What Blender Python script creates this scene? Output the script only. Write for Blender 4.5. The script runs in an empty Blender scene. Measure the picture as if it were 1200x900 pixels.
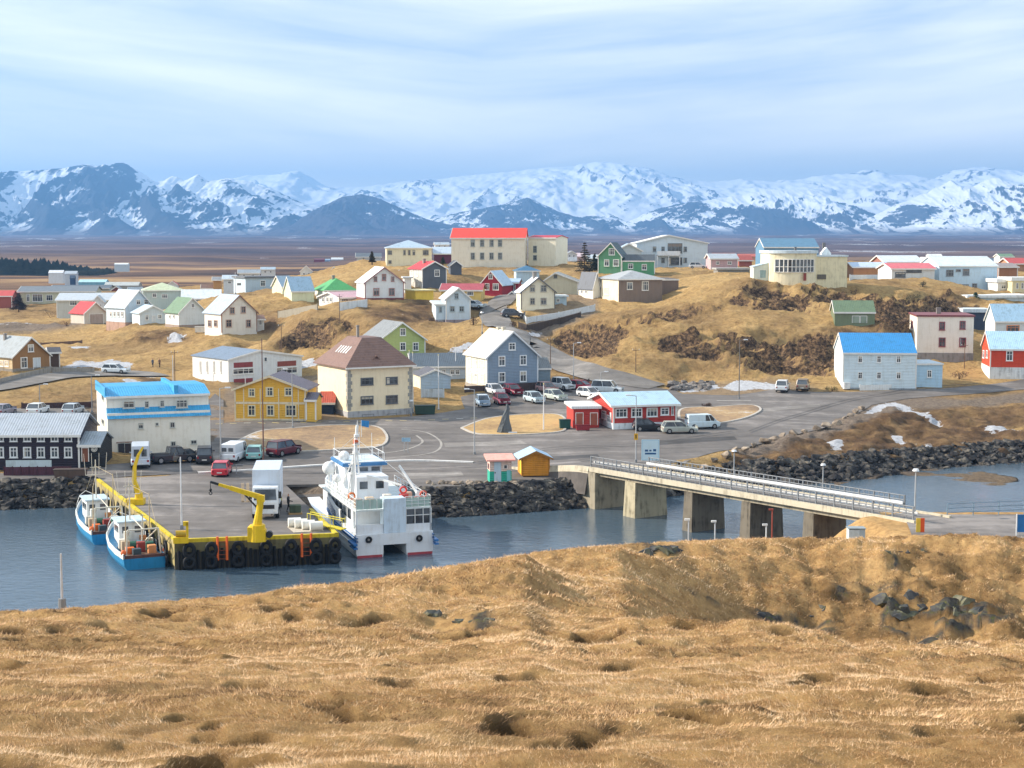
import bpy, bmesh, math, random
import numpy as np
from mathutils import Vector, Matrix
random.seed(7)
scene = bpy.context.scene
R = math.radians
# ------------------------------------------------------------------ camera
F = 1820.0; HC = 26.5; PITCH = math.atan(167.0 / F)
cd = bpy.data.cameras.new('camera'); cam = bpy.data.objects.new('camera', cd)
scene.collection.objects.link(cam); scene.camera = cam
cam.location = (0, 0, HC); cam.rotation_euler = (R(90) - PITCH, 0, 0)
cd.sensor_width = 36; cd.lens = 36 * F / 1200.0; cd.clip_start = 0.3; cd.clip_end = 60000
# ------------------------------------------------------------------ light
SUN_EL, SUN_AZ = 28.0, -80.0          # azimuth measured from +Y towards +X
w = bpy.data.worlds.new('World'); scene.world = w; w.use_nodes = True
nt = w.node_tree; nt.nodes.clear()
def N(t, typ, **kw):
    n = t.nodes.new(typ)
    for k, v in kw.items(): setattr(n, k, v)
    return n
def mth(t, op, a, b=None, clamp=False):
    n = t.nodes.new('ShaderNodeMath'); n.operation = op; n.use_clamp = clamp
    for i, s in enumerate((a, b)):
        if s is None: continue
        if isinstance(s, (int, float)): n.inputs[i].default_value = s
        else: t.links.new(s, n.inputs[i])
    return n.outputs[0]
def mixc(t, f, a, b):
    n = t.nodes.new('ShaderNodeMix'); n.data_type = 'RGBA'
    for i, s in ((0, f), (6, a), (7, b)):
        if isinstance(s, (int, float)): n.inputs[i].default_value = s
        elif isinstance(s, tuple): n.inputs[i].default_value = (*s[:3], 1)
        else: t.links.new(s, n.inputs[i])
    return n.outputs[2]
def ramp(t, f, stops):
    n = t.nodes.new('ShaderNodeValToRGB'); cr = n.color_ramp
    while len(cr.elements) < len(stops): cr.elements.new(0.5)
    for e, (p, c) in zip(cr.elements, stops):
        e.position = p; e.color = (*c, 1) if isinstance(c, tuple) else (c, c, c, 1)
    t.links.new(f, n.inputs[0]); return n.outputs[0]
def noise(t, vec, scale, detail=4, rough=0.55, dist=0.0):
    n = t.nodes.new('ShaderNodeTexNoise'); n.inputs['Scale'].default_value = scale
    n.inputs['Detail'].default_value = detail; n.inputs['Roughness'].default_value = rough
    n.inputs['Distortion'].default_value = dist
    if vec is not None: t.links.new(vec, n.inputs['Vector'])
    return n.outputs[0]
def mapping(t, vec, scale=(1, 1, 1), loc=(0, 0, 0), rot=(0, 0, 0)):
    n = t.nodes.new('ShaderNodeMapping'); n.inputs['Scale'].default_value = scale
    n.inputs['Location'].default_value = loc; n.inputs['Rotation'].default_value = rot
    t.links.new(vec, n.inputs['Vector']); return n.outputs[0]
sky = N(nt, 'ShaderNodeTexSky', sky_type='NISHITA'); sky.sun_disc = False
sky.sun_elevation = R(SUN_EL); sky.sun_rotation = R(SUN_AZ); sky.air_density = 1.0; sky.dust_density = 1.0
SKYS = 0.115
tc = N(nt, 'ShaderNodeTexCoord')
sp = N(nt, 'ShaderNodeSeparateXYZ'); nt.links.new(tc.outputs['Generated'], sp.inputs[0])
# thin streaky cloud, read straight from the view direction
def lin(a, b, c): return mth(nt, 'ADD', mth(nt, 'ADD', mth(nt, 'MULTIPLY', sp.outputs[0], a), mth(nt, 'MULTIPLY', sp.outputs[1], b)), mth(nt, 'MULTIPLY', sp.outputs[2], c))
def dirv(X, Y_, Z_=0.0):
    cb = N(nt, 'ShaderNodeCombineXYZ')
    for i_, q in enumerate((X, Y_)): nt.links.new(q, cb.inputs[i_])
    cb.inputs[2].default_value = Z_; return cb.outputs[0]
bend = mth(nt, 'MULTIPLY', mth(nt, 'ABSOLUTE', mth(nt, 'ADD', sp.outputs[0], 0.02)), -0.08)
zz = mth(nt, 'ADD', sp.outputs[2], bend)
n1 = noise(nt, dirv(mth(nt, 'MULTIPLY', sp.outputs[0], 2.0), mth(nt, 'MULTIPLY', zz, 19.0), 1.3), 1.0, 5, 0.5, 0.45)
n2 = noise(nt, dirv(mth(nt, 'MULTIPLY', sp.outputs[0], 7.0), mth(nt, 'MULTIPLY', zz, 60.0), 4.3), 1.0, 7, 0.62, 0.7)
nn = mth(nt, 'ADD', mth(nt, 'MULTIPLY', n1, 0.82), mth(nt, 'MULTIPLY', n2, 0.18))
cloud = ramp(nt, nn, [(0.36, (3.2, 4.0, 4.9)), (0.46, (4.2, 4.9, 5.6)), (0.54, (5.7, 6.1, 6.4)), (0.66, (7.8, 7.8, 7.6))])
low = ramp(nt, mth(nt, 'ABSOLUTE', sp.outputs[2]), [(0.0, 1.0), (0.05, 0.75), (0.10, 0.0)])
cloud = mixc(nt, mth(nt, 'MULTIPLY', low, 0.75), cloud, (9.6, 8.9, 7.1))
cov = mth(nt, 'ADD', 0.90, mth(nt, 'MULTIPLY', nn, 0.1))
col = mixc(nt, cov, sky.outputs[0], cloud)
bg = N(nt, 'ShaderNodeBackground'); bg.inputs[1].default_value = SKYS
nt.links.new(col, bg.inputs[0]); wo = N(nt, 'ShaderNodeOutputWorld'); nt.links.new(bg.outputs[0], wo.inputs[0])
sd = bpy.data.lights.new('sun', 'SUN'); sd.energy = 5.0; sd.angle = R(0.6); sd.color = (1.0, 0.87, 0.72)
sun = bpy.data.objects.new('sun', sd); scene.collection.objects.link(sun)
sdir = Vector((math.cos(R(SUN_EL)) * math.sin(R(SUN_AZ)), math.cos(R(SUN_EL)) * math.cos(R(SUN_AZ)), math.sin(R(SUN_EL))))
sun.rotation_euler = sdir.to_track_quat('Z', 'Y').to_euler()
vs = scene.view_settings; vs.view_transform = 'Standard'; vs.look = 'None'; vs.exposure = 0.70; vs.gamma = 1.0; vs.use_curve_mapping = False
# ------------------------------------------------------------------ pixel helpers: photo pixel + distance -> place in the world
ct, st_ = math.cos(PITCH), math.sin(PITCH)
def ray(u, v):
    a = (u - 600) / F; b = -(v - 450) / F
    y = ct + b * st_; z = -st_ + b * ct
    return a / y, z / y              # x and z gained per metre of Y
def zof(v, Y, u=600): return HC + ray(u, v)[1] * Y
def pt(u, v, Y):
    a, b = ray(u, v); return Vector((a * Y, Y, HC + b * Y))
def atz(u, v, z):
    a, b = ray(u, v); Y = (z - HC) / b; return Vector((a * Y, Y, z))
def proj(x, y, z):
    dz = z - HC; d = y * ct - dz * st_; up = y * st_ + dz * ct
    return 600 + F * x / d, 450 - F * up / d
# ------------------------------------------------------------------ numpy noise
def _h(ix, iy, s):
    n = (ix * 374761393 + iy * 668265263 + s * 974634777) & 0xFFFFFFFF
    n = ((n ^ (n >> 13)) * 1274126177) & 0xFFFFFFFF
    return ((n ^ (n >> 16)) & 0xFFFF) / 65535.0
def vn(x, y, s=0):
    ix = np.floor(x).astype(np.int64); iy = np.floor(y).astype(np.int64)
    fx = x - ix; fy = y - iy; fx = fx * fx * fx * (fx * (fx * 6 - 15) + 10); fy = fy * fy * fy * (fy * (fy * 6 - 15) + 10)
    a = _h(ix, iy, s); b = _h(ix + 1, iy, s); c = _h(ix, iy + 1, s); d = _h(ix + 1, iy + 1, s)
    return (a + (b - a) * fx) * (1 - fy) + (c + (d - c) * fx) * fy
def fbm(x, y, o=5, s=0, g=0.5):
    r = 0; a = 1; t = 0
    for i in range(o):
        cs, sn = math.cos(i * 1.1 + .3), math.sin(i * 1.1 + .3)
        r = r + a * vn((x * cs - y * sn) * 2 ** i, (x * sn + y * cs) * 2 ** i, s + i * 7); t += a; a *= g
    return r / t
def ridged(x, y, o=5, s=0, g=0.5):
    r = 0; a = 1; t = 0
    for i in range(o):
        cs, sn = math.cos(i * 1.3 + .2), math.sin(i * 1.3 + .2)
        q = 1 - np.abs(2 * vn((x * cs - y * sn) * 2 ** i, (x * sn + y * cs) * 2 ** i, s + i * 5) - 1)
        r = r + a * q * q; t += a; a *= g
    return r / t
def sstep(a, b, x):
    t = np.clip((x - a) / (b - a), 0, 1); return t * t * (3 - 2 * t)
# ------------------------------------------------------------------ object helpers
C = scene.collection
def link(name, me, mats=(), parent=None, loc=None, rz=None):
    o = bpy.data.objects.new(name, me); C.objects.link(o)
    if me is not None:
        for m in (mats if isinstance(mats, (list, tuple)) else [mats]): me.materials.append(m)
    if parent is not None: o.parent = parent
    if loc is not None: o.location = loc
    if rz is not None: o.rotation_euler = (0, 0, rz)
    return o
def tag(o, label=None, cat=None, group=None, kind=None):
    if label: o['label'] = label
    if cat: o['category'] = cat
    if group: o['group'] = group
    if kind: o['kind'] = kind
    return o
def thing(name, label, cat, loc=(0, 0, 0), rz=0, group=None):
    return tag(link(name, None, (), None, loc, rz), label, cat, group)
class MB:
    """collects faces of one mesh"""
    def __init__(s): s.v = []; s.f = []; s.m = []; s.mi = 0
    def add(s, vs, fs):
        b = len(s.v); s.v += [tuple(p) for p in vs]; s.f += [tuple(b + i for i in f) for f in fs]; s.m += [s.mi] * len(fs); return s
    def box(s, x0, x1, y0, y1, z0, z1):
        return s.add([(x0, y0, z0), (x1, y0, z0), (x1, y1, z0), (x0, y1, z0), (x0, y0, z1), (x1, y0, z1), (x1, y1, z1), (x0, y1, z1)],
                     [(0, 3, 2, 1), (4, 5, 6, 7), (0, 1, 5, 4), (1, 2, 6, 5), (2, 3, 7, 6), (3, 0, 4, 7)])
    def prism(s, poly, ax, a, b):
        """poly: 2D outline; ax: axis it is extruded on; coordinates of the outline fill the other two axes in order"""
        n = len(poly); vs = []
        for t in (a, b):
            for p, q in poly:
                vs.append({'x': (t, p, q), 'y': (p, t, q), 'z': (p, q, t)}[ax])
        fs = [tuple(range(n)), tuple(range(2 * n - 1, n - 1, -1))] + [(i, i + n, (i + 1) % n + n, (i + 1) % n) for i in range(n)]
        return s.add(vs, fs)
    def tube(s, a, b, r0, r1=None, n=8, cap=True):
        r1 = r0 if r1 is None else r1; a = Vector(a); b = Vector(b); d = (b - a).normalized()
        t = Vector((0, 0, 1)) if abs(d.z) < 0.9 else Vector((1, 0, 0)); p = d.cross(t).normalized(); q = d.cross(p)
        vs = []
        for c, r in ((a, r0), (b, r1)):
            for i in range(n):
                an = 2 * math.pi * i / n; vs.append(c + p * (r * math.cos(an)) + q * (r * math.sin(an)))
        fs = [(i, (i + 1) % n, (i + 1) % n + n, i + n) for i in range(n)]
        if cap: fs += [tuple(range(n - 1, -1, -1)), tuple(range(n, 2 * n))]
        return s.add(vs, fs)
    def path(s, pts, r, n=6):
        for a, b in zip(pts[:-1], pts[1:]): s.tube(a, b, r, r, n)
        return s
    def ring(s, c, rmaj, rmin, axis='y', n=14, m=7):
        vs = []; c = Vector(c)
        for i in range(n):
            A = 2 * math.pi * i / n
            for j in range(m):
                B = 2 * math.pi * j / m; rr = rmaj + rmin * math.cos(B); h = rmin * math.sin(B)
                p = {'y': (rr * math.cos(A), h, rr * math.sin(A)), 'x': (h, rr * math.cos(A), rr * math.sin(A)), 'z': (rr * math.cos(A), rr * math.sin(A), h)}[axis]
                vs.append(c + Vector(p))
        fs = [(i * m + j, i * m + (j + 1) % m, ((i + 1) % n) * m + (j + 1) % m, ((i + 1) % n) * m + j) for i in range(n) for j in range(m)]
        return s.add(vs, fs)
    def ball(s, c, r, sx=1, sy=1, sz=1, n=10, m=6):
        vs = [(c[0], c[1], c[2] - r * sz)]
        for j in range(1, m):
            B = -math.pi / 2 + math.pi * j / m
            for i in range(n):
                A = 2 * math.pi * i / n
                vs.append((c[0] + r * sx * math.cos(B) * math.cos(A), c[1] + r * sy * math.cos(B) * math.sin(A), c[2] + r * sz * math.sin(B)))
        vs.append((c[0], c[1], c[2] + r * sz)); L = len(vs) - 1
        fs = [(0, 1 + (i + 1) % n, 1 + i) for i in range(n)]
        for j in range(m - 2):
            for i in range(n):
                a = 1 + j * n + i; b = 1 + j * n + (i + 1) % n; fs.append((a, b, b + n, a + n))
        fs += [(L, 1 + (m - 2) * n + i, 1 + (m - 2) * n + (i + 1) % n) for i in range(n)]
        return s.add(vs, fs)
    def loft(s, secs, cap=True):
        n = len(secs[0]); vs = [p for q in secs for p in q]; fs = []
        for k in range(len(secs) - 1):
            for i in range(n):
                a = k * n + i; b = k * n + (i + 1) % n; fs.append((a, b, b + n, a + n))
        if cap: fs += [tuple(range(n - 1, -1, -1)), tuple(range((len(secs) - 1) * n, len(secs) * n))]
        return s.add(vs, fs)
    def build(s, name, mat, parent=None, smooth=False, bevel=0, loc=None, rz=None):
        me = bpy.data.meshes.new(name); me.from_pydata(s.v, [], s.f)
        bm = bmesh.new(); bm.from_mesh(me); bmesh.ops.recalc_face_normals(bm, faces=bm.faces[:])
        if bevel: 
            bmesh.ops.remove_doubles(bm, verts=bm.verts[:], dist=1e-4)
            bmesh.ops.bevel(bm, geom=[e for e in bm.edges if e.is_manifold and e.calc_face_angle(0) > 0.6], offset=bevel, segments=2, affect='EDGES', profile=0.6)
        bm.to_mesh(me); bm.free()
        if not bevel and s.mi: 
            for p, k in zip(me.polygons, s.m): p.material_index = k
        if smooth:
            for p in me.polygons: p.use_smooth = True
        return link(name, me, mat, parent, loc, rz)
# ------------------------------------------------------------------ materials
def srgb(c):
    if isinstance(c, str): c = tuple(int(c[i:i + 2], 16) / 255 for i in (0, 2, 4))
    return tuple((x / 12.92 if x <= 0.04045 else ((x + 0.055) / 1.055) ** 2.4) for x in c)
_M = {}
def newmat(name):
    m = bpy.data.materials.new(name); m.use_nodes = True; t = m.node_tree
    b = t.nodes['Principled BSDF']; return m, t, b
def mat(c, rough=0.6, kind='plain', metal=0.0, dirt=0.12, spec=0.4):
    key = (c if isinstance(c, str) else tuple(c), rough, kind, metal, dirt)
    if key in _M: return _M[key]
    m, t, b = newmat(kind + '_' + str(len(_M))); c = srgb(c)
    b.inputs['Roughness'].default_value = rough; b.inputs['Metallic'].default_value = metal
    b.inputs['Specular IOR Level'].default_value = spec
    tc = N(t, 'ShaderNodeTexCoord'); P = tc.outputs['Object']
    n = noise(t, P, 0.9, 6, 0.65)
    n2 = noise(t, mapping(t, P, (2.2, 2.2, 0.25)), 1.5, 5, 0.6)
    f = mth(t, 'ADD', mth(t, 'MULTIPLY', n, 0.5), mth(t, 'MULTIPLY', n2, 0.5))
    dk = tuple(x * (1 - 2.6 * dirt) * y for x, y in zip(c, (1, 0.97, 0.92))); lt = tuple(min(1, x * (1 + 0.6 * dirt)) for x in c)
    col = ramp(t, f, [(0.32, dk), (0.5, c), (0.68, lt)])
    if kind != 'plain':
        wv = N(t, 'ShaderNodeTexWave'); wv.wave_type = 'BANDS'
        ax = {'corrx': 'X', 'corry': 'Y', 'siding': 'Z', 'vert': 'X', 'boards': 'Z'}[kind]; wv.bands_direction = ax
        wv.inputs['Scale'].default_value = {'corrx': 1.1, 'corry': 1.1, 'siding': 1.4, 'vert': 1.2, 'boards': 1.6}[kind]
        wv.inputs['Distortion'].default_value = 0.05
        t.links.new(P, wv.inputs['Vector'])
        bp = N(t, 'ShaderNodeBump'); bp.inputs['Strength'].default_value = 0.5; bp.inputs['Distance'].default_value = 0.06
        t.links.new(wv.outputs['Fac'], bp.inputs['Height']); t.links.new(bp.outputs[0], b.inputs['Normal'])
        seam = ramp(t, wv.outputs['Fac'], [(0.0, 0.80), (0.22, 1.0)])
        mx = N(t, 'ShaderNodeMix', data_type='RGBA', blend_type='MULTIPLY'); mx.inputs[0].default_value = 0.7
        t.links.new(col, mx.inputs[6]); t.links.new(seam, mx.inputs[7]); col = mx.outputs[2]
    t.links.new(col, b.inputs['Base Color']); _M[key] = m; return m
def glass():
    if 'glass' in _M: return _M['glass']
    m, t, b = newmat('window_glass'); b.inputs['Roughness'].default_value = 0.12
    tc = N(t, 'ShaderNodeTexCoord'); n = noise(t, tc.outputs['Object'], 0.7, 2)
    t.links.new(ramp(t, n, [(0.4, (0.02, 0.026, 0.035)), (0.62, (0.10, 0.12, 0.14))]), b.inputs['Base Color'])
    b.inputs['Specular IOR Level'].default_value = 0.7; _M['glass'] = m; return m
WHITE = 'd9d8d2'
# ------------------------------------------------------------------ the buildings, measured: a table first because the ground is fitted under them
HT = []
def H(label, Y, u0, u1, vb, ve, vr, roof='gy', th=18, us=None, ur=None, D=7, wall=WHITE, side=None, rc='8f979c', trim=None,
      wins=(), lw=(), rw=(), frame='e6e6e2', over=0.35, plinth=None, ax=0.5, name='house', cat='house', group=None, kind='siding', chim=(), doors=(), attic=None, ctl=True, vt=None, ridge=None):
    d = dict(locals()); HT.append(d); return d
TOWN = 'wooden and corrugated houses of the town'
# left
H('brown timber house with a grey roof and white attic window at the left edge', 248, 15, 58, 436, 418, 397, th=22, us=-34, wall='9a7448', side='c9b48c', rc='9aa3a8', kind='boards',
  wins=[(28, 425, 8, 13), (36, 408, 7, 9)], doors=[(43, 426, 9, 13, 'c8d2d8')], lw=[(2, 426, 5, 7), (8, 426, 5, 7), (-8, 426, 5, 7)], chim=[(23, 393, 3, 5)], plinth=(0.5, '8a8378'))
H('small dark shed leaning on the brown timber house', 256, 59, 70, 432, 413, 408, 'gx', th=22, D=4, wall='5b4636', rc='4a4a50', name='shed', cat='shed')
H('long low cream building with tall windows under a dark grey roof, far left', 425, 22, 112, 357, 342, 336, 'gx', th=8, D=14, wall='c9cbb2', rc='6f7880', name='hall', cat='building',
  wins=[(44, 349, 12, 9), (33, 349, 4, 9), (58, 349, 8, 7)])
H('red house end half hidden by the dark tree at the far left', 415, -12, 14, 362, 347, 341, 'gx', th=8, D=8, wall='a05a4e', rc='c2504a')
H('white flat office building with one dark window behind the red roofed garage', 372, 67, 140, 373, 352, 344, 'gx', th=6, D=13, wall='c3c7c2', rc='b9c3cc', name='office_building', cat='building', wins=[(86, 355, 9, 6)])
H('low house with bright red roofs and a white garage gable', 335, 99, 125, 381, 367, 355, 'gy', th=16, us=83, wall='cfc6b8', rc='c23a3e', D=9, doors=[(113, 374, 17, 12, 'a8978c')], plinth=(0.3, '8a8378'))
H('tall white house with a pale metal roof and row of brick base windows', 320, 147, 179, 383, 360, 341, 'gy', th=24, us=125, wall='a9cbe2', side='e9ecec', rc='c3d3e2', wins=[(162, 354, 5, 6), (171, 354, 5, 6)],
  lw=[(130, 368, 2.6, 6), (134.5, 368, 2.6, 6), (139, 368, 2.6, 6), (143.5, 368, 2.6, 6)], plinth=(0.9, 'b09282'), attic=[(143, 351, 5)])
H('small pale blue annex house with a low gable beside the tall white house', 314, 164, 195, 380, 367, 359, 'gy', th=20, us=155, wall='b4cbd9', side='e4e6e6', rc='b8cfe2', wins=[(172, 372, 4, 6), (187, 371, 5, 5)], doors=[(180, 374, 3, 7, 'd0d6da')])
H('pale green house with a wide hipped roof behind the tall white house', 365, 168, 214, 366, 341, 332, 'hip', th=14, D=10, wall='bccdc9', rc='c3cfae', wins=[(181, 346, 5, 5), (193, 347, 7, 5), (178, 359, 5, 5)])
H('plain white gabled house with a green roof slope', 306, 210, 241, 384, 366, 350, 'gy', th=22, us=194, wall='c6d5da', side='ecebe4', rc='69876a', wins=[(226, 358, 4, 5)], lw=[(199, 371, 2, 4), (204, 371, 2, 4)], plinth=(0.5, '9c8c80'))
H('long low building with a snow pale roof behind the green roofed gable', 360, 214, 258, 362, 350, 340, 'gx', th=10, D=10, wall='a9b6bf', rc='d3dce2', name='workshop', cat='building')
H('white gabled house with brown trimmed eaves and a pale blue roof above the white hall', 288, 260, 301, 390, 367, 347, 'gy', th=20, us=240, wall='d6d3cc', side='ebe9df', rc='a9bdd2', trim='8a6656', wins=[(272, 364, 6, 8), (285, 363, 6, 8), (268, 379, 7, 9), (291, 379, 6, 9)],
  lw=[(246, 379, 4, 8), (253, 379, 4, 8)], frame='b39a8e')
H('narrow brown roofed porch on the brown trimmed white house', 294, 302, 309, 390, 374, 370, 'gx', th=20, D=3.5, wall='d6d3cc', rc='8a6a58', name='porch', cat='porch', wins=[(305, 378, 4, 6)])
H('large low white hall with maroon panels on its wide gable', 238, 268, 354, 449, 422, 413, 'gy', th=14, us=226, wall='cfd8df', side='f0efea', rc='77889c', over=0.2, ax=0.42, name='hall', cat='building', kind='vert',
  wins=[(285, 435, 25, 7), (336, 434, 25, 8)], lw=[(235, 430, 1.5, 14), (243, 430, 1.5, 14), (251, 430, 1.5, 14), (259, 430, 1.5, 14)], doors=[(285, 427.5, 25, 6, '8c3f40'), (285, 446, 25, 5, '8c3f40'), (336, 426, 25, 6, '8c4a40'), (311, 421, 3, 4, '44505a')])
H('pale blue boxy house with a dark flat roof edge left of the cream twin gables', 345, 288, 321, 347, 326, 324, 'flat', th=10, us=274, wall='bcd0dd', rc='6b7076', wins=[(308, 332, 6, 7), (280, 333, 5, 3)], ctl=False)
H('cream green house with a pointed lit gable under a pale blue roof', 322, 342, 368, 354, 341, 325, 'gx', th=16, us=333, wall='c4d0b6', side='e9e5bd', rc='9fbbd0', over=0.2, kind='plain')
H('cream house with a steep lit gable and grey roof, left of its twin gable', 330, 331, 345, 356, 336, 324, 'gx', th=18, us=319, wall='c8d2b8', side='e9e5bd', rc='9fb3c2', over=0.2, kind='plain', ctl=False)
H('white house with a bright green hipped roof', 322, 381, 417, 360, 341, 327, 'hip', th=20, us=369, wall='d4d9d9', side='ece9e2', rc='54a564', lw=[(371, 347, 3, 5), (371, 357, 3, 4)], chim=[(400, 325, 3, 5)])
H('long low white house with a faded pink roof below the green hipped roof', 303, 398, 430, 362, 349, 343, 'gx', th=16, us=374, wall='d2dae0', side='efeee8', rc='cfaab2', D=9, lw=[(379, 351, 3, 6), (384, 351, 3, 6), (388, 351, 3, 6)], wins=[(404, 352, 8, 5)])
H('white gabled house with red brown window frames and a snow pale roof', 296, 428, 473, 353, 331, 314, 'gy', th=16, us=418, wall='cdd9e4', side='eceae4', rc='dfe6ea', trim='9c7474', frame='a8807c',
  wins=[(440, 327, 4, 6), (450, 325, 5, 8), (460, 327, 4, 6), (441, 342, 7, 9), (459, 342, 7, 9)], plinth=(0.6, '7a4a44'))
H('cream house with a shallow pale blue hipped roof on the ridge', 385, 453, 506, 312, 291, 282, 'hip', th=6, D=11, wall='e0dcc2', rc='a9bfd2', frame='8a8a84', wins=[(457, 296, 5, 5), (474, 296, 3, 6), (479.5, 296, 3, 6), (485, 296, 3, 6), (499, 296, 7, 6), (457, 307, 4, 4)])
H('slate grey gabled house with a red roof', 328, 495, 523, 338, 315, 307, 'gy', th=20, us=480, wall='5c646e', side='c9c8c2', rc='d0444a', wins=[(512, 320, 6, 8)], lw=[(483, 320, 2.5, 8), (489, 320, 2.5, 8), (483, 333, 2.5, 6), (489, 333, 2.5, 6)], chim=[(497, 305, 3, 4)])
H('tiny dark pointed hut beside the slate grey house', 340, 528, 541, 321, 311, 306, 'gy', th=12, D=3, wall='59606a', rc='4a4f57', name='hut', cat='hut')
H('small maroon building with a white roof left of the school', 392, 509, 530, 305, 297, 290, 'gx', th=4, D=6, wall='6e3e55', rc='b9cadd', ctl=False)
H('cream three storey school with a long bright red roof', 372, 529, 615, 314, 279, 268, 'gx', th=-3, ur=618, wall='e3ddcb', rc='d9412f', over=0.3, name='school_building', cat='school', kind='plain', D=11,
  wins=[(u, v, 5, 8) for u in (554, 565, 576, 586) for v in (285, 300)], frame='9aa3a0')
H('cream school wing with a red roof, right of the long red roofed school', 378, 619, 651, 312, 279, 276.5, 'gx', th=-14, ur=665, wall='e2dab8', side='e8e6df', rc='b93848', over=0.2, name='school_wing', cat='school', kind='plain', wins=[(627, 292, 4.5, 8), (627, 302, 4.5, 6)], frame='9aa3a0')
H('small red gabled house with white windows and a pale blue roof', 326, 563, 588, 346, 333, 318, 'gy', th=-16, ur=600, wall='a92f3d', rc='b4cde2', wins=[(575, 324, 5, 6), (570, 336, 7, 8), (581, 336, 7, 8)], frame='efece6', trim='e8e6e2')
H('low red annex beside the small red gabled house', 333, 588, 607, 344, 331, 327, 'gx', th=-8, D=5, wall='a03040', rc='a9c0d6', wins=[(593, 337, 2.5, 7), (598, 337, 2.5, 7), (603, 337, 2.5, 7)])
H('pale blue cottage with a dark blue hipped roof above the beige house', 340, 605, 632, 331, 318, 312, 'hip', th=4, D=7, wall='b8d0de', rc='3f6d8f', ctl=False)
H('beige two storey house with a white left roof slope beside the steep street', 283, 611, 650, 363, 342, 326, 'gy', th=12, us=605, wall='d8d3c0', side='eee8d0', rc='d5dee6', frame='a5a39a', plinth=None,
  wins=[(624, 338, 6, 8), (637, 338, 7, 8), (624, 353, 6, 8), (637, 353, 7, 8)], chim=[(628, 322, 4, 7)], trim='6a6a6c')
H('bright yellow flat roofed garage', 300, 487, 508, 354, 341, 340, 'flat', th=16, us=475, wall='e8c45c', side='f2d24e', rc='ece0a8', name='garage', cat='garage', kind='plain')
H('pale yellow cottage with a long maroon roof', 303, 517, 564, 354, 340, 333, 'gx', th=-4, D=8, wall='e3c878', rc='a84a52', wins=[(551, 343, 8, 7), (526, 346, 6, 5)])
H('tall narrow white gabled house on a grey plinth with a dark garage door', 283, 523, 551, 381, 350, 338, 'gy', th=10, D=8, wall='c9dbe8', rc='c9d3dc', ax=0.52, plinth=(1.0, '958d92'), frame='9db0b8',
  wins=[(535, 347, 5, 7), (530, 362, 6, 7), (541, 362, 6, 7)])
H('low lean-to wing of the tall narrow white house', 284, 511, 523, 381, 357, 353, 'shed', th=10, D=6, wall='c9dbe8', rc='c9d3dc', plinth=(1.0, '958d92'), frame='9db0b8', wins=[(516, 363, 4, 7)], doors=[(518, 378, 8, 5, '2c3338')], name='lean_to', cat='annex', ctl=False)
H('lime green gabled house with a broad grey roof', 246, 444, 498, 421, 399, 379, 'gy', th=17, us=424, wall='a3b676', side='b9c67e', rc='84898c', wins=[(472, 389, 7, 9), (472, 406, 7, 10), (487, 406, 7, 10)], frame='e4e6e0', trim='e0e4e0')
H('large cream house with grey quoined corners and a brown hipped roof', 205, 408, 483, 490, 432, 398, 'mans', th=9, us=373, wall='e3d3ae', side='f0e6cc', rc='7f6358', over=0.5, kind='plain', plinth=(0.85, 'a9adb2'), name='cream_house', cat='house',
  wins=[(430, 447, 15, 9), (459, 446, 14, 9), (430, 469, 15, 10), (459, 468, 14, 10), (431, 487, 14, 3.4), (459, 486.3, 12, 3.4)], frame='5f666c', chim=[(418, 387, 2.6, 12)])
H('yellow two storey house with white band courses and a low grey gable roof', 199, 276, 358, 493, 456, 441, 'gy', th=-4, ur=371, wall='dfb043', rc='6d6670', over=0.4, kind='siding', trim='d8cdb0', frame='ddd5b4',
  wins=[(295, 460, 8, 10), (316, 459, 9, 11), (338, 459, 9, 10), (295, 481, 9, 13), (317, 481, 9, 13), (341, 481, 13, 14)])
H('small yellow entrance annex with a grey roof right of the yellow house', 198, 359, 370, 492, 469, 461, 'gx', th=-4, ur=377, wall='e3b84c', side='d9b050', rc='6a646e', over=0.2, name='annex', cat='annex')
H('dark blue garage with a rusty red roof between the yellow and cream houses', 207, 377, 391, 486, 472, 460, 'gx', th=4, D=4.5, wall='25384f', rc='b5533f', over=0.25, name='garage', cat='garage', ctl=False)
H('black two storey timber house with two rows of white windows on the quay', 163, -45, 93, 552, 510, 486, 'gx', th=2, D=8.5, wall='2b2532', rc='a3adb8', over=0.3, kind='boards', frame='dfe3e4', ridge=4.2,
  wins=[(u, 514, 9, 7) for u in (-32, -16, 0, 16, 32, 48, 64, 80)] + [(u, 530, 9.5, 13) for u in (-32, -16, 0, 16, 32, 48, 64, 80)])
H('narrow black annex with a round white sign and a brown door', 163.5, 94, 117, 548, 522, 507, 'gx', th=2, D=6, wall='1e2227', rc='9ea9b2', over=0.2, kind='boards', name='annex', cat='annex', doors=[(100, 533, 7, 16, '7b4a34')])
H('white three storey building with a bright blue roof and blue skirt band', 172, 127, 247, 533, 467, 455, 'blue', th=6, us=115, wall='dcdcd2', side='f3efe2', rc='3f9fd2', over=0.1, kind='plain', name='harbour_building', cat='building', frame='b9bdb8',
  wins=[(151, 474, 14, 9), (213, 473, 14, 10), (172, 474, 5, 8), (190, 473, 5, 8), (165, 499, 6, 7), (184, 497, 3.4, 3.6), (202, 498, 6, 7), (203, 520, 6, 6), (227, 518, 7, 5)], lw=[(121, 466, 3, 7), (121, 494, 3, 7), (120, 512, 3, 6)],
  doors=[(142, 526, 7, 13, '33333a'), (150, 526, 7, 13, '3a3334'), (146, 518.4, 19, 1.8, '9a7d6c')])
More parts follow.
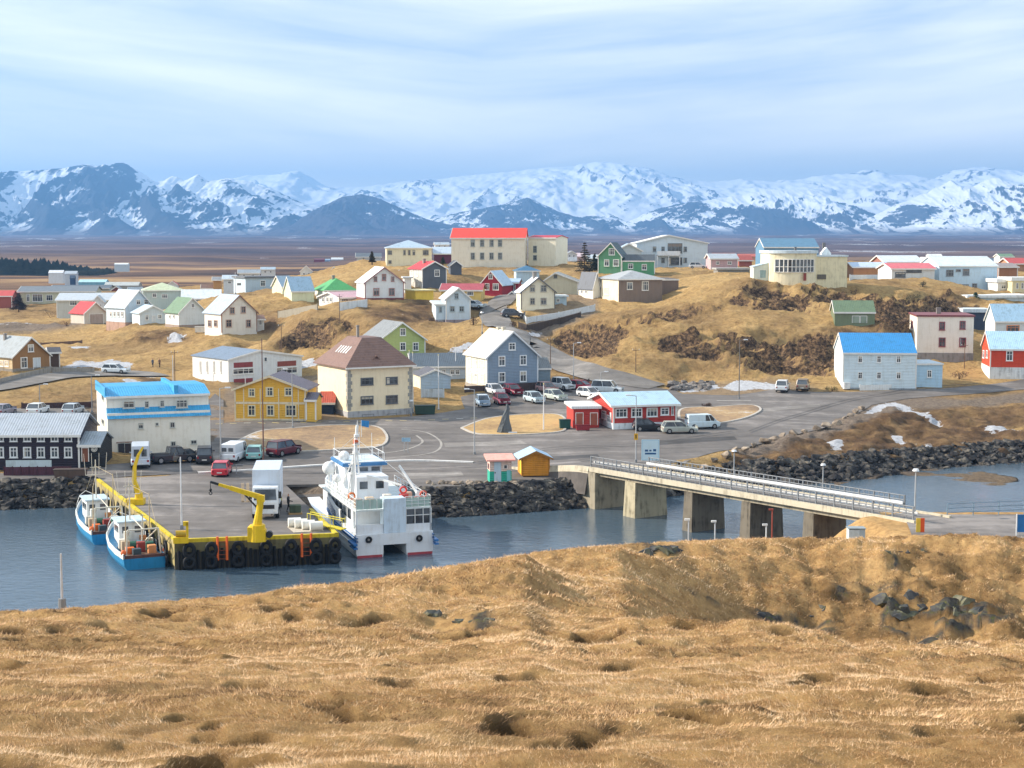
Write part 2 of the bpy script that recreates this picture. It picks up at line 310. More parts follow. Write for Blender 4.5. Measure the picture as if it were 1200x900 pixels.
H('large slate blue gabled house with a white roof and two chimneys', 227, 571, 630, 456, 418, 390, 'gy', th=13, us=546, wall='8497ab', side='e6e2cc', rc='dcdbd2', over=0.4, frame='e8ecee', plinth=(0.35, '9a948c'),
  wins=[(600, 406, 8, 9), (588, 423, 8, 12), (613, 422, 8, 12), (588, 442, 8, 12), (613, 441, 8, 13)], lw=[(u, v, 3.4, 11) for u in (551, 558, 566) for v in (424, 443)], chim=[(583, 387, 4, 8), (589, 387, 4, 8)], trim='d5dbe0')
H('low slate grey wing right of the large slate blue house', 233, 630, 645, 450, 432, 420, 'gx', th=13, D=5, wall='8497a5', rc='6f7578', over=0.15, name='wing', cat='annex')
H('long low white house with a dark blue grey roof behind the flagpoles', 240, 483, 546, 446, 430, 415, 'gx', th=8, D=9, wall='c3cfd8', rc='55616c', over=0.25, wins=[(530, 436, 5, 6), (536, 436, 5, 6), (520, 436, 5, 6), (508, 436, 5, 6)])
H('small pale blue shed with a dark roof in front of the long white house', 224, 493, 528, 456, 441, 434, 'gy', th=10, us=484, wall='a9bfd2', side='e4dcc0', rc='5f5f66', over=0.2, name='shed', cat='shed')
H('red harbour café with four white framed windows and a pale blue roof', 194, 719, 792, 504, 475, 461, 'gx', th=6, us=694, wall='a32d33', side='c84a35', rc='a9c8dc', over=0.5, name='cafe_building', cat='building', frame='e9ecec', plinth=(0.85, 'dfe6ea'),
  wins=[(728, 484, 14, 11), (746, 483.5, 13, 11), (764, 483, 13, 11), (779, 482, 10, 9), (788, 481.5, 3, 10)], lw=[(708, 486, 5, 10), (714, 491, 5, 9)], chim=[(723, 466, 2, 3)])
H('low flat roofed red annex with two brown doors left of the café', 195.5, 672, 702, 503, 479, 476, 'flat', th=6, us=664, wall='8f2930', side='d24a35', rc='d9dde0', over=0.3, name='annex', cat='annex', doors=[(679, 491, 8, 14, '9c5640'), (696, 491, 8, 14, '9c5640')], ctl=False)
H('pale blue two storey house with a bright blue roof at the bend of the road', 232, 988, 1073, 456, 414, 391, 'gx', th=5, us=977, wall='b7d6ea', side='eef2ee', rc='2f86c4', over=0.12, frame='eceeec', kind='siding',
  wins=[(u, v, 5.5, 8.5) for u in (1008, 1030, 1053) for v in (421, 440)], plinth=(0.2, '9aa2a8'))
H('low pale blue annex with one window right of the blue roofed house', 233, 1074, 1104, 454, 427, 424.5, 'shed', th=5, D=6, wall='b7d6ea', rc='c3d3dd', over=0.1, frame='eceeec', name='annex', cat='annex', wins=[(1089, 438, 5.5, 9)], ctl=False)
H('square white house with maroon windows and a thin maroon roof edge', 257, 1074, 1140, 421, 371, 369, 'flat', th=6, us=1065, wall='d4d6cf', side='f2e9d8', rc='7c4448', over=0.2, kind='plain', plinth=(1.1, '8f8d8a'), frame='8c4a52',
  wins=[(1104, 382, 7, 10), (1128, 381, 7, 10), (1104, 401, 8, 11), (1128, 401, 8, 11)], chim=[(1105, 365, 5, 9)], lw=[(1069, 380, 3, 8)])
H('red house on a high white basement at the right edge', 243, 1160, 1222, 444, 409, 389, 'gx', th=4, us=1150, wall='bc3a31', side='e0572c', rc='a4c6de', over=0.2, frame='e8ecec', plinth=(1.85, 'd3d8da'), wins=[(1183, 417, 8, 12), (1208, 417, 8, 12), (1182, 439, 4, 3)],
  lw=[(1153, 415, 2, 9), (1157, 415, 2, 9)], doors=[(1193, 439, 5, 10, 'e6e9ea')])
H('white house with a pale blue roof and a lit gable behind the red house', 272, 1166, 1222, 400, 376, 357, 'gx', th=5, us=1154, wall='b4c9d8', side='ecebe4', rc='a9cbe2', over=0.2, wins=[(1187, 385, 15, 8)], frame='d88a58')
H('dark flat garage with a white roof edge behind the maroon windowed house', 285, 1130, 1157, 386, 366, 362, 'flat', th=-8, D=6, wall='3d4a5e', rc='c9d4dc', name='garage', cat='garage')
H('long low white building with small windows under the terrace, right side', 300, 1134, 1215, 372, 349, 346, 'flat', th=6, D=9, wall='c4d3da', rc='dbe3e6', name='workshop', cat='building', wins=[(1151, 356, 4, 6), (1162, 356, 9, 5)], ctl=False)
H('large pale blue apartment block with a snow white roof on the right ridge', 325, 1100, 1168, 348, 312, 301, 'gx', th=3, D=14, us=None, wall='c0d7e6', rc='ccd9e2', over=0.2, name='apartment_block', cat='building', kind='plain', frame='8a9096',
  wins=[(1113, 320, 9, 8), (1132, 319, 8, 8), (1123, 317, 6, 3), (1131, 337, 8, 8), (1142, 336, 6, 8)])
H('long white bungalow with a pink red roof left of the apartment block', 322, 1045, 1095, 328, 315, 309, 'gx', th=5, D=9, wall='dfe2e0', rc='cf6a72', wins=[(1055, 322, 12, 6), (1071, 317, 18, 5)], frame='555a60')
H('brown house with a snowy roof behind the pink roofed bungalow', 370, 1036, 1080, 318, 307, 300, 'gx', th=6, D=9, wall='9a6a5c', rc='cdd8e2', ctl=False)
H('long brown clad building with a pale roof on the right ridge', 345, 1000, 1042, 322, 313, 308, 'gx', th=3, D=7, wall='b98458', rc='b9cbe0', name='workshop', cat='building', kind='vert', ctl=False)
H('reddish roofed house at the right edge of the ridge', 380, 1184, 1225, 318, 309, 303, 'gx', th=3, D=8, wall='b08a70', rc='b34a4a')
H('brown walled house beside the apartment block at the right edge', 350, 1170, 1192, 328, 313, 309, 'gx', th=3, D=8, wall='a97858', rc='8f8584')
H('small cream house with two windows at the right edge below the ridge', 315, 1186, 1222, 344, 329, 325, 'flat', th=3, D=7, wall='dfd6ae', rc='dfe2e0', wins=[(1192, 335, 3, 7), (1198, 335, 3, 7)])
H('low white terrace house between the apartment block and the cream house', 318, 1169, 1184, 342, 331, 327, 'flat', th=3, D=6, wall='d9dcdc', rc='e2e6e8', wins=[(1176, 336, 6, 5)])
H('dark blue grey hall with a long flat roofline behind the round windowed library', 345, 895, 959, 318, 290, 280, 'gx', th=0, D=12, wall='5e86a4', rc='56809e', over=0.1, name='hall', cat='building', kind='plain', ctl=False)
H('pale teal lean-to with a sloping roof left of the library', 290, 883, 903, 329, 313, 308, 'shedr', th=4, us=879, wall='b5d0d2', side='ece8d6', rc='b9cfdc', over=0.15, name='lean_to', cat='annex', doors=[(894, 321, 7, 9, '93aeb2')])
H('wide white gabled building with a balcony and an arched window on the ridge', 380, 746, 829, 314, 285, 276, 'gy', th=0, us=740, D=12, wall='cbd8e0', rc='e3e8ea', over=0.4, name='hospital_building', cat='building', kind='plain', ax=0.45, frame='7d868a',
  wins=[(791, 291, 17, 12), (791, 306, 17, 9), (767, 292, 4, 6), (777, 292, 4, 6), (803, 292, 4, 6), (777, 305, 4, 6), (803, 305, 4, 6)])
H('small pink house on the ridge right of the white gabled building', 360, 833, 864, 316, 303, 298, 'gx', th=4, D=6, wall='c9a9ae', rc='a7b1bb', wins=[(841, 308, 4, 4), (855, 308, 5, 4)])
H('rust roofed house beside the small pink house', 375, 866, 881, 314, 305, 300, 'gx', th=4, D=6, wall='a9665a', rc='9c4a40')
H('green gabled house with a dark roof edge and white windows', 338, 701, 728, 321, 300, 285, 'gy', th=-8, ur=735, D=8, wall='639a76', rc='3c5258', wins=[(717, 295, 7, 8), (711, 308, 6, 8), (722, 308, 7, 8)], frame='e8ece8', ax=0.55)
H('low green wing with a dark flat roof right of the green gable', 337, 729, 767, 321, 306, 299, 'gx', th=-4, D=6, wall='5fa079', rc='4c5358', over=0.1, wins=[(755, 313, 6, 7), (739, 312, 6, 6)], frame='e4e8e6', name='wing', cat='annex', ctl=False)
H('low white house with pale gables behind the green wing', 372, 722, 752, 306, 294, 286, 'gy', th=0, D=8, wall='b9c8d0', rc='9fb6c8', ctl=False)
H('beige gabled house behind the beige two storey house', 312, 636, 677, 345, 330, 320, 'gy', th=-6, D=8, wall='c6c2aa', rc='9a9a94', ax=0.36, wins=[(651, 324, 4, 4)], frame='6a6a64')
H('little pale blue shed with one window beside the white fence', 288, 650, 664, 361, 348, 346, 'flat', th=6, D=4, wall='b6cdda', rc='d0dade', name='shed', cat='shed', wins=[(654, 352, 4, 4)], ctl=False)
H('small white cottage with a dark grey roof left of the brown hipped house', 300, 695, 703, 351, 336, 320, 'gy', th=24, us=678, D=9, wall='d7dbd8', side='ece8d8', rc='5f6670', over=0.2, lw=[(682, 341, 2.4, 6), (687, 341, 2.4, 6)])
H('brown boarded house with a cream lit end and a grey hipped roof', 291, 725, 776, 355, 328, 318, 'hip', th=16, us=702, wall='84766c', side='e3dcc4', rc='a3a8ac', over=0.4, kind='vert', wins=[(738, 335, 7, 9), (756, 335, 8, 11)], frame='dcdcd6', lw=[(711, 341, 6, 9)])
H('brown low extension of the hipped house running into the hillside', 300, 776, 795, 352, 328, 326, 'shed', th=16, D=6, wall='7d6e64', rc='5a5048', over=0.1, name='annex', cat='annex', ctl=False)
H('old dark green shed with two pale doors under the crags', 262, 978, 1025, 381, 366, 353, 'gx', th=4, us=973, D=4.5, wall='4d5c4c', side='93a07c', rc='62775c', over=0.15, name='shed', cat='shed', kind='vert', doors=[(1003, 374.5, 8, 8, '8d9c8c'), (1012, 374.5, 7, 8, '869686')])
H('low grey concrete garage row under the small pink house', 330, 841, 878, 328, 316, 314, 'flat', th=3, D=5, wall='8f8e88', rc='a9aba8', name='garage', cat='garage', ctl=False)
H('small white cabin between the boxy pale blue house and the hipped green house', 380, 262, 276, 335, 327, 323, 'gx', th=8, D=5, wall='d3d9dc', rc='b9c9d6', wins=[(269, 331, 4, 3)], ctl=False)
H('long dark roofed sheds behind the white office building', 470, 60, 128, 344, 338, 334.5, 'gx', th=6, D=9, wall='b9bcae', rc='5c6670', ctl=False, wins=[(u, 341, 3, 3) for u in (70, 82, 94, 106, 118)])
H('small brick red shed behind the white office building right end', 455, 131, 142, 346, 340, 336, 'gy', th=8, D=5, wall='8c5046', rc='9aa6ae', name='shed', cat='shed', ctl=False)
H('low white house with a grey roof behind the boxy pale blue house', 420, 280, 304, 326, 320, 316.5, 'gx', th=8, D=6, wall='d6dcde', rc='8c98a2', wins=[(286, 323, 3, 3), (296, 323, 4, 3)], ctl=False)
H('small ochre shed left of the boxy pale blue house', 400, 250, 259, 333, 328, 325, 'gx', th=8, D=4, wall='b98e58', rc='8a8f94', name='shed', cat='shed', ctl=False)
H('small grey shed between the steep street and the red house', 318, 596, 604, 352, 345, 342, 'gy', th=-6, D=4, wall='a9adae', rc='7c8288', name='shed', cat='shed', ctl=False)
H('little white garage left of the slate grey gabled house', 326, 474, 482, 334, 326, 324.5, 'flat', th=8, D=5, wall='dfe2e0', rc='c9d0d4', name='garage', cat='garage', ctl=False)
H('white house with a dark roof far behind the cream hipped house', 470, 418, 446, 306, 301, 297, 'gx', th=5, D=6, wall='cfd3d3', rc='5f6a74', wins=[(426, 303, 3, 3), (437, 303, 3, 3)], ctl=False)
H('grey blue barn behind the tall spruce', 420, 690, 702, 310, 303, 299, 'gx', th=5, D=6, wall='8fa3b0', rc='b9c6d0', ctl=False)
H('low white house at the far right below the snowy ridge roofs', 360, 1150, 1172, 322, 315, 311, 'gx', th=4, D=6, wall='d9dddd', rc='a3656a', ctl=False)
for a in [('white gabled house behind the low red roofed garage', 352, 108, 122, 362, 354, 347, 'gy', 'd6dadc', 'b9c3ca'), ('grey blue house left of the pale green hipped house', 400, 150, 166, 347, 341, 337, 'gx', 'a9bcc8', '7f8c96'), ('small white cottage with a red roof behind the pale green hipped house', 430, 196, 208, 339, 334, 330, 'gy', 'dcdedc', 'b84a48'),
          ('cream cottage with a brown roof behind the green roofed gable', 400, 236, 250, 344, 338, 334, 'gx', 'dcd4b8', '7c6254'), ('low white barn behind the boxy pale blue house, right side', 460, 306, 322, 321, 316, 313.5, 'gx', 'd9dddc', '9fb4c4'), ('white gabled house behind the cream twin gables', 400, 352, 366, 324, 318, 312, 'gy', 'dfe1de', '8c5048'),
          ('dark red cottage behind the green hipped roof', 395, 386, 397, 323, 318, 313, 'gy', '8a3f3c', 'a9b4bc'), ('pale yellow cottage left of the slate grey gabled house', 350, 463, 473, 327, 321, 317, 'gy', 'ded29c', '6f777e'), ('white low house behind the small maroon building', 430, 510, 526, 290.5, 287, 284.5, 'gx', 'd4d8da', 'a3b4c2'),
          ('white cottage with a grey roof right of the pink roofed far house', 470, 664, 676, 302, 298, 294.5, 'gy', 'd9dcdc', '8a949c'), ('small blue house far right between the bungalow roofs', 410, 1078, 1092, 311, 306, 302, 'gy', '8fb0cc', 'cdd6dc'), ('white house with a green roof at the far right horizon', 450, 1172, 1188, 305, 301, 298, 'gx', 'd9dcdc', '6c8c74')]:
    H(a[0], a[1], a[2], a[3], a[4], a[5], a[6], a[7], th=6, D=(a[3] - a[2]) / F * a[1] * 1.1, wall=a[8], rc=a[9], over=.2, ctl=False, wins=[(a[2] + (a[3] - a[2]) * q, (a[4] + a[5]) / 2, 2.4, 2.8) for q in (.3, .7)])
# far edge of the town
FARG = 'distant buildings on the edge of town'
for a in [('white farm shed at the far left in front of the dark wood', 640, 57, 74, 326, 320, 317, 'e3e6e6', 'dfe4e8'), ('pale grey shed at the far left next to the white farm shed', 600, 76, 90, 328, 321, 318, 'c3ccd4', 'b5c0ca'),
          ('long sky blue roofed shed far left beyond the town', 520, 92, 124, 337, 331, 328, '7fb4c8', 'a9d2de'), ('grey roofed barn far left behind the hipped roof', 500, 122, 162, 340, 335, 331, 'a9a89c', 'b4bab8'),
          ('dark blue shed at the far left beside the grey sheds', 570, 82, 88, 331, 326, 323, '3d5878', '4a6078'), ('long white roof far out on the left moor', 900, 134, 150, 314, 310, 308.5, 'cfd8da', 'dfe6ea'),
          ('tiny white house far out on the moor, centre left', 1300, 388, 402, 307, 304, 302, 'e6e8e8', 'cfd6da'), ('tiny maroon barn far out on the moor, centre left', 1250, 368, 380, 308, 304.5, 303, '8a4450', '6e4450'),
          ('tiny blue barn far out beside the maroon barn', 1260, 381, 387, 308, 305, 303.6, '86a9c8', '9ab4cc'), ('tiny white farmhouse alone on the left moor', 1400, 305, 315, 306.5, 304, 302.6, 'e6e8e8', 'd6dde2'),
          ('small white house half behind the school wing tree', 430, 666, 676, 313, 306, 302, 'd8dcdc', 'b5bcc2'), ('pink roofed house far behind the green gable', 500, 655, 684, 306, 301, 297, 'c9a8a0', 'd3c0c6'),
          ('long red roofed barn far right behind the ridge', 620, 1040, 1064, 306, 303, 300.5, 'c9b9a9', 'b06a68'), ('white shed far right on the moor', 640, 1088, 1104, 303, 300, 298, 'd9dde0', 'dfe4e8'),
          ('low dark roofed house far right behind the apartment block', 520, 1140, 1180, 312, 307, 303, 'a99a8c', '59697a'), ('brown roofed house behind the pink house on the ridge', 450, 836, 862, 306, 302, 297, 'a9857c', '8a5a55'),
          ('orange roofed barn far right of the library', 560, 866, 892, 305, 301, 298, 'c99a7c', 'b5655a')]:
    H(a[0], a[1], a[2], a[3], a[4], a[5], a[6], 'gx', th=3, D=(a[3] - a[2]) / F * a[1] * 0.6, wall=a[7], rc=a[8], over=0.1, group=FARG, ctl='far')
# solve each building's footprint
def foot(h, thd):
    Y = h['Y']; th = R(thd); c_, s_ = math.cos(th), math.sin(th); k0 = ray(h['u0'], h['vb'])[0]; k1 = ray(h['u1'], h['vb'])[0]
    x0 = k0 * Y; W = (k1 * Y - x0) / (c_ - k1 * s_); D = h['D']
    if h['us'] is not None: ks = ray(h['us'], h['vb'])[0]; q = -s_ - ks * c_; D = (ks * Y - x0) / (q if abs(q) > 1e-6 else 1e-6)
    elif h['ur'] is not None:
        xr, yr = x0 + W * c_, Y + W * s_; kr = ray(h['ur'], h['vb'])[0]; q = -s_ - kr * c_; D = (kr * yr - xr) / (q if abs(q) > 1e-6 else 1e-6)
    return x0, W, D
for h in HT:
    x0, W, D = foot(h, h['th'])
    if (h['us'] is not None or h['ur'] is not None) and not (max(3.0, 0.5 * W) <= D <= 1.35 * W + 2.5):
        best = None
        for q in range(-90, 100):
            t_ = q * 0.5; x_, W_, D_ = foot(h, t_); tg_ = min(max(W_ * 1.1, 5.5), 12.0)
            if D_ < 2 or W_ < 1: continue
            e = abs(math.log(D_ / tg_)) + 0.004 * abs(t_ - h['th'])
            if best is None or e < best[0]: best = (e, t_)
        if best: h['th'] = best[1]; x0, W, D = foot(h, h['th'])
    if not (1.0 < D < 30): D = 6
    h['x'], h['z'], h['W'], h['D'] = x0, zof(h['vb'], h['Y']), W, D
# ------------------------------------------------------------------ ground
ctl = []
for h in HT:
    if h['ctl'] is True:
        th = R(h['th']); ctl.append((h['x'], h['Y'], h['z'] + 0.05)); W = h['W']
        ctl.append((h['x'] + W * math.cos(th), h['Y'] + W * math.sin(th), h['z'] + 0.05))
def cz(u, v, z): p = atz(u, v, z); ctl.append((p.x, p.y, z))
def cy_(u, v, Y): p = pt(u, v, Y); ctl.append((p.x, p.y, p.z))
for a in [(-100, 575, 2.1), (0, 575, 2.2), (100, 565, 2.2), (250, 575, 2.2), (250, 550, 2.3), (450, 560, 2.2), (450, 530, 2.4), (550, 575, 2.2), (650, 567, 2.2), (700, 550, 2.5), (620, 530, 2.4), (560, 510, 2.6), (400, 510, 2.8), (330, 515, 2.7),
          (850, 528, 2.7), (800, 520, 2.7), (900, 505, 2.9), (980, 478, 3.3), (680, 520, 2.6), (620, 500, 2.8), (500, 485, 3.1), (580, 480, 3.6), (640, 478, 3.7), (600, 460, 4.2), (680, 460, 4.2), (540, 470, 3.8), (740, 520, 2.6),
          (760, 460, 4.3), (860, 468, 3.9), (900, 455, 4.5), (960, 460, 4.2), (820, 445, 5.0), (700, 447, 5.2), (660, 432, 6.4), (870, 485, 3.4), (1040, 462, 4.0), (1110, 458, 4.3), (1200, 450, 4.6), (1300, 445, 4.8),
          (1080, 475, 3.4), (1200, 490, 2.4), (1100, 500, 2.0), (1200, 515, 1.6), (1300, 500, 2.0), (1010, 500, 2.6), (0, 490, 3.4), (100, 490, 3.4), (-100, 490, 3.3), (60, 470, 4.4), (60, 448, 5.0), (-60, 450, 5.2), (150, 440, 4.8), (200, 458, 4.2),
          (260, 470, 3.8), (260, 500, 3.1), (140, 415, 6.0), (60, 412, 6.3), (200, 405, 7.2), (310, 410, 6.8), (120, 395, 7.0), (30, 395, 6.6), (-60, 400, 6.6), (350, 418, 6.3), (400, 425, 6.0)]: cz(*a)
for a in [(330, 388, 276), (345, 368, 288), (385, 372, 280), (430, 362, 284), (390, 398, 262), (440, 372, 275), (480, 392, 262), (520, 392, 266), (560, 383, 262), (575, 365, 278), (590, 352, 292), (605, 345, 305), (612, 385, 258), (560, 400, 250),
          (520, 405, 250), (640, 385, 272), (640, 402, 262), (660, 372, 282), (655, 405, 258), (700, 400, 257), (700, 375, 271), (700, 425, 243), (700, 360, 286), (760, 356, 284), (760, 380, 262), (760, 405, 250), (760, 430, 242),
          (800, 342, 290), (820, 332, 292), (820, 370, 268), (820, 400, 254), (830, 425, 244), (860, 333, 285), (880, 350, 276), (880, 375, 262), (880, 400, 254), (880, 430, 245), (930, 340, 283), (940, 358, 275), (940, 385, 260), (940, 410, 252), (940, 432, 246),
          (970, 335, 290), (975, 395, 256), (1010, 345, 283), (1040, 335, 290), (1050, 385, 262), (1040, 360, 275), (1090, 345, 288), (1120, 358, 290), (1080, 362, 278), (860, 320, 330), (800, 322, 335), (1000, 330, 315), (1100, 352, 296), (1160, 355, 296),
          (1120, 440, 248), (1150, 425, 256), (1060, 425, 250), (640, 318, 352), (600, 322, 350), (480, 318, 350), (540, 325, 345), (430, 320, 345), (420, 306, 400), (340, 362, 300), (260, 345, 345), (300, 352, 322), (200, 340, 420), (100, 345, 440), (0, 350, 440), (-80, 380, 330), (0, 368, 390), (0, 380, 340),
          (300, 330, 420), (380, 322, 420), (200, 332, 480), (50, 335, 500), (440, 312, 440), (560, 305, 440), (700, 308, 430), (800, 306, 440), (900, 305, 440), (1000, 305, 440), (1100, 306, 440), (1200, 308, 440), (1300, 335, 340), (1300, 380, 280), (-150, 340, 480)]: cy_(*a)
ctl = np.array(ctl)
# merge near-duplicate controls
keep = []
for i in range(len(ctl)):
    if all(np.hypot(*(ctl[i, :2] - ctl[j, :2])) > 1.5 for j in keep): keep.append(i)
ctl = ctl[keep]
def rbf_fit(P, c, lam=0.0):
    d = np.hypot(P[:, None, 0] - P[None, :, 0], P[:, None, 1] - P[None, :, 1]); K = np.sqrt(d * d + c * c)
    n = len(P); A = np.zeros((n + 1, n + 1)); A[:n, :n] = K - lam * np.eye(n); A[n, :n] = 1; A[:n, n] = 1
    return np.linalg.solve(A, np.append(P[:, 2], 0))
def rbf_eval(P, wt, c, x, y):
    x = np.asarray(x, float); y = np.asarray(y, float); out = np.zeros(x.size); X = x.ravel(); Yv = y.ravel(); n = len(P)
    for i in range(0, X.size, 60000):
        s = slice(i, i + 60000)
        out[s] = np.sqrt((X[s, None] - P[None, :, 0]) ** 2 + (Yv[s, None] - P[None, :, 1]) ** 2 + c * c) @ wt[:n] + wt[n]
    return out.reshape(x.shape)
CT = 2.5; wt_t = rbf_fit(ctl, CT, 0.6)
shore = [atz(u, v, 0) for u, v in [(-260, 598), (-100, 598), (0, 597), (105, 593), (180, 590), (300, 596), (420, 603), (510, 606), (600, 601), (680, 595), (735, 590), (790, 580), (870, 570), (950, 566), (1010, 561), (1060, 552), (1120, 546), (1200, 541), (1330, 536)]]
SH = np.array([(p.x, p.y) for p in shore])
def shore_d(x, y):
    """distance to the waterline, positive inland"""
    best = np.full(np.shape(x), 1e9)
    for a, b in zip(SH[:-1], SH[1:]):
        d = b - a; L = (d ** 2).sum(); t = np.clip(((x - a[0]) * d[0] + (y - a[1]) * d[1]) / L, 0, 1)
        best = np.minimum(best, np.hypot(x - a[0] - t * d[0], y - a[1] - t * d[1]))
    yl = np.interp(x, SH[:, 0], SH[:, 1]); return np.where(y > yl, best, -best)
def far_z(x, y):
    base = np.interp(y, [400, 520, 700, 950, 1500, 2500, 4000, 7000, 12000, 30000], [10, 9, 7.5, 8.5, 13, 19, 27, 50, 95, 95])
    amp = np.interp(y, [450, 700, 1500, 4000, 9000], [0.5, 2.2, 4.0, 6, 12])
    r = base + amp * (fbm(x / 160 + 9, y / 260, 5, 31) - 0.5) * 2
    return r
def town_raw(x, y): 
    z = rbf_eval(ctl, wt_t, CT, x, y); t = sstep(430, 540, np.asarray(y, float)); 
    return z * (1 - t) + far_z(np.asarray(x, float), np.asarray(y, float)) * t
def town_z(x, y):
    x = np.asarray(x, float); y = np.asarray(y, float)
    z = town_raw(x, y); d = shore_d(x, y); sl = np.where(x > 18, 0.45, 0.85)
    return np.minimum(z, np.maximum(-3.0, d * sl))
def gp(u, v, lo=120, hi=600):
    """first point of the ground the pixel's ray meets"""
    a, b = ray(u, v); Y = np.arange(lo, hi, 0.5); d = HC + b * Y - town_raw(a * Y, Y)
    i = int(np.argmax(d < 0)) if (d < 0).any() else len(Y) - 1
    y = Y[i]; return Vector((a * y, y, float(town_z(np.array([a * y]), np.array([y]))[0])))
def tz(x, y): return float(town_z(np.array([float(x)]), np.array([float(y)]))[0])
def smoothline(pts, n=6):
    out = []
    P = [pts[0]] + list(pts) + [pts[-1]]
    for i in range(1, len(P) - 2):
        for k in range(n):
            t = k / n; a, b, c, d = [Vector(q[:2]) for q in P[i - 1:i + 3]]
            out.append(tuple(0.5 * ((2 * b) + (-a + c) * t + (2 * a - 5 * b + 4 * c - d) * t * t + (-a + 3 * b - 3 * c + d) * t ** 3)))
    out.append(tuple(pts[-1][:2])); return out
def in_poly(px, py, poly):
    r = np.zeros(np.shape(px), bool); n = len(poly)
    for i in range(n):
        x1, y1 = poly[i]; x2, y2 = poly[(i + 1) % n]
        c = ((y1 > py) != (y2 > py)) & (px < (x2 - x1) * (py - y1) / (y2 - y1 + 1e-12) + x1); r ^= c
    return r
def grid_mesh(name, X, Y, Z, m, attrs=None, smooth=True):
    nr, nc = X.shape; me = bpy.data.meshes.new(name); me.vertices.add(nr * nc)
    me.vertices.foreach_set('co', np.stack([X, Y, Z], -1).astype(np.float32).ravel())
    i = np.arange((nr - 1) * (nc - 1)); r, c = i // (nc - 1), i % (nc - 1); a = r * nc + c
    q = np.stack([a, a + 1, a + nc + 1, a + nc], -1).astype(np.int32)
    me.loops.add(q.size); me.loops.foreach_set('vertex_index', q.ravel()); me.polygons.add(len(q))
    me.polygons.foreach_set('loop_start', np.arange(len(q), dtype=np.int32) * 4); me.polygons.foreach_set('loop_total', np.full(len(q), 4, np.int32))
    if smooth: me.polygons.foreach_set('use_smooth', np.ones(len(q), bool))
    me.update(calc_edges=True)
    for k, v in (attrs or {}).items():
        at = me.attributes.new(k, 'FLOAT', 'POINT'); at.data.foreach_set('value', v.astype(np.float32).ravel())
    return link(name, me, m)
def attr(t, name):
    n = N(t, 'ShaderNodeAttribute'); n.attribute_name = name; return n.outputs['Fac']
def ground_material(near=False):
    m, t, b = newmat('grass_ground'); b.inputs['Roughness'].default_value = 0.95; b.inputs['Specular IOR Level'].default_value = 0.1
    g = N(t, 'ShaderNodeNewGeometry'); P = g.outputs['Position']
    if near:
        nA = noise(t, P, 0.35, 6, 0.65); nB = noise(t, P, 2.2, 8, 0.7)
        c1 = ramp(t, nA, [(0.3, (0.36, 0.20, 0.08)), (0.5, (0.58, 0.35, 0.15)), (0.7, (0.70, 0.46, 0.22))])
        c2 = ramp(t, nB, [(0.35, (0.15, 0.09, 0.04)), (0.6, (0.60, 0.40, 0.17))])
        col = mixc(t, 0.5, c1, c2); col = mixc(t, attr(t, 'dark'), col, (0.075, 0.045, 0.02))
        rock = attr(t, 'rock'); rc = ramp(t, noise(t, P, 3, 9, 0.75), [(0.35, (0.03, 0.028, 0.026)), (0.52, (0.10, 0.095, 0.085)), (0.62, (0.11, 0.115, 0.035)), (0.72, (0.22, 0.19, 0.12))])
        col = mixc(t, rock, col, rc)
        bp = N(t, 'ShaderNodeBump'); bp.inputs['Strength'].default_value = 1.0; bp.inputs['Distance'].default_value = 0.2
        t.links.new(noise(t, P, 5, 10, 0.8), bp.inputs['Height']); t.links.new(bp.outputs[0], b.inputs['Normal'])
        t.links.new(col, b.inputs['Base Color']); return m
    nA = noise(t, P, 0.035, 6, 0.6); nB = noise(t, P, 0.35, 8, 0.7); nC = noise(t, P, 1.6, 9, 0.75)
    c1 = ramp(t, nA, [(0.35, (0.34, 0.20, 0.08)), (0.5, (0.60, 0.37, 0.15)), (0.66, (0.74, 0.50, 0.23))])
    c2 = ramp(t, nB, [(0.34, (0.12, 0.075, 0.045)), (0.47, (0.44, 0.30, 0.13)), (0.66, (0.62, 0.46, 0.23))])
    c3 = ramp(t, nC, [(0.38, (0.08, 0.05, 0.03)), (0.56, (0.56, 0.39, 0.17))])
    col = mixc(t, 0.38, mixc(t, 0.55, c1, c2), c3)
    # darker, browner heather away from the mown turf
    col = mixc(t, mth(t, 'MULTIPLY', attr(t, 'heath'), 0.9), col, ramp(t, nB, [(0.35, (0.055, 0.038, 0.03)), (0.5, (0.13, 0.08, 0.05)), (0.62, (0.23, 0.15, 0.08)), (0.75, (0.3, 0.21, 0.12))]))
    # moor: long horizontal patches
    nF = noise(t, mapping(t, P, (0.0035, 0.009, 0.0)), 1.0, 8, 0.66); nG = noise(t, mapping(t, P, (0.0006, 0.0016, 0.0)), 1.0, 8, 0.66)
    moor = mixc(t, attr(t, 'veryfar'), ramp(t, nF, [(0.36, (0.05, 0.036, 0.03)), (0.48, (0.15, 0.09, 0.058)), (0.55, (0.32, 0.20, 0.10)), (0.68, (0.48, 0.33, 0.17))]), ramp(t, nG, [(0.35, (0.045, 0.036, 0.045)), (0.5, (0.10, 0.070, 0.072)), (0.62, (0.19, 0.135, 0.12))]))
    col = mixc(t, attr(t, 'moor'), col, moor)
    # rock where it is steep or marked
    sn = N(t, 'ShaderNodeSeparateXYZ'); t.links.new(g.outputs['True Normal'], sn.inputs[0])
    steep = mth(t, 'SUBTRACT', 0.74, sn.outputs[2]); 
    rk = mth(t, 'ADD', mth(t, 'ADD', mth(t, 'MULTIPLY', steep, 2.2), attr(t, 'rock')), mth(t, 'MULTIPLY', mth(t, 'SUBTRACT', nC, 0.5), 2.2))
    rk = ramp(t, mth(t, 'MULTIPLY', rk, attr(t, 'rockzone')), [(0.42, 0.0), (0.6, 1.0)])
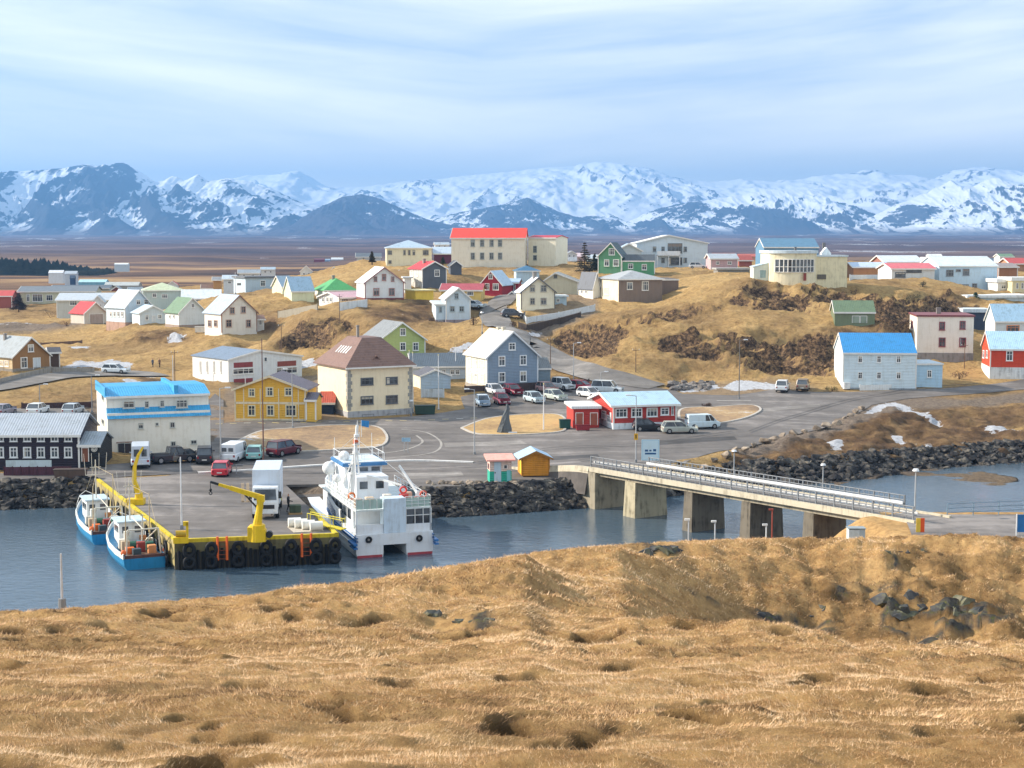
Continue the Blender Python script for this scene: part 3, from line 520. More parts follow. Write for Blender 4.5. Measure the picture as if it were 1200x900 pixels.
    rcol = ramp(t, nC, [(0.36, (0.022, 0.018, 0.017)), (0.47, (0.10, 0.068, 0.045)), (0.55, (0.24, 0.155, 0.09)), (0.66, (0.46, 0.30, 0.14))])
    col = mixc(t, rk, col, rcol)
    wet = attr(t, 'wet'); col = mixc(t, wet, col, ramp(t, nC, [(0.4, (0.012, 0.012, 0.014)), (0.6, (0.05, 0.042, 0.035)), (0.75, (0.10, 0.085, 0.06))]))
    gv = attr(t, 'gravel'); col = mixc(t, mth(t, 'MULTIPLY', gv, 0.9), col, ramp(t, nC, [(0.35, (0.16, 0.13, 0.11)), (0.65, (0.30, 0.25, 0.20))]))
    sw = ramp(t, mth(t, 'ADD', attr(t, 'snow'), mth(t, 'MULTIPLY', mth(t, 'SUBTRACT', mth(t, 'ADD', mth(t, 'MULTIPLY', nB, 0.5), mth(t, 'MULTIPLY', nC, 0.5)), 0.5), 3.4)), [(0.50, 0.0), (0.56, 1.0)])
    col = mixc(t, sw, col, ramp(t, nC, [(0.35, (0.42, 0.44, 0.48)), (0.6, (0.66, 0.69, 0.74))]))
    bp = N(t, 'ShaderNodeBump'); bp.inputs['Strength'].default_value = 0.85; bp.inputs['Distance'].default_value = 1.1
    t.links.new(nC, bp.inputs['Height']); t.links.new(bp.outputs[0], b.inputs['Normal'])
    t.links.new(col, b.inputs['Base Color']); return m
# town and far ground in one sheet, rows closer together near the camera
rows = [104.0]
while rows[-1] < 11800: rows.append(rows[-1] + max(0.45, rows[-1] * (0.0024 if rows[-1] < 460 else 0.009)))
rows = np.array(rows); ks = np.linspace(-0.50, 0.50, 760)
GX, GY = np.meshgrid(ks, rows); GX = GX * (GY + 40)
GZ = town_z(GX, GY); SD = shore_d(GX, GY); PU, PV = proj(GX, GY, GZ)
def soft(poly, blur):
    """0..1 inside a patch measured in the photo, with a soft edge of blur pixels"""
    m = np.zeros(PU.shape)
    for du in (-blur, 0, blur):
        for dv in (-blur * 0.5, 0, blur * 0.5): m += in_poly(PU + du, PV + dv, poly)
    return m / 9
near_t = GY < 345
cliff = np.maximum.reduce([soft([(640, 410), (655, 386), (700, 376), (740, 384), (720, 412), (690, 430), (650, 428)], 8), soft([(760, 398), (830, 384), (880, 396), (985, 390), (984, 441), (862, 441), (838, 420), (775, 414)], 9), soft([(640, 400), (700, 378), (770, 372), (840, 375), (985, 392), (980, 440), (860, 440), (760, 418), (690, 432), (640, 418)], 10) * .35,
    soft([(850, 355), (870, 332), (925, 336), (1000, 338), (1060, 348), (1120, 345), (1135, 362), (1080, 392), (1030, 392), (1000, 352), (950, 362), (900, 362)], 6), soft([(690, 378), (760, 366), (850, 352), (850, 362), (760, 380)], 4) * 0.8,
    soft([(322, 398), (350, 378), (395, 368), (420, 385), (380, 412), (330, 412)], 5) * 0.85, soft([(1140, 345), (1170, 350), (1160, 366), (1120, 362)], 4) * .6, soft([(150, 390), (205, 388), (215, 400), (160, 402)], 3) * .6]) * near_t
rk = ridged(GX / 11 + 0.5 * GY / 9 + GZ / 9, GY / 9 + GZ / 3.2, 6, 3, 0.55)
bl = np.round((vn(GX / 1.7 + 3, GY / 2.2, 5) + 0.5 * vn(GX / 0.8, GY / 1.0, 8)) * 3) / 3
GZ = GZ + cliff * ((rk - 0.5) * 5.0 + (bl - 0.7) * 0.45)
rough = sstep(0.2, 0.8, fbm(GX / 30, GY / 30, 3, 77)) * (GY < 420)
def flat_mask():
    m = np.zeros(PU.shape)
    for p in [[(-400, 620), (-400, 540), (120, 538), (250, 530), (260, 478), (330, 482), (545, 440), (700, 445), (800, 448), (960, 440), (1300, 425), (1300, 460), (1020, 480), (860, 535), (760, 560), (720, 620)]]:
        m = np.maximum(m, soft(p, 4))
    return m * (GY < 300)
GZ = GZ + (1 - flat_mask()) * (GY < 460) * sstep(-1, 3, SD) * ((fbm(GX / 5, GY / 5, 4, 12) - 0.5) * 0.8 + rough * (fbm(GX / 12, GY / 9, 4, 15) - 0.5) * 1.5 + (ridged(GX / 5, GY / 4 + GZ / 3, 4, 18) - .5) * .7)
bank = soft([(870, 528), (1000, 496), (1060, 484), (1200, 480), (1300, 480), (1300, 530), (900, 556)], 5) * near_t; GZ = GZ + bank * (fbm(GX / 3, GY / 2.2, 5, 19) - .5) * 1.8
def dline(px):
    L = smoothline([gp(u, v) for u, v in px]); m = np.full(GX.shape, 1e3); sel = (GY < 345); X_, Y_ = GX[sel], GY[sel]; b_ = np.full(X_.shape, 1e3)
    for a, c in zip(L[:-1], L[1:]):
        dx, dy = c[0] - a[0], c[1] - a[1]; q = dx * dx + dy * dy + 1e-9; t_ = np.clip(((X_ - a[0]) * dx + (Y_ - a[1]) * dy) / q, 0, 1); b_ = np.minimum(b_, np.hypot(X_ - a[0] - t_ * dx, Y_ - a[1] - t_ * dy))
    m[sel] = b_; return m
LFT = [(-120, 462), (-30, 458), (30, 448), (75, 440), (150, 438), (190, 446), (225, 456), (256, 470)]
UPR = [(770, 454), (730, 446), (690, 437), (655, 425), (628, 405), (604, 390), (580, 372), (578, 362), (588, 352), (604, 342)]
rdist = np.minimum(dline(LFT), dline(UPR)); rflat = sstep(5.5, 3.4, rdist)
GZ = GZ * (1 - rflat) + (town_z(GX, GY) - 0.12) * rflat
PU_, PV_ = PU, PV; PU, PV = proj(GX, GY, 0.0 * GX)
mud = soft([(1040, 552), (1085, 546), (1150, 553), (1195, 562), (1176, 570), (1110, 565), (1060, 556)], 3)
mud = np.maximum(mud, soft([(940, 566), (1000, 558), (1040, 552), (1030, 560), (985, 568)], 3)) * (GX > 25)
GZ = np.where((SD < 3) & (mud > 0.15), np.maximum(np.minimum(GZ, .3), -0.02 + (fbm(GX / 7, GY / 2.5, 4, 5) - .5) * 0.7 + (mud - .6) * .15), GZ); PU, PV = PU_, PV_
snowP = [[(846, 454), (868, 443), (895, 449), (925, 452), (920, 456), (880, 457), (858, 458)], [(790, 452), (835, 446), (845, 456), (800, 460)], [(1008, 488), (1028, 474), (1048, 471), (1085, 484), (1108, 494), (1096, 494), (1060, 481), (1040, 477), (1020, 486)], [(870, 462), (926, 458), (930, 464), (880, 470)], [(968, 516), (985, 514), (988, 524), (975, 524)],
         [(1040, 506), (1052, 508), (1064, 523), (1052, 520)], [(1078, 522), (1095, 520), (1090, 528), (1080, 528)], [(193, 402), (208, 390), (217, 390), (212, 402)], [(0, 374), (25, 366), (60, 370), (62, 378), (0, 380)], [(70, 432), (90, 424), (150, 424), (158, 430), (110, 432)], [(80, 406), (104, 405), (106, 409), (82, 409)],
         [(522, 412), (548, 396), (560, 398), (540, 412)], [(165, 443), (175, 438), (190, 436), (190, 440)], [(140, 446), (150, 442), (168, 448), (150, 450)], [(608, 392), (640, 386), (630, 394)], [(335, 424), (370, 418), (372, 428), (345, 432)], [(430, 386), (436, 382), (438, 386)], [(1150, 500), (1180, 502), (1200, 508), (1160, 506)],
         [(820, 470), (865, 466), (866, 470), (830, 474)]]
snow = np.zeros(PU.shape)
for p in snowP: snow = np.maximum(snow, soft(p, 3))
snow *= near_t
farsnow = sstep(0.64, 0.74, fbm(GX / 130, GY / 300, 5, 91)) * (GY > 900) * 0.5
dark_h = np.maximum.reduce([soft([(860, 530), (1000, 492), (1060, 480), (1200, 505), (1300, 512), (1300, 560), (860, 575)], 6) * .95, soft([(1105, 458), (1200, 452), (1300, 452), (1300, 500), (1140, 498), (1050, 470)], 6) * .55, soft([(930, 392), (1140, 340), (1150, 372), (1060, 392), (1050, 420), (980, 392)], 10) * .55,
    soft([(640, 440), (720, 442), (740, 450), (650, 452)], 3), soft([(420, 358), (500, 352), (520, 378), (440, 378)], 5) * .6, soft([(160, 440), (205, 445), (215, 455), (170, 452)], 3), soft([(300, 382), (318, 370), (330, 384), (310, 392)], 4), soft([(155, 390), (205, 386), (225, 398), (160, 400)], 4) * 0.7]) * near_t
grav = np.maximum.reduce([soft([(290, 560), (440, 560), (450, 612), (300, 612)], 3),soft([(240, 498), (450, 500), (452, 530), (300, 532), (240, 545)], 4), soft([(260, 460), (272, 450), (320, 440), (400, 440), (400, 495), (250, 500)], 4) * .8, soft([(610, 382), (660, 370), (700, 360), (700, 366), (630, 396)], 3), soft([(790, 450), (920, 445), (960, 455), (900, 470), (820, 480)], 4) * .7,
    soft([(960, 470), (1050, 462), (1130, 468), (1200, 460), (1300, 458), (1300, 468), (1200, 472), (1060, 480), (960, 515), (880, 532), (860, 530)], 3), soft([(730, 548), (760, 560), (730, 575), (640, 575), (500, 575)], 3), soft([(-200, 380), (60, 374), (110, 372), (100, 384), (0, 392), (-200, 400)], 4), soft([(10, 490), (130, 465), (260, 470), (260, 492), (0, 500)], 3), soft([(600, 345), (700, 345), (700, 365), (640, 372)], 3) * .7]) * near_t
hth = np.clip(dark_h + sstep(0.45, 0.7, fbm(GX / 14, GY / 14, 4, 44)) * 0.45 * (1 - flat_mask()), 0, 1)
gm = ground_material()
ground = grid_mesh('terrain', GX, GY, GZ, gm, dict(heath=hth, moor=sstep(370, 520, GY), veryfar=sstep(850, 1700, GY), rock=cliff * (0.05 + 1.0 * sstep(.56, .40, rk)) + 0.45 * soft([(860, 545), (1000, 510), (1300, 530), (1300, 560), (860, 580)], 5) * near_t, rockzone=np.clip(cliff * 1.4 + 0.02, 0, 1),
    wet=np.clip(sstep(1.5, 0.3, GZ) * (GY < 230) * (1 - .35 * sstep(.2, .5, mud)), 0, 1), gravel=np.maximum(grav, .5 * sstep(.2, .5, mud)), snow=np.maximum(snow, farsnow)))
tag(ground, kind='structure')
ground['label'] = 'dry golden and brown ground under the town and moor'
# sheet draped on the ground, outline in metres
def drape(name, poly, m, lift=0.06, cell=3.0, label=None):
    bm = bmesh.new(); vs = [bm.verts.new((x, y, 0)) for x, y in poly]; es = [bm.edges.new((vs[i], vs[(i + 1) % len(vs)])) for i in range(len(vs))]
    bmesh.ops.triangle_fill(bm, edges=es, use_beauty=True)
    xs = [p[0] for p in poly]; ys = [p[1] for p in poly]
    for lo, hi, no in ((min(xs), max(xs), (1, 0, 0)), (min(ys), max(ys), (0, 1, 0))):
        t = lo + cell
        while t < hi:
            bmesh.ops.bisect_plane(bm, geom=bm.verts[:] + bm.edges[:] + bm.faces[:], plane_co=Vector(no) * t, plane_no=no); t += cell
    X = np.array([v.co.x for v in bm.verts]); Yy = np.array([v.co.y for v in bm.verts]); Z = town_z(X, Yy)
    for v, z in zip(bm.verts, Z): v.co.z = z + lift
    for f in bm.faces:
        f.smooth = True
        if f.normal.z < 0: f.normal_flip()
    bmesh.ops.recalc_face_normals(bm, faces=bm.faces[:])
    me = bpy.data.meshes.new(name); bm.to_mesh(me); bm.free()
    if me.polygons and sum(p.normal.z for p in me.polygons) < 0: me.flip_normals()
    o = link(name, me, m); tag(o, kind='structure'); return o
def ppoly(px): return [tuple(gp(u, v)[:2]) for u, v in px]
def ribbon(line, wd):
    L = [Vector(p) for p in line]; l, r = [], []
    for i, p in enumerate(L):
        d = (L[min(i + 1, len(L) - 1)] - L[max(i - 1, 0)]).normalized(); n = Vector((-d.y, d.x)); l.append(tuple(p + n * wd / 2)); r.append(tuple(p - n * wd / 2))
    return l + r[::-1]
def strip(name, line, wd, m, lift, hgt=None, parent=None):
    """a narrow band along a line: painted line, path or (with hgt) a raised kerb"""
    L = [Vector(p[:2]) for p in line]; b = MB(); prev = None
    for i, p in enumerate(L):
        d = (L[min(i + 1, len(L) - 1)] - L[max(i - 1, 0)]).normalized(); n = Vector((-d.y, d.x)) * wd / 2; z = tz(p.x, p.y) + lift
        a, c = p + n, p - n; cur = [(a.x, a.y, z), (c.x, c.y, z), (c.x, c.y, z - (hgt or 0)), (a.x, a.y, z - (hgt or 0))]
        if prev:
            if hgt: b.add(prev + cur, [(0, 1, 5, 4), (1, 2, 6, 5), (3, 0, 4, 7)])
            else: b.add(prev[:2] + cur[:2], [(0, 1, 3, 2)])
        prev = cur
    o = b.build(name, m, parent); tag(o, kind='structure') if parent is None else None; return o
def asphalt(name, base, sc=0.2):
    m, t, b = newmat(name); b.inputs['Roughness'].default_value = 0.85; b.inputs['Specular IOR Level'].default_value = 0.25
    P = N(t, 'ShaderNodeNewGeometry').outputs['Position']
    nA = noise(t, mapping(t, P, (1, 0.5, 1)), 0.05, 5, 0.6, 0.8); nB = noise(t, P, 0.6, 8, 0.7); nC = noise(t, mapping(t, P, (0.35, 1.6, 1), (0, 0, 0), (0, 0, R(14))), 0.25, 6, 0.6)
    f = mth(t, 'ADD', mth(t, 'ADD', mth(t, 'MULTIPLY', nA, 0.4), mth(t, 'MULTIPLY', nB, 0.25)), mth(t, 'MULTIPLY', nC, 0.35))
    t.links.new(ramp(t, f, [(0.40, tuple(x * 0.55 for x in base)), (0.48, tuple(x * .85 for x in base)), (0.53, base), (0.60, tuple(x * 1.55 for x in base))]), b.inputs['Base Color']); return m
am = asphalt('asphalt', (0.165, 0.152, 0.143)); am2 = asphalt('old_asphalt', (0.20, 0.188, 0.175)); pavem = asphalt('pavement', (0.30, 0.29, 0.27))
qy = ppoly([(-240, 569), (-60, 568), (60, 567), (105, 566)]) + [(-42, 156.2), (-40.8, 154.2), (-22.5, 153.2)] + ppoly([(420, 574), (500, 572), (560, 570), (650, 567), (692, 565)]) + ppoly([(715, 560), (742, 552), (800, 541), (840, 530), (877, 525), (924, 512), (960, 504), (990, 494), (1005, 485), (1022, 475), (1060, 468), (1130, 463), (1200, 457), (1320, 448),
       (1320, 438), (1200, 445), (1106, 456), (990, 460), (955, 460), (905, 457), (860, 464), (800, 462), (790, 458), (745, 451), (720, 447), (700, 451), (640, 455), (560, 462), (540, 466), (545, 480), (490, 488), (375, 493), (262, 497), (262, 470), (252, 462), (244, 470), (246, 540), (118, 546), (95, 554), (-60, 556), (-240, 556)])
road = drape('road', qy, am, 0.05)
lft = smoothline([gp(u, v) for u, v in LFT])
drape('side_road', ribbon(lft, 6.0), am2, 0.10)
up = smoothline([gp(u, v) for u, v in UPR])
drape('hill_road', ribbon(up, 5.2), am2, 0.12)
drape('parking_area', ppoly([(-160, 482), (100, 480), (112, 492), (108, 500), (-160, 500)]), am2, 0.09)
tk = smoothline([gp(u, v) for u, v in [(280, 421), (322, 402), (318, 385)]])
km = mat('b5b0a8', 0.8, dirt=0.15); pm = mat('dcdcda', 0.7, dirt=0.1)
gi = mat('c09a58', 0.95, dirt=0.3)
def island(pts, turf, lab):
    ln = smoothline([gp(u, v) for u, v in pts] + [gp(*pts[0])])[:-1]
    o = drape('verge', ln, turf, 0.16, 2.0); o['label'] = lab
    k = strip('kerb', ln + [ln[0]], 0.32, km, 0.18, 0.2)
vm = bpy.data.materials.new('verge_turf'); 
def turf(name, stops, sc=0.5):
    m, t, b = newmat(name); b.inputs['Roughness'].default_value = 0.95
    P = N(t, 'ShaderNodeNewGeometry').outputs['Position']
    n = mth(t, 'ADD', mth(t, 'MULTIPLY', noise(t, P, 0.12, 5, 0.6), 0.55), mth(t, 'MULTIPLY', noise(t, P, sc * 3, 8, 0.75), 0.45))
    t.links.new(ramp(t, n, stops), b.inputs['Base Color']); return m
tg = turf('golden_turf', [(0.4, (0.26, 0.16, 0.07)), (0.55, (0.48, 0.32, 0.13))]); tb = turf('brown_gravel', [(0.38, (0.16, 0.11, 0.07)), (0.50, (0.30, 0.20, 0.11)), (0.57, (0.42, 0.29, 0.14)), (0.60, (0.42, 0.40, 0.38)), (0.63, (0.6, 0.62, 0.66))])
island([(262, 527), (300, 508), (345, 503), (430, 500), (452, 510), (446, 524), (400, 528), (300, 532)], tb, 'brown gravelly verge with old snow above the quay')
island([(541, 503), (575, 491), (640, 486), (660, 490), (662, 500), (655, 507), (600, 511), (560, 510)], tg, 'golden turf island around the standing stone')
island([(796, 492), (800, 480), (840, 478), (880, 476), (891, 482), (870, 492), (830, 498)], tb, 'gravel and turf island right of the café')
# pale kerb line along the quay, arcs of the turning circle, edge markings
edge = smoothline([gp(u, v) for u, v in [(232, 556), (300, 552), (400, 545), (480, 541), (555, 543)]])
strip('kerb', edge, 0.45, pm, 0.20, 0.2)
for pts in ([(440, 533), (475, 528), (495, 519), (488, 511)], [(452, 538), (505, 532), (517, 520), (500, 508), (470, 504)], [(595, 512), (640, 508), (658, 504), (640, 500)]):
    strip('road_marking', smoothline([gp(u, v) for u, v in pts]), 0.28, mat('9c9892', 0.8, dirt=.2), 0.066)
for i in range(28):
    u = 236 + i * 16.6; v = np.interp(u, [236, 480, 720], [498, 493.5, 485]); a = gp(u, v); b_ = gp(u + 8, v - 0.1)
    strip('road_marking', [tuple(a[:2]), tuple(b_[:2])], 0.30, mat('d9c98f' if i % 3 else 'd8d5cc', 0.8), 0.07)
for (u, v, w_) in ((700, 497, 12), (716, 499, 10), (672, 506, 30), (860, 470, 40)):
    strip('road_marking', [tuple(gp(u - w_ / 2, v)[:2]), tuple(gp(u + w_ / 2, v)[:2])], 0.35, mat('c9c6c0', 0.8), 0.068)
# ------------------------------------------------------------------ water
wm, t, b = newmat('water'); b.inputs['Base Color'].default_value = (0.065, 0.102, 0.138, 1); b.inputs['Roughness'].default_value = 0.08; b.inputs['IOR'].default_value = 1.33
P = N(t, 'ShaderNodeNewGeometry').outputs['Position']
h1 = noise(t, mapping(t, P, (1, 1.5, 1), (0, 0, 0), (0, 0, R(20))), 1.1, 6, 0.62, 0.5); h2 = noise(t, P, 0.12, 3, 0.5)
bp = N(t, 'ShaderNodeBump'); bp.inputs['Strength'].default_value = 0.55; bp.inputs['Distance'].default_value = 0.10
t.links.new(mth(t, 'MULTIPLY', h1, mth(t, 'ADD', 0.4, h2)), bp.inputs['Height']); t.links.new(bp.outputs[0], b.inputs['Normal'])
wt = MB(); wt.add([(-420, 20, 0), (420, 20, 0), (420, 330, 0), (-420, 330, 0)], [(0, 1, 2, 3)])
tag(wt.build('water', wm), kind='structure')
# ------------------------------------------------------------------ near hill
nc = []
def ny(u, v, Y): p = pt(u, v, Y); nc.append((p.x, p.y, p.z))
for x in (-14, -5, 0, 5, 14): nc.append((x, -2, 25.1)); nc.append((x, 4, 24.3))
for v, Y in ((905, 11), (850, 15), (800, 21), (762, 29)):
    for u in (-350, -80, 200, 460, 740, 1000, 1280, 1550): ny(u, v, Y)
for u, v, Y in [(-300, 734, 40), (-100, 726, 41), (0, 719, 42), (150, 706, 44), (300, 695, 47), (420, 680, 51), (500, 668, 55), (620, 648, 62), (750, 639, 67), (850, 633, 71), (920, 628, 73), (1000, 629, 74), (1100, 626, 75), (1200, 629, 75), (1350, 630, 75), (1500, 632, 75),
                (300, 728, 37), (520, 728, 38), (640, 732, 38), (600, 700, 46), (700, 690, 50), (700, 665, 57), (720, 735, 38), (800, 737, 38.5), (900, 738, 39), (1000, 737, 39), (1100, 736, 39), (1200, 735, 39), (1350, 735, 39), (1500, 735, 39),
                (780, 690, 56), (800, 664, 63)]: ny(u, v, Y)
def nz(u, Y, z): nc.append((ray(u, 700)[0] * Y, Y, z))
for u in (900, 1000, 1100, 1200, 1350, 1550): nz(u, 46, 13.9); nz(u, 54, 11.0); nz(u, 60, 11.0); nz(u, 66, 12.6)
nz(820, 50, 13.0); nz(820, 58, 12.1); nz(760, 48, 14.6)
for u, Y in [(-300, 50), (0, 52), (150, 55), (300, 59), (450, 65), (600, 74), (700, 80)]: nz(u, Y, 6.0); nz(u, Y + 12, -3)
for u in (800, 900, 1000, 1150, 1300, 1550): nz(u, 86, 6.5); nz(u, 97, 4.0)
nz(800, 100, -3); nz(700, 92, -3); nz(880, 118, -3); nz(960, 128, -3)
for x in (27, 34, 45, 60, 80): nc.append((x, 108, 4.9)); nc.append((x, 121, 4.9)); nc.append((x + 2, 129, -2.5)); nc.append((x + 3, 150, -4))
nc.append((22, 108, 2.0)); nc.append((24, 116, 1.8)); nc.append((14, 108, -2)); nc.append((20, 127, -2.5)); nc.append((-60, 110, -4)); nc.append((-20, 120, -4)); nc.append((0, 120, -4))
nc = np.array(nc); CN = 1.5; wt_n = rbf_fit(nc, CN, 0.3)
nr_ = [-1.0]
while nr_[-1] < 150: nr_.append(nr_[-1] + max(0.055, (nr_[-1] + 4) * 0.0052))
nr_ = np.array(nr_); NX, NY = np.meshgrid(np.linspace(-0.66, 0.66, 1200), nr_); NX = NX * (NY + 14)
NZ0 = rbf_eval(nc, wt_n, CN, NX, NY); PU2, PV2 = proj(NX, NY, NZ0)
land = sstep(-1.5, 1.0, NZ0); roadm = sstep(104, 106.5, NY) * sstep(127, 123, NY) * sstep(26, 29, NX)
fr = sstep(20, 60, NY)
hum = (fbm(NX / 1.3, NY / 1.0, 4, 101) - 0.5) * (0.34 + 0.25 * fr) + (fbm(NX / 6 + 4, NY / 4, 3, 55) - 0.5) * (0.34 + fr * .4) + (fbm(NX / 0.35, NY / 0.3, 3, 9) - 0.5) * 0.10
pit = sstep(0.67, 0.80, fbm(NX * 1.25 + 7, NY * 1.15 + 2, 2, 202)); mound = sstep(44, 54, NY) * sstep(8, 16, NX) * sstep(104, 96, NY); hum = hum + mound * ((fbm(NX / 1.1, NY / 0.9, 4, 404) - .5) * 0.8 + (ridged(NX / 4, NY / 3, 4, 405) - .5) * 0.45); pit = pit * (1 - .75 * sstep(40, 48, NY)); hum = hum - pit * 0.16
def softn(poly, b):
    m = np.zeros(PU2.shape)
    for du in (-b, 0, b):
        for dv in (-b * .5, 0, b * .5): m += in_poly(PU2 + du, PV2 + dv, poly)
    return m / 9
rz = np.maximum.reduce([softn([(1030, 700), (1060, 688), (1100, 695), (1180, 705), (1185, 728), (1120, 740), (1040, 735)], 8), softn([(880, 712), (975, 712), (980, 732), (900, 736)], 6) * .8, softn([(800, 690), (850, 690), (860, 720), (810, 722)], 8) * .5,
    softn([(950, 668), (1100, 672), (1110, 684), (960, 682)], 6) * .7, softn([(740, 642), (800, 640), (800, 654), (745, 656)], 5) * .7, softn([(1030, 640), (1110, 645), (1105, 656), (1040, 655)], 5) * .7, softn([(490, 716), (575, 722), (578, 734), (530, 734), (495, 726)], 5) * .6]) * (NY > 30)
rrk = ridged(NX / 2.4, NY / 2 + NZ0 / 1.5, 5, 17, .6)
NZ = NZ0 + land * (1 - roadm) * hum * np.clip((NY + 1) / 6, 0.2, 1) + rz * (rrk - 0.5) * 0.55
ucr = [-500, -300, 0, 75, 150, 300, 340, 420, 500, 560, 620, 700, 760, 850, 920, 1000, 1060, 1130, 1200, 1500]; vcr = [745, 738, 719, 714, 708, 697, 688, 681, 668, 658, 648, 640, 636, 632, 630, 631, 628, 626, 630, 634]
pu, pv = proj(NX, NY, NZ); exc = np.where((NY > 30) & (NY < 90), (np.interp(pu, ucr, vcr) - pv) * NY / F, -9).max(0); exc = np.clip(exc, -0.6, None)
ker = np.hanning(15); ker /= ker.sum(); exc = np.convolve(np.pad(exc, 7, 'edge'), ker, 'valid'); dyc = sstep(14, 45, NY) * exc[None, :] * (1 - roadm) * sstep(104, 98, NY); NZ = NZ - dyc; NZ0 = NZ0 - dyc
NZ = np.where(NY > 84, np.minimum(NZ, 4.93 - .25 * sstep(110, 104, NY)), NZ); q_ = sstep(107.5, 109.5, NY) * sstep(125.5, 123, NY) * sstep(27.5, 29.5, NX); NZ = NZ * (1 - q_) + 4.9 * q_; NZ0 = np.minimum(NZ0, NZ + 3)
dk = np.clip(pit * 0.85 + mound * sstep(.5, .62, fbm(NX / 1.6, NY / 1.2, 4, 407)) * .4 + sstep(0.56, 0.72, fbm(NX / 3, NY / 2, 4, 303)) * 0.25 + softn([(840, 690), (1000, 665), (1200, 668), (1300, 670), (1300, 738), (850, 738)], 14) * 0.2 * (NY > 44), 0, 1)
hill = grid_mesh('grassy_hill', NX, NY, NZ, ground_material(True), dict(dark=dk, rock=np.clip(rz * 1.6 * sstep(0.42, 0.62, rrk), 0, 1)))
tag(hill, kind='structure'); hill['label'] = 'foreground hill of dry golden grass and rocks'
def hz_(x, y):
    z = rbf_eval(nc, wt_n, CN, np.array([float(x)]), np.array([float(y)])); return float(z[0])
# grass blades over the near hill, one mesh
def grass():
    rng = np.random.default_rng(5); V = []; Cc = []
    dz = lambda A: A
    iy = np.searchsorted
    for (y0, y1, n, hh, ww) in ((7.0, 15, 330000, 0.042, 0.007), (15, 26, 340000, 0.058, 0.011), (26, 45, 280000, 0.085, 0.018), (45, 82, 290000, 0.14, 0.03)):
        y = y0 + (y1 - y0) * np.sqrt(rng.random(n)) if False else np.sqrt(y0 ** 2 + (y1 ** 2 - y0 ** 2) * rng.random(n)); k = (rng.random(n) - 0.5) * 0.98; x = k * (y + 6)
        # sample the hill height by bilinear lookup
        r = np.clip(np.searchsorted(nr_, y) - 1, 0, len(nr_) - 2); fy = (y - nr_[r]) / (nr_[r + 1] - nr_[r]); cc = (x / (y + 14) + 0.66) / 1.32 * 1199; c = np.clip(cc.astype(int), 0, 1198); fx = cc - c
        S = lambda A: (A[r, c] * (1 - fx) + A[r, c + 1] * fx) * (1 - fy) + (A[r + 1, c] * (1 - fx) + A[r + 1, c + 1] * fx) * fy
        z = S(NZ); dd = S(dk); rr = S(rz); ok = (rr < 0.5) & (z > 1)
        x, y, z, dd = x[ok], y[ok], z[ok], dd[ok]; n = len(x)
        cl = fbm(x / 0.35, y / 0.35, 2, 71); h = hh * (0.45 + 0.9 * rng.random(n)) * (0.5 + cl); ang = rng.random(n) * 2 * np.pi; lean = (0.3 + 1.1 * rng.random(n)) * h
        wind = (fbm(x / 2.5, y / 2.5, 2, 88) - .5) * 2.2; lx = np.cos(ang) * lean + wind * h; ly = np.sin(ang) * lean + (fbm(x / 2.2, y / 2.2, 2, 89) - .5) * 1.6 * h; wa = rng.random(n) * np.pi; wx = np.cos(wa) * ww * .5; wy = np.sin(wa) * ww * .3
        p0 = np.stack([x - wx, y - wy, z - 0.02], -1); p1 = np.stack([x + wx, y + wy, z - 0.02], -1); p2 = np.stack([x + lx, y + ly, z + h * 0.55], -1)
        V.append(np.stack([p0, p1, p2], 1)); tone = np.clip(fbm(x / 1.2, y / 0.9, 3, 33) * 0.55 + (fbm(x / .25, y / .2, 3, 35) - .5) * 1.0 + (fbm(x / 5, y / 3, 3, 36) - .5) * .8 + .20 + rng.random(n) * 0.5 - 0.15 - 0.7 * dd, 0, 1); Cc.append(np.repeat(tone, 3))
    V = np.concatenate(V); n = len(V); me = bpy.data.meshes.new('dry_grass'); me.vertices.add(n * 3); me.vertices.foreach_set('co', V.astype(np.float32).ravel())
    me.loops.add(n * 3); me.loops.foreach_set('vertex_index', np.arange(n * 3, dtype=np.int32)); me.polygons.add(n)
    me.polygons.foreach_set('loop_start', np.arange(n, dtype=np.int32) * 3); me.polygons.foreach_set('loop_total', np.full(n, 3, np.int32)); me.update(calc_edges=True)
    at = me.attributes.new('tone', 'FLOAT', 'POINT'); at.data.foreach_set('value', np.concatenate(Cc).astype(np.float32))
    m, t, b = newmat('dry_grass'); b.inputs['Roughness'].default_value = 0.7; b.inputs['Specular IOR Level'].default_value = 0.2
    t.links.new(ramp(t, attr(t, 'tone'), [(0.05, (0.12, 0.07, 0.035)), (0.25, (0.42, 0.245, 0.115)), (0.48, (0.74, 0.465, 0.235)), (0.85, (0.94, 0.69, 0.43))]), b.inputs['Base Color'])
    tag(link('grass', me, m), 'short dry golden grass covering the foreground hill', 'grass', kind='stuff')
grass()
# causeway road at the right end of the bridge
cs = MB(); cs.add([(29.2, 111.6, 4.99), (90, 111.6, 4.99), (90, 121.5, 4.99), (31.0, 121.5, 4.99)], [(0, 1, 2, 3)]); tag(cs.build('road', am), kind='structure')
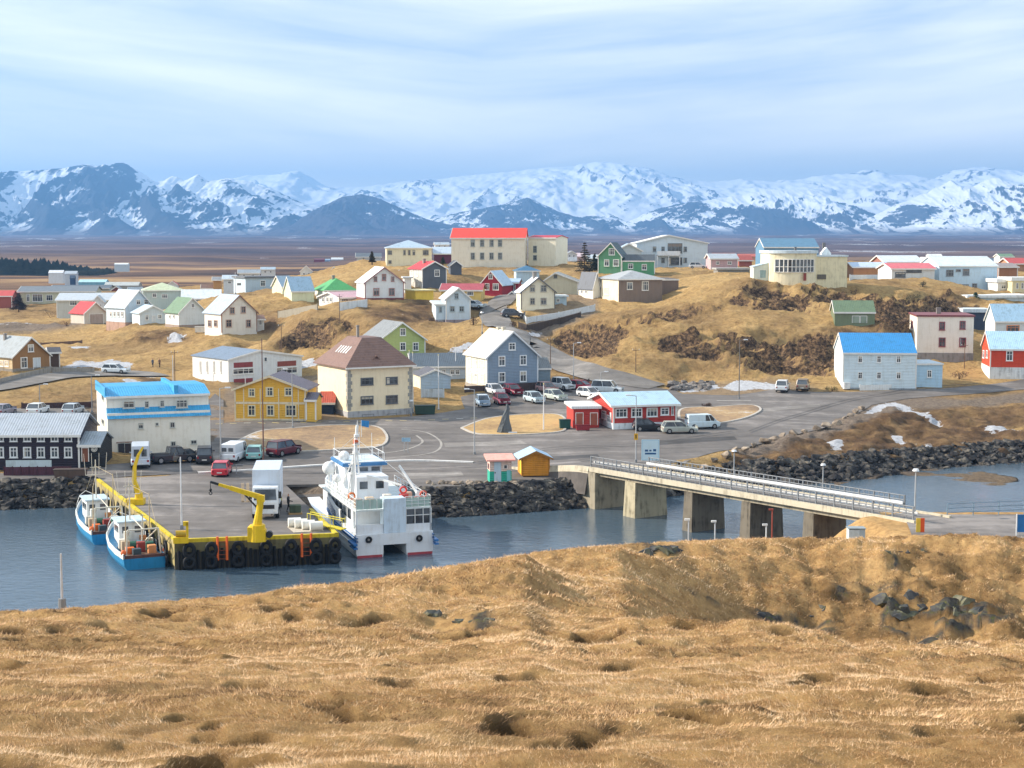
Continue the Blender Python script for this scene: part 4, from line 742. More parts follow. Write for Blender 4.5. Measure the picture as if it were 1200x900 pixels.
# ------------------------------------------------------------------ mountains
def mountain_mat(name, snow, rockc, tint=(0.66, 0.72, 0.80)):
    m, t, b = newmat(name); b.inputs['Roughness'].default_value = 0.9; b.inputs['Specular IOR Level'].default_value = 0.1
    g = N(t, 'ShaderNodeNewGeometry'); P = g.outputs['Position']
    n1 = noise(t, mapping(t, P, (0.0045, 0.0018, 0.011)), 1.0, 9, 0.68, 0.6); n2 = noise(t, mapping(t, P, (0.030, 0.010, 0.020)), 1.0, 9, 0.75)
    n3 = noise(t, mapping(t, P, (0.0012, 0.0012, 0.001)), 1.0, 3, 0.5)
    sn = N(t, 'ShaderNodeSeparateXYZ'); t.links.new(g.outputs['Normal'], sn.inputs[0])
    f = mth(t, 'ADD', mth(t, 'MULTIPLY', mth(t, 'SUBTRACT', n1, 0.5), 1.0), mth(t, 'MULTIPLY', mth(t, 'SUBTRACT', n2, 0.5), 1.25)); f = mth(t, 'ADD', f, mth(t, 'MULTIPLY', mth(t, 'SUBTRACT', 0.52, attr(t, 'gully')), 1.9))
    f = mth(t, 'ADD', f, mth(t, 'MULTIPLY', mth(t, 'SUBTRACT', sn.outputs[2], 0.8), 0.9)); f = mth(t, 'ADD', f, mth(t, 'MULTIPLY', attr(t, 'hgt'), 0.35)); f = mth(t, 'ADD', f, mth(t, 'MULTIPLY', mth(t, 'SUBTRACT', n3, 0.5), 0.7))
    f = mth(t, 'ADD', f, snow)
    k = ramp(t, f, [(0.47, 0.0), (0.57, 1.0)]); rk = ramp(t, n2, [(0.3, tuple(x * .5 for x in rockc)), (0.7, tuple(x * 1.5 for x in rockc))])
    foot = ramp(t, attr(t, 'hgt'), [(0.02, 1.0), (0.14, 0.0)]); col = mixc(t, mth(t, 'MULTIPLY', foot, 0.85), mixc(t, k, rk, tint), (0.07, 0.05, 0.05))
    t.links.new(col, b.inputs['Base Color']); return m
def mountain(name, label, pts, Yc, dh, m, seed, jag=1.0, rise=0.85, cols=760, nrow=90, spk=1.0):
    us = np.array([p[0] for p in pts], float); vsil = np.array([p[1] for p in pts], float)
    U = np.linspace(us[0], us[-1], cols); V = np.interp(U, us, vsil); V = V + (fbm(U / 9, U * 0 + seed, 4, seed, .6) - .5) * 4.0 * jag
    kx = (U - 600) / F; xc = kx * Yc * 1.0; zc = HC + (283 - V) / F * Yc; base = 60 * Yc / 9000
    t = np.concatenate([np.linspace(0, 1, nrow), np.linspace(1.06, 1.6, 10)]); T, K = np.meshgrid(t, kx, indexing='ij'); Yg = Yc - dh + T * dh; X = K * Yc
    crest = np.maximum(np.interp(X, xc, zc) - base, 0)
    crest = crest
    wx = (fbm(X / 900, Yg / 900, 3, seed + 3) - .5) * 500
    g = ridged((X + wx) / 330 + Yg / 1800, Yg / 2200, 6, seed + 1, 0.55); g2 = ridged((X - wx) / 95 - Yg / 900, Yg / 420, 5, seed + 9, 0.6)
    tt = np.clip(T, 0, 1); sh = tt ** rise
    spur = (g - 0.45) * 1.1 * np.sin(np.pi * tt) ** 0.8 + (g2 - 0.5) * 0.28 * np.sin(np.pi * tt) ** 0.6
    Z = base - 12 + (crest + 12) * np.clip(sh + spur * 0.55 * spk, 0, None); view = (HC - Z) / Yg
    lim = HC + (zc - HC)[None, :] * Yg / Yc; Z = np.where(T < 1, np.minimum(Z, np.maximum(lim - 2, base - 12)), Z)
    Z = np.where(T > 1, base - 12 + (crest + 12) * np.clip(1 - (T - 1) * 1.6, 0, 1), Z)
    o = grid_mesh(name, X, Yg, Z, m, dict(hgt=np.clip((Z - base) / 330.0, 0, 1), gully=np.clip(0.55 * g + 0.45 * g2, 0, 1))); o['kind'] = 'structure'; o['label'] = label; return o
mA = mountain_mat('dark_mountain', 0.12, (0.03, 0.034, 0.045)); mB = mountain_mat('cone', -0.30, (0.045, 0.045, 0.06)); mC = mountain_mat('snow_mountain', 0.36, (0.10, 0.11, 0.14)); mE = mountain_mat('right_mountain', 0.24, (0.045, 0.05, 0.065))
mountain('mountain', 'dark jagged snow streaked range at the left', [(-420, 214), (-200, 206), (0, 203), (60, 200), (85, 198), (100, 196), (112, 193), (122, 197), (135, 199), (148, 192), (165, 200), (186, 214), (196, 212), (205, 207), (220, 212), (235, 206), (247, 213), (268, 210), (290, 213), (320, 222), (350, 236), (385, 249), (430, 262), (480, 272)], 9300, 1900, mA, 11)
mountain('mountain', 'smooth dark cone shaped hill left of centre', [(340, 266), (375, 246), (390, 237), (405, 231), (425, 228), (442, 232), (470, 244), (500, 257), (530, 264), (570, 270)], 8300, 1300, mB, 23, 0.3, 1.0, 300, 60)
mountain('mountain', 'long snow white range along the back', [(-500, 235), (150, 232), (270, 212), (290, 207), (330, 205), (352, 201), (362, 207), (385, 219), (420, 221), (470, 214), (520, 210), (560, 206), (600, 202), (640, 197), (672, 196), (690, 192), (716, 191), (735, 195), (762, 199), (780, 206), (800, 210), (830, 214), (870, 211), (900, 213), (930, 212), (960, 206), (1000, 203), (1012, 200), (1030, 205), (1060, 206), (1090, 211), (1113, 200), (1150, 197), (1190, 203), (1300, 208), (1700, 225)], 14200, 3600, mC, 37, 0.8, 0.7, 900, 110, 0.5)
mountain('mountain', 'low dark peaks with patchy snow in the middle of the range', [(440, 268), (500, 258), (545, 248), (580, 242), (603, 236), (618, 232), (632, 238), (655, 249), (680, 256), (696, 250), (712, 251), (735, 260), (765, 246), (800, 238), (840, 233), (872, 228), (895, 224), (945, 223), (957, 225), (962, 233), (990, 242), (1010, 252), (1050, 266), (1100, 272)], 10200, 1800, mA, 51, 0.7, 0.8)
mountain('mountain', 'steep craggy snow gullied mountain at the right', [(960, 272), (1005, 264), (1020, 254), (1045, 241), (1070, 232), (1092, 222), (1110, 212), (1122, 219), (1136, 220), (1150, 212), (1163, 209), (1178, 216), (1200, 223), (1260, 226), (1400, 216), (1650, 235)], 9600, 1700, mE, 67)
hb = MB(); hb.box(-11000, 11000, -300, 17500, -8, 790)
hm = bpy.data.materials.new('haze'); hm.use_nodes = True; t = hm.node_tree; t.nodes.clear()
pv = N(t, 'ShaderNodeVolumePrincipled'); pv.inputs['Color'].default_value = (0.21, 0.50, 1.0, 1); pv.inputs['Density'].default_value = 1.05e-4; pv.inputs['Anisotropy'].default_value = 0.2
ou = N(t, 'ShaderNodeOutputMaterial'); t.links.new(pv.outputs[0], ou.inputs['Volume'])
hz = hb.build('haze', hm); tag(hz, kind='stuff'); hz['label'] = 'pale blue distance haze'; hz['category'] = 'haze'
# ------------------------------------------------------------------ houses
SIDE_TONED = ('brown boarded house', 'large slate blue', 'slate grey gabled', 'brown timber', 'small yellow entrance', 'small pale blue shed')  # separate side colour; timber house and blue shed have sunlight painted into theirs
def avg(a, b, k=0.5):
    return ''.join('%02x' % int(round(int(a[i:i + 2], 16) * (1 - k) + int(b[i:i + 2], 16) * k)) for i in (0, 2, 4))
def add_window(parent, face, h, u, v, wp, hp, fc, muntin=True):
    th = R(h['th']); Y = h['Y']; x0 = h['x']; k = ray(u, v)[0]; ct2, sn = math.cos(th), math.sin(th); D, W = h['D'], h['W']
    if face == 'F':
        s = (k * Y - x0) / (ct2 - k * sn); yy = Y + s * sn; w_ = wp * yy / F / max(0.3, ct2 - k * sn); M = lambda a, b_, o: (s + a, -o, b_)
    elif face == 'L':
        s = (k * Y - x0) / (-sn - k * ct2); s = min(max(s, 0.3), D - 0.3); yy = Y + s * ct2; w_ = wp * yy / F / max(0.12, abs(sn + k * ct2)); w_ = min(w_, D * 0.22); M = lambda a, b_, o: (-o, s + a, b_)
    else: return
    zc = zof(v, yy) - h['z']; hh = hp * yy / F
    def bx(b, a0, a1, b0, b1, o0, o1):
        p = M(a0, zc + b0, o0); q = M(a1, zc + b1, o1); b.box(min(p[0], q[0]), max(p[0], q[0]), min(p[1], q[1]), max(p[1], q[1]), p[2], q[2])
    W2, H2 = w_ / 2, hh / 2; f = min(0.13, 0.16 * min(w_, hh)); b = MB()
    bx(b, -W2, W2, -H2, -H2 + f, 0, .09); bx(b, -W2, W2, H2 - f, H2, 0, .09); bx(b, -W2, -W2 + f, -H2 + f, H2 - f, 0, .09); bx(b, W2 - f, W2, -H2 + f, H2 - f, 0, .09)
    if muntin:
        g = f * 0.45; n = 3 if w_ > 1.3 else 2
        if w_ > 2.4: n = 4
        for i in range(1, n):
            c = -W2 + w_ * i / n; bx(b, c - g / 2, c + g / 2, -H2 + f, H2 - f, .02, .07)
        if hh > 0.75: bx(b, -W2 + f, W2 - f, H2 * 0.25 - g / 2, H2 * 0.25 + g / 2, .02, .065)
    bx(b, -W2 - .06, W2 + .06, -H2 - .05, -H2, 0, .14)
    fr = b.build('window', mat(fc, 0.5, dirt=.05), parent); c = MB(); bx(c, -W2 + f, W2 - f, -H2 + f, H2 - f, 0.0, .025); c.build('pane', glass(), fr)
    q_ = random.random()
    if q_ < .45 and w_ > .5:
        c = MB(); e = .22 + .2 * random.random()
        if q_ < .2: bx(c, -W2 + f, W2 - f, H2 - f - (hh - 2 * f) * e, H2 - f, .026, .03)
        else: bx(c, -W2 + f, -W2 + f + (w_ - 2 * f) * e * .7, -H2 + f, H2 - f, .026, .03)
        c.build('curtain', mat(random.choice(('b9b4a6', '9aa3a8', 'c9c4b8', '8c7f74')), .8), fr)
def build_house(h):
    th = R(h['th']); W, D, Y, z0 = h['W'], h['D'], h['Y'], h['z']; cth = math.cos(th); far = h['ctl'] == 'far'
    root = thing(h['name'], h['label'], h['cat'], (h['x'], Y, z0), th, h['group']); H1 = zof(h['ve'], Y) - z0; rt = h['roof']; o = h['over']; dep = 2.2
    kd = h['kind']; wall = h['wall']; side = h['side']; toned = side and h['label'].startswith(SIDE_TONED)
    if side and not toned: wall = avg(wall, side, 0.55)
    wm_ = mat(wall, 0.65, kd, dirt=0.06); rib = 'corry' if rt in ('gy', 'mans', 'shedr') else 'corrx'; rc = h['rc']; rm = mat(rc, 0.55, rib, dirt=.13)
    tc_ = h['trim'] or ('e2e2de' if not far else wall); tm = mat(tc_, 0.5, dirt=.05)
    wb = MB(); rf = MB(); tr = MB(); T = 0.14
    if rt == 'gy':
        rs = max(zof(h['vr'], Y) - z0 - H1, 0.25); A = h['ax'] * W; s1, s2 = rs / A, rs / (W - A)
        wb.prism([(0, -dep), (W, -dep), (W, H1), (A, H1 + rs), (0, H1)], 'y', 0, D)
        rf.prism([(-o, H1 - o * s1 + .02), (A, H1 + rs + .02), (W + o, H1 - o * s2 + .02), (W + o, H1 - o * s2 + T), (A, H1 + rs + T + .03), (-o, H1 - o * s1 + T)], 'y', -o, D + o)
        tr.prism([(-o, H1 - o * s1 - .08), (A, H1 + rs - .10), (W + o, H1 - o * s2 - .08), (W + o, H1 - o * s2 + T + .02), (A, H1 + rs + T + .06), (-o, H1 - o * s1 + T + .02)], 'y', -o - .07, -o)
    elif rt in ('gx', 'shed'):
        rp = D if rt == 'shed' else (h['ridge'] or D / 2); rs = max(zof(h['vr'], Y + rp * cth) - z0 - H1, 0.12 * rp if rt == 'gx' else 0.12); s1 = rs / rp; s2 = rs / max(D - rp, .01) if rt == 'gx' else 0
        prof = [(0, -dep), (D, -dep), (D, H1), (rp, H1 + rs), (0, H1)] if rt == 'gx' else [(0, -dep), (D, -dep), (D, H1 + rs), (0, H1)]
        wb.prism(prof, 'x', 0, W)
        if rt == 'gx': pr = [(-o, H1 - o * s1 + .02), (rp, H1 + rs + .02), (D + o, H1 - o * s2 + .02), (D + o, H1 - o * s2 + T), (rp, H1 + rs + T + .03), (-o, H1 - o * s1 + T)]
        else: pr = [(-o, H1 - o * s1 + .02), (D + o, H1 + rs + o * s1 + .02), (D + o, H1 + rs + o * s1 + T), (-o, H1 - o * s1 + T)]
        rf.prism(pr, 'x', -o, W + o); tr.box(-o, W + o, -o - .08, -o, H1 - o * s1 - .12, H1 - o * s1 + T + .01)
        tr.prism([(y_, z_ - .1) for y_, z_ in pr[:3]] + [(y_, z_ + .03) for y_, z_ in pr[3:]], 'x', -o - .07, -o)
    elif rt == 'shedr':
        H2_ = zof(h['vr'], Y) - z0; H0 = H1 if H1 < H2_ else H1; wb.prism([(0, -dep), (W, -dep), (W, H2_), (0, H1)], 'y', 0, D); rf.prism([(-o, H1 - .05), (W, H2_ + .02), (W, H2_ + T), (-o, H1 + T - .05)], 'y', -o, D)
    elif rt == 'flat':
        wb.box(0, W, 0, D, -dep, H1); rf.box(-o, W + o, -o, D + o, H1 + .002, H1 + max(0.22, zof(h['vr'], Y) - zof(h['ve'], Y)))
    elif rt in ('hip', 'mans'):
        wb.box(0, W, 0, D, -dep, H1)
        if rt == 'hip':
            m = min(W, D) / 2; a0, a1, b0, b1 = m, W - m, m, D - m; a1 = max(a1, a0 + .05); b1 = max(b1, b0 + .05); rs = max(zof(h['vr'], Y + b0 * cth) - z0 - H1, m * .3)
        else: a0, a1, b0, b1 = W * .36, W * .66, D * .28, D * .75; rs = zof(h['vr'], Y + b0 * cth) - z0 - H1
        rf.add([(-o, -o, H1 + .02), (W + o, -o, H1 + .02), (W + o, D + o, H1 + .02), (-o, D + o, H1 + .02), (-o, -o, H1 + T), (W + o, -o, H1 + T), (W + o, D + o, H1 + T), (-o, D + o, H1 + T), (a0, b0, H1 + rs + T), (a1, b0, H1 + rs + T), (a1, b1, H1 + rs + T), (a0, b1, H1 + rs + T)],
               [(0, 3, 2, 1), (0, 1, 5, 4), (1, 2, 6, 5), (2, 3, 7, 6), (3, 0, 4, 7), (4, 5, 9, 8), (5, 6, 10, 9), (6, 7, 11, 10), (7, 4, 8, 11), (8, 9, 10, 11)])
        tr.box(-o, W + o, -o - .06, -o, H1 - .06, H1 + T)
        h['top'] = (a0, a1, b0, b1, rs)
    elif rt == 'blue':
        zl = zof(485, Y) - z0; zt = zof(479, Y) - z0; zb = zof(491, Y) - z0; rs = 0.75
        wb.box(0, W, 0, D, -dep, zl); wb.box(0.0, W, 0.85, D, zl, H1)
        rf.prism([(-.35, zb), (.95, zt + .05), (.95, zl - .25), (.02, zb - .02)], 'x', -.02, W + .1)
        rf.prism([(.55, H1), (4.6, H1 + rs), (D + .1, H1 + rs * .75), (D + .1, H1 + rs * .75 + .14), (4.6, H1 + rs + .16), (.55, H1 + .16)], 'x', -.15, W + .15)
        rf.box(W * .66, W * .70, .9, D, H1 + .1, H1 + rs + .4); rf.box(-.15, .0, .9, D, H1, H1 + rs + .35)
        tr.box(-.1, W + .1, .45, .55, H1 - .1, H1 + .14)
    wo_ = wb.build('wall', wm_, root)
    if toned:
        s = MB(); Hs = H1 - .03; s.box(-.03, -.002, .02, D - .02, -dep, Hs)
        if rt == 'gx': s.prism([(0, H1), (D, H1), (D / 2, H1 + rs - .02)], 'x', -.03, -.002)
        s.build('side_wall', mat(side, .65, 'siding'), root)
    rfo = rf.build('roof', rm, root)
    if tr.v and not far: tr.build('trim', tm, root)
    if h['plinth']: 
        p = MB(); hp, pc = h['plinth']; p.box(-.07, W + .07, -.07, D + .07, -dep, hp); p.build('plinth', mat(pc, .8, dirt=.2), root)
    if not far and H1 > 2.5 and kd in ('siding', 'boards') and rt in ('gy', 'gx'):
        for x_ in (0, W): c = MB(); c.box(x_ - .09, x_ + .09, -.05, .07, (h['plinth'][0] if h['plinth'] else 0), H1 - .02); c.build('corner_board', tm, root)
    for a in h['wins']: add_window(root, 'F', h, *a, h['frame'])
    for a in h['lw']: add_window(root, 'L', h, *a, h['frame'])
    for (u, v, wp, hp, c) in h['doors']:
        k = ray(u, v)[0]; s = (k * Y - h['x']) / (cth - k * math.sin(th)); yy = Y + s * math.sin(th); w_, hh, zc = wp * yy / F, hp * yy / F, zof(v, yy) - z0
        d = MB(); d.box(s - w_ / 2, s + w_ / 2, -.06, 0, zc - hh / 2, zc + hh / 2); nm = 'door' if hp > wp * .6 else 'panel'; do = d.build(nm, mat(c, .5), root)
        if nm == 'door':
            q = MB(); q.box(s - w_ / 2 - .08, s - w_ / 2, -.09, 0, zc - hh / 2, zc + hh / 2 + .08); q.box(s + w_ / 2, s + w_ / 2 + .08, -.09, 0, zc - hh / 2, zc + hh / 2 + .08); q.box(s - w_ / 2, s + w_ / 2, -.09, 0, zc + hh / 2, zc + hh / 2 + .08); q.build('frame', mat(h['frame'], .5), do)
    for (u, v, wp, hp) in h['chim']:
        if rt == 'gy': lx, ly = h['ax'] * W + ((u - (h['u0'] + (h['u1'] - h['u0']) * h['ax'])) * Y / F) * 0.4, D * .5
        elif rt == 'gx': lx, ly = W * (u - h['u0']) / (h['u1'] - h['u0']), D * .5
        else: lx, ly = W * .45, D * .5
        if 'slate blue' in h['label']: lx, ly = h['ax'] * W, D * (.62 if u < 586 else .4)
        if 'cream house' in h['label'] and 'quoined' in h['label']: lx, ly = W * .4, D * .5
        yy = Y + ly * cth + lx * math.sin(th); top = zof(v - hp / 2, yy) - z0; w_ = wp * yy / F; c = MB(); c.box(lx - w_ / 2, lx + w_ / 2, ly - w_ / 2, ly + w_ / 2, H1 * .8, top); c.box(lx - w_ / 2 - .06, lx + w_ / 2 + .06, ly - w_ / 2 - .06, ly + w_ / 2 + .06, top - .18, top - .05)
        c.build('chimney', mat('cfc8b8' if 'slate blue' in h['label'] else '8a8580', .8), rfo)
    h['root'] = root; h['roofobj'] = rfo; h['H1'] = H1; return root
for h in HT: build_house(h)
def house(s): return next(h for h in HT if h['label'].startswith(s))
# special features
h = house('large cream house'); W, D, H1, rt = h['W'], h['D'], h['H1'], h['root']; q = MB()
for i in range(11):
    z = 1.0 + i * (H1 - 1.2) / 11; w_ = .62 if i % 2 else .42
    for a0, a1 in ((-.04, w_), (W - w_, W + .04)): q.box(a0, a1, -.05, .0, z, z + (H1 - 1.2) / 11 - .03)
    q.box(-.05, 0, -.04, w_, z, z + (H1 - 1.2) / 11 - .03)
q.build('quoins', mat('9a9a94', .8, dirt=.2), rt)
cx_ = W * .46; d = MB(); n = 9; rr = .95; arc = [(cx_ + rr * math.cos(math.pi * i / n), H1 + .55 + .55 * math.sin(math.pi * i / n)) for i in range(n + 1)]
d.prism([(cx_ + rr, H1 + .1)] + arc + [(cx_ - rr, H1 + .1)], 'y', .45, 2.2); do = d.build('dormer', mat('d5dbe0', .6), rt)
g = MB(); g.prism([(cx_ + .75, H1 + .32)] + [(cx_ + .75 * math.cos(math.pi * i / n), H1 + .55 + .45 * math.sin(math.pi * i / n)) for i in range(n + 1)] + [(cx_ - .75, H1 + .32)], 'y', .41, .449); g.build('pane', glass(), do)
g = MB(); [g.box(cx_ + x - .03, cx_ + x + .03, .36, .405, H1 + .32, H1 + .95) for x in (-.35, 0, .35)]; g.build('window_bars', mat('e6e6e2'), do)
g = MB(); g.prism([(cx_ + 1.1, H1 + .5), (cx_, H1 + 1.45), (cx_ - 1.1, H1 + .5), (cx_ - 1.1, H1 + .62), (cx_, H1 + 1.6), (cx_ + 1.1, H1 + .62)], 'y', .3, 2.6); g.build('dormer_roof', mat('7f6358', .55, 'corry'), do)
a0, a1, b0, b1, rs = h['top']; g = MB()
for i in range(5):
    f0, y = .55, D * (.32 + i * .08); x = -h['over'] + (a0 + h['over']) * f0; z = H1 + .14 + rs * f0; dx = (a0 + h['over']) * .12; dz = rs * .12
    g.add([(x - dx, y, z - dz + .05), (x + dx, y, z + dz + .05), (x + dx, y + .35, z + dz + .05), (x - dx, y + .35, z - dz + .05)], [(0, 1, 2, 3)])
g.build('skylights', mat('dfe2e2', .3), h['roofobj'])
h = house('yellow two storey'); W, H1 = h['W'], h['H1']; g = MB()
zz_ = zof(472, h['Y']) - h['z']; g.box(-.05, W + .05, -.05, 0, zz_ - .14, zz_ + .14); g.box(-.05, W + .05, -.06, 0, -.1, .3)
for u in (286, 305.5, 327, 350): x = (u - h['u0']) / (h['u1'] - h['u0']) * W; g.box(x - .06, x + .06, -.045, 0, .3, H1 + .1)
g.build('band_course', mat('d8cdb0', .6), h['root'])
h = house('black two storey'); W = h['W']
fnc = thing('terrace_fence', 'maroon boarded terrace fence with glass screens in front of the black timber house', 'fence', (h['x'], h['Y'] - 3.4, h['z'] - .15), h['th'] * math.pi / 180)
xs0, xs1 = (17 + 45) / 138 * W, (94 + 45) / 138 * W; g = MB(); g.box(xs0, xs1, 0, .1, -.3, 1.05); g.build('boards', mat('54303c', .7, 'vert'), fnc); g = MB(); g.box(xs0 + .2, xs1 - 2, .02, .06, 1.051, 1.75); g.build('glass_screen', mat('b9c9cf', .15), fnc)
g = MB(); [g.box(xs0 + i * (xs1 - xs0) / 8 - .04, xs0 + i * (xs1 - xs0) / 8 + .04, -.04, -.001, -.3, 1.15) for i in range(9)]; g.build('post', mat('4a2c36', .7), fnc)
c = thing('utility_box', 'small white electric box at the corner of the maroon terrace fence', 'box', tuple(gp(13, 553))); g = MB(); g.box(-.4, .4, -.3, .3, 0, 1.0); g.build('cabinet', mat('d3dadc'), c, bevel=.03); g = MB(); g.box(-.44, .44, -.34, .34, 1.001, 1.06); g.build('lid', mat('b9c0c2'), c)
h = house('narrow black annex'); g = MB(); W = h['W']; x = (111 - 94) / 23 * W; zc = zof(526, h['Y']) - h['z']
g.tube((x, -.01, zc), (x, -.07, zc), .33, n=20); sg = g.build('round_sign', mat('e6e6e0'), h['root']); g = MB(); g.ring((x, -.075, zc), .24, .02, n=20); g.tube((x - .12, -.08, zc), (x + .12, -.08, zc), .025); g.tube((x, -.08, zc - .1), (x, -.08, zc + .1), .025); g.build('emblem', mat('22262a'), sg)
# café notice boards, bins and bench
h = house('red harbour'); g = MB(); x = 0; g.box(-.07, -.0, .8, 1.5, 1.1, 2.1); g.build('notice_board', mat('dfe3e4'), h['root'])
def small_box(name, label, cat, u, v, w_, d_, hh, c, lid=None, rz=0.1, kind='plain', wheels=False, group=None):
    r = thing(name, label, cat, tuple(gp(u, v)), rz, group); g = MB(); g.add([(-w_ / 2, -d_ / 2, .1), (w_ / 2, -d_ / 2, .1), (w_ / 2, d_ / 2, .1), (-w_ / 2, d_ / 2, .1), (-w_ / 2 * 1.08, -d_ / 2 * 1.08, hh), (w_ / 2 * 1.08, -d_ / 2 * 1.08, hh), (w_ / 2 * 1.08, d_ / 2 * 1.08, hh), (-w_ / 2 * 1.08, d_ / 2 * 1.08, hh)],
        [(0, 3, 2, 1), (4, 5, 6, 7), (0, 1, 5, 4), (1, 2, 6, 5), (2, 3, 7, 6), (3, 0, 4, 7)]); g.build('body', mat(c, .6, kind), r, bevel=.02)
    g = MB(); g.box(-w_ / 2 * 1.12, w_ / 2 * 1.12, -d_ / 2 * 1.12, d_ / 2 * 1.12, hh + .002, hh + .1); g.build('lid', mat(lid or c, .5), r)
    g = MB(); [g.tube((sx * w_ * .42 - .04, sy * d_ * .4, .08), (sx * w_ * .42 + .04, sy * d_ * .4, .08), .08) for sx in (-1, 1) for sy in (-1, 1)]; g.build('wheels', mat('1c1c1e'), r); return r
small_box('waste_container', 'dark green waste container beside the red café annex', 'bin', 662, 503, 1.3, .9, 1.15, '1f4a44', '183a36')
small_box('waste_container', 'dark green double container right of the cream quoined house', 'bin', 498, 486, 2.6, 1.0, 1.2, '2c4438', '24382e')
small_box('crate', 'low red planter box in front of the red café annex', 'planter', 683, 505, 1.6, .5, .7, '8c2a30', '74242a')
small_box('waste_container', 'black bin at the foot of the narrow black annex', 'bin', 117, 548, 1.3, 1.0, 1.1, '1b1d20', '26282b')
small_box('storage_box', 'pale grey box beside the white brown trimmed house', 'box', 236, 390, 2.2, 1.2, 1.1, 'd6d3cb', 'c3c0b8')
small_box('utility_cabinet', 'white cabinet at the left corner of the blue roofed house', 'box', 992, 457, .9, .6, 1.0, 'dfe4e6', 'cfd6d8')
small_box('sea_crate', 'pair of brown crates on the rocks edge below the black timber house', 'crate', 83, 562, 3.0, 1.0, 1.0, '5c4a40', '4c3e36')
small_box('storage_box', 'light blue tub between the yellow annex and the garage', 'tub', 365, 493, .8, .6, .8, '9fb6cc', '8fa8c0')
# the library of round windows
Y = 288; th = R(3); p0 = pt(903, 330, Y); lib = thing('library', 'cream library with a round glazed bay window and flat roof on the crag top', 'library', tuple(p0), th); sc = Y / F
W = 92 * sc; H1 = zof(297, Y) - p0.z; Wc = 55 * sc; H2 = zof(301, Y) - p0.z
def bow(y0, bulge, n=14, w0=0, w1=Wc): return [(w0 + (w1 - w0) * i / n, y0 - bulge * math.sin(math.pi * i / n) ** .75) for i in range(n + 1)]
g = MB(); g.prism(bow(.6, 2.0) + [(Wc, 9), (0, 9)], 'z', -2, H1); g.build('bay_wall', mat('e6ddbe', .7), lib)
g = MB(); g.prism(bow(.5, 2.2, w0=-.25, w1=Wc + .25) + [(Wc + .25, 9.2), (-.25, 9.2)], 'z', H1 + .002, H1 + .55); g.build('roof', mat('c5d3da', .6), lib)
g = MB(); g.box(Wc + .01, W, .9, 8, -2, H2); g.build('wall', mat('e2d8b4', .7), lib); g = MB(); g.box(Wc - .2, W + .15, .7, 8.2, H2 + .002, H2 + .3); g.build('roof', mat('c9d8e0', .6), lib)
zt, zb_ = zof(304, Y - 1) - p0.z, zof(319, Y - 1) - p0.z; A = bow(.6, 2.0, 12)[0:]; B = bow(.52, 2.04, 12)
gl = MB(); fr = MB(); pts = B[1:-1]; nn_ = 12
L = bow(.56, 2.03, nn_)
for i in range(1, nn_ - 1):
    a, b_ = Vector(L[i]), Vector(L[i + 1]); gl.add([(a.x, a.y - .05, zb_), (b_.x, b_.y - .05, zb_), (b_.x, b_.y - .05, zt), (a.x, a.y - .05, zt)], [(0, 1, 2, 3)])
    fr.tube((a.x, a.y - .08, zb_), (a.x, a.y - .08, zt), .08, n=4)
    for z in (zb_, zt, zb_ + (zt - zb_) * .42): fr.tube((a.x, a.y - .08, z), (b_.x, b_.y - .08, z), .06, n=4)
fr.tube((L[nn_ - 1][0], L[nn_ - 1][1] - .08, zb_), (L[nn_ - 1][0], L[nn_ - 1][1] - .08, zt), .08, n=4)
wf = fr.build('window', mat('eeeeea'), lib); gl.build('pane', glass(), wf)
g = MB(); cxl = 72 * sc; zc = zof(300, Y) - p0.z; g.box(cxl - .9, cxl + .9, 4, 5.4, zc, zc + .5); g.prism([(cxl - .9, zc + .5), (cxl + .9, zc + .5), (cxl, zc + 1.6)], 'y', 4, 5.4); g.build('roof_lantern', mat('d6dde0'), lib)
g = MB(); g.box(32 * sc - .2, 32 * sc + .2, 2, 2.4, H1 + .5, H1 + 1.2); g.box(cxl - .3, cxl + .2, 5.6, 6.1, H2 + .3, H2 + 2.6); g.build('vent', mat('6a6a6c'), lib)
g = MB(); g.box(Wc + .2, Wc + 1.9, .8, .88, .4, 1.3); g.build('low_window', mat('6a6458'), lib); g = MB(); x = 38 * sc; g.box(x - .25, x + .25, -1.75, -1.5, .2, 1.6); g.build('plaque', mat('8a4438'), lib)
# balcony on the white gabled building
h = house('wide white gabled'); g = MB(); W = h['W']; x = (780 - h['u0']) / (h['u1'] - h['u0']) * W; z = zof(299, h['Y']) - h['z']
g.box(x - 2.2, x + 3.4, -1.4, 0, z - .12, z); g.box(x - 2.2, x + 3.4, -1.4, -1.32, z, z + 1.0); [g.box(x + a, x + a + .18, -1.4, -1.22, -1, z) for a in (-2.2, .5, 3.2)]; g.build('balcony', mat('e4e8ea'), h['root'])
# ------------------------------------------------------------------ harbour pier
PZ = 2.32
pl0 = Vector((-27.3, 124.0)); pl1 = Vector((-42.2, 156.2)); pr0 = Vector((-14.3, 126.6)); pr1 = Vector((-22.6, 153.5))
pier = thing('pier', 'asphalt harbour pier with yellow edge and rows of black tyres', 'pier', (0, 0, 0))
g = MB(); g.prism([tuple(pl0), tuple(pr0), tuple(pr1), tuple(pl1)], 'z', -3, PZ - .25); g.build('quay_wall', mat('4a463c', .9, dirt=.3), pier)
g = MB(); g.prism([tuple(pl0), tuple(pr0), tuple(pr1), (-15.0, 154.2), (-13.0, 160.5), (-44.5, 160.5), tuple(pl1)], 'z', PZ - .249, PZ); g.build('deck', am, pier)
ym = mat('c9b526', .6, dirt=.25)
def kerb_run(a, b, nm='yellow_kerb', m=ym, w_=.32, hh=.18):
    d = (b - a).normalized(); n = Vector((-d.y, d.x)) * w_; g = MB(); g.prism([tuple(a), tuple(b), tuple(b + n), tuple(a + n)], 'z', PZ + .001, PZ + hh); g.build(nm, m, pier)
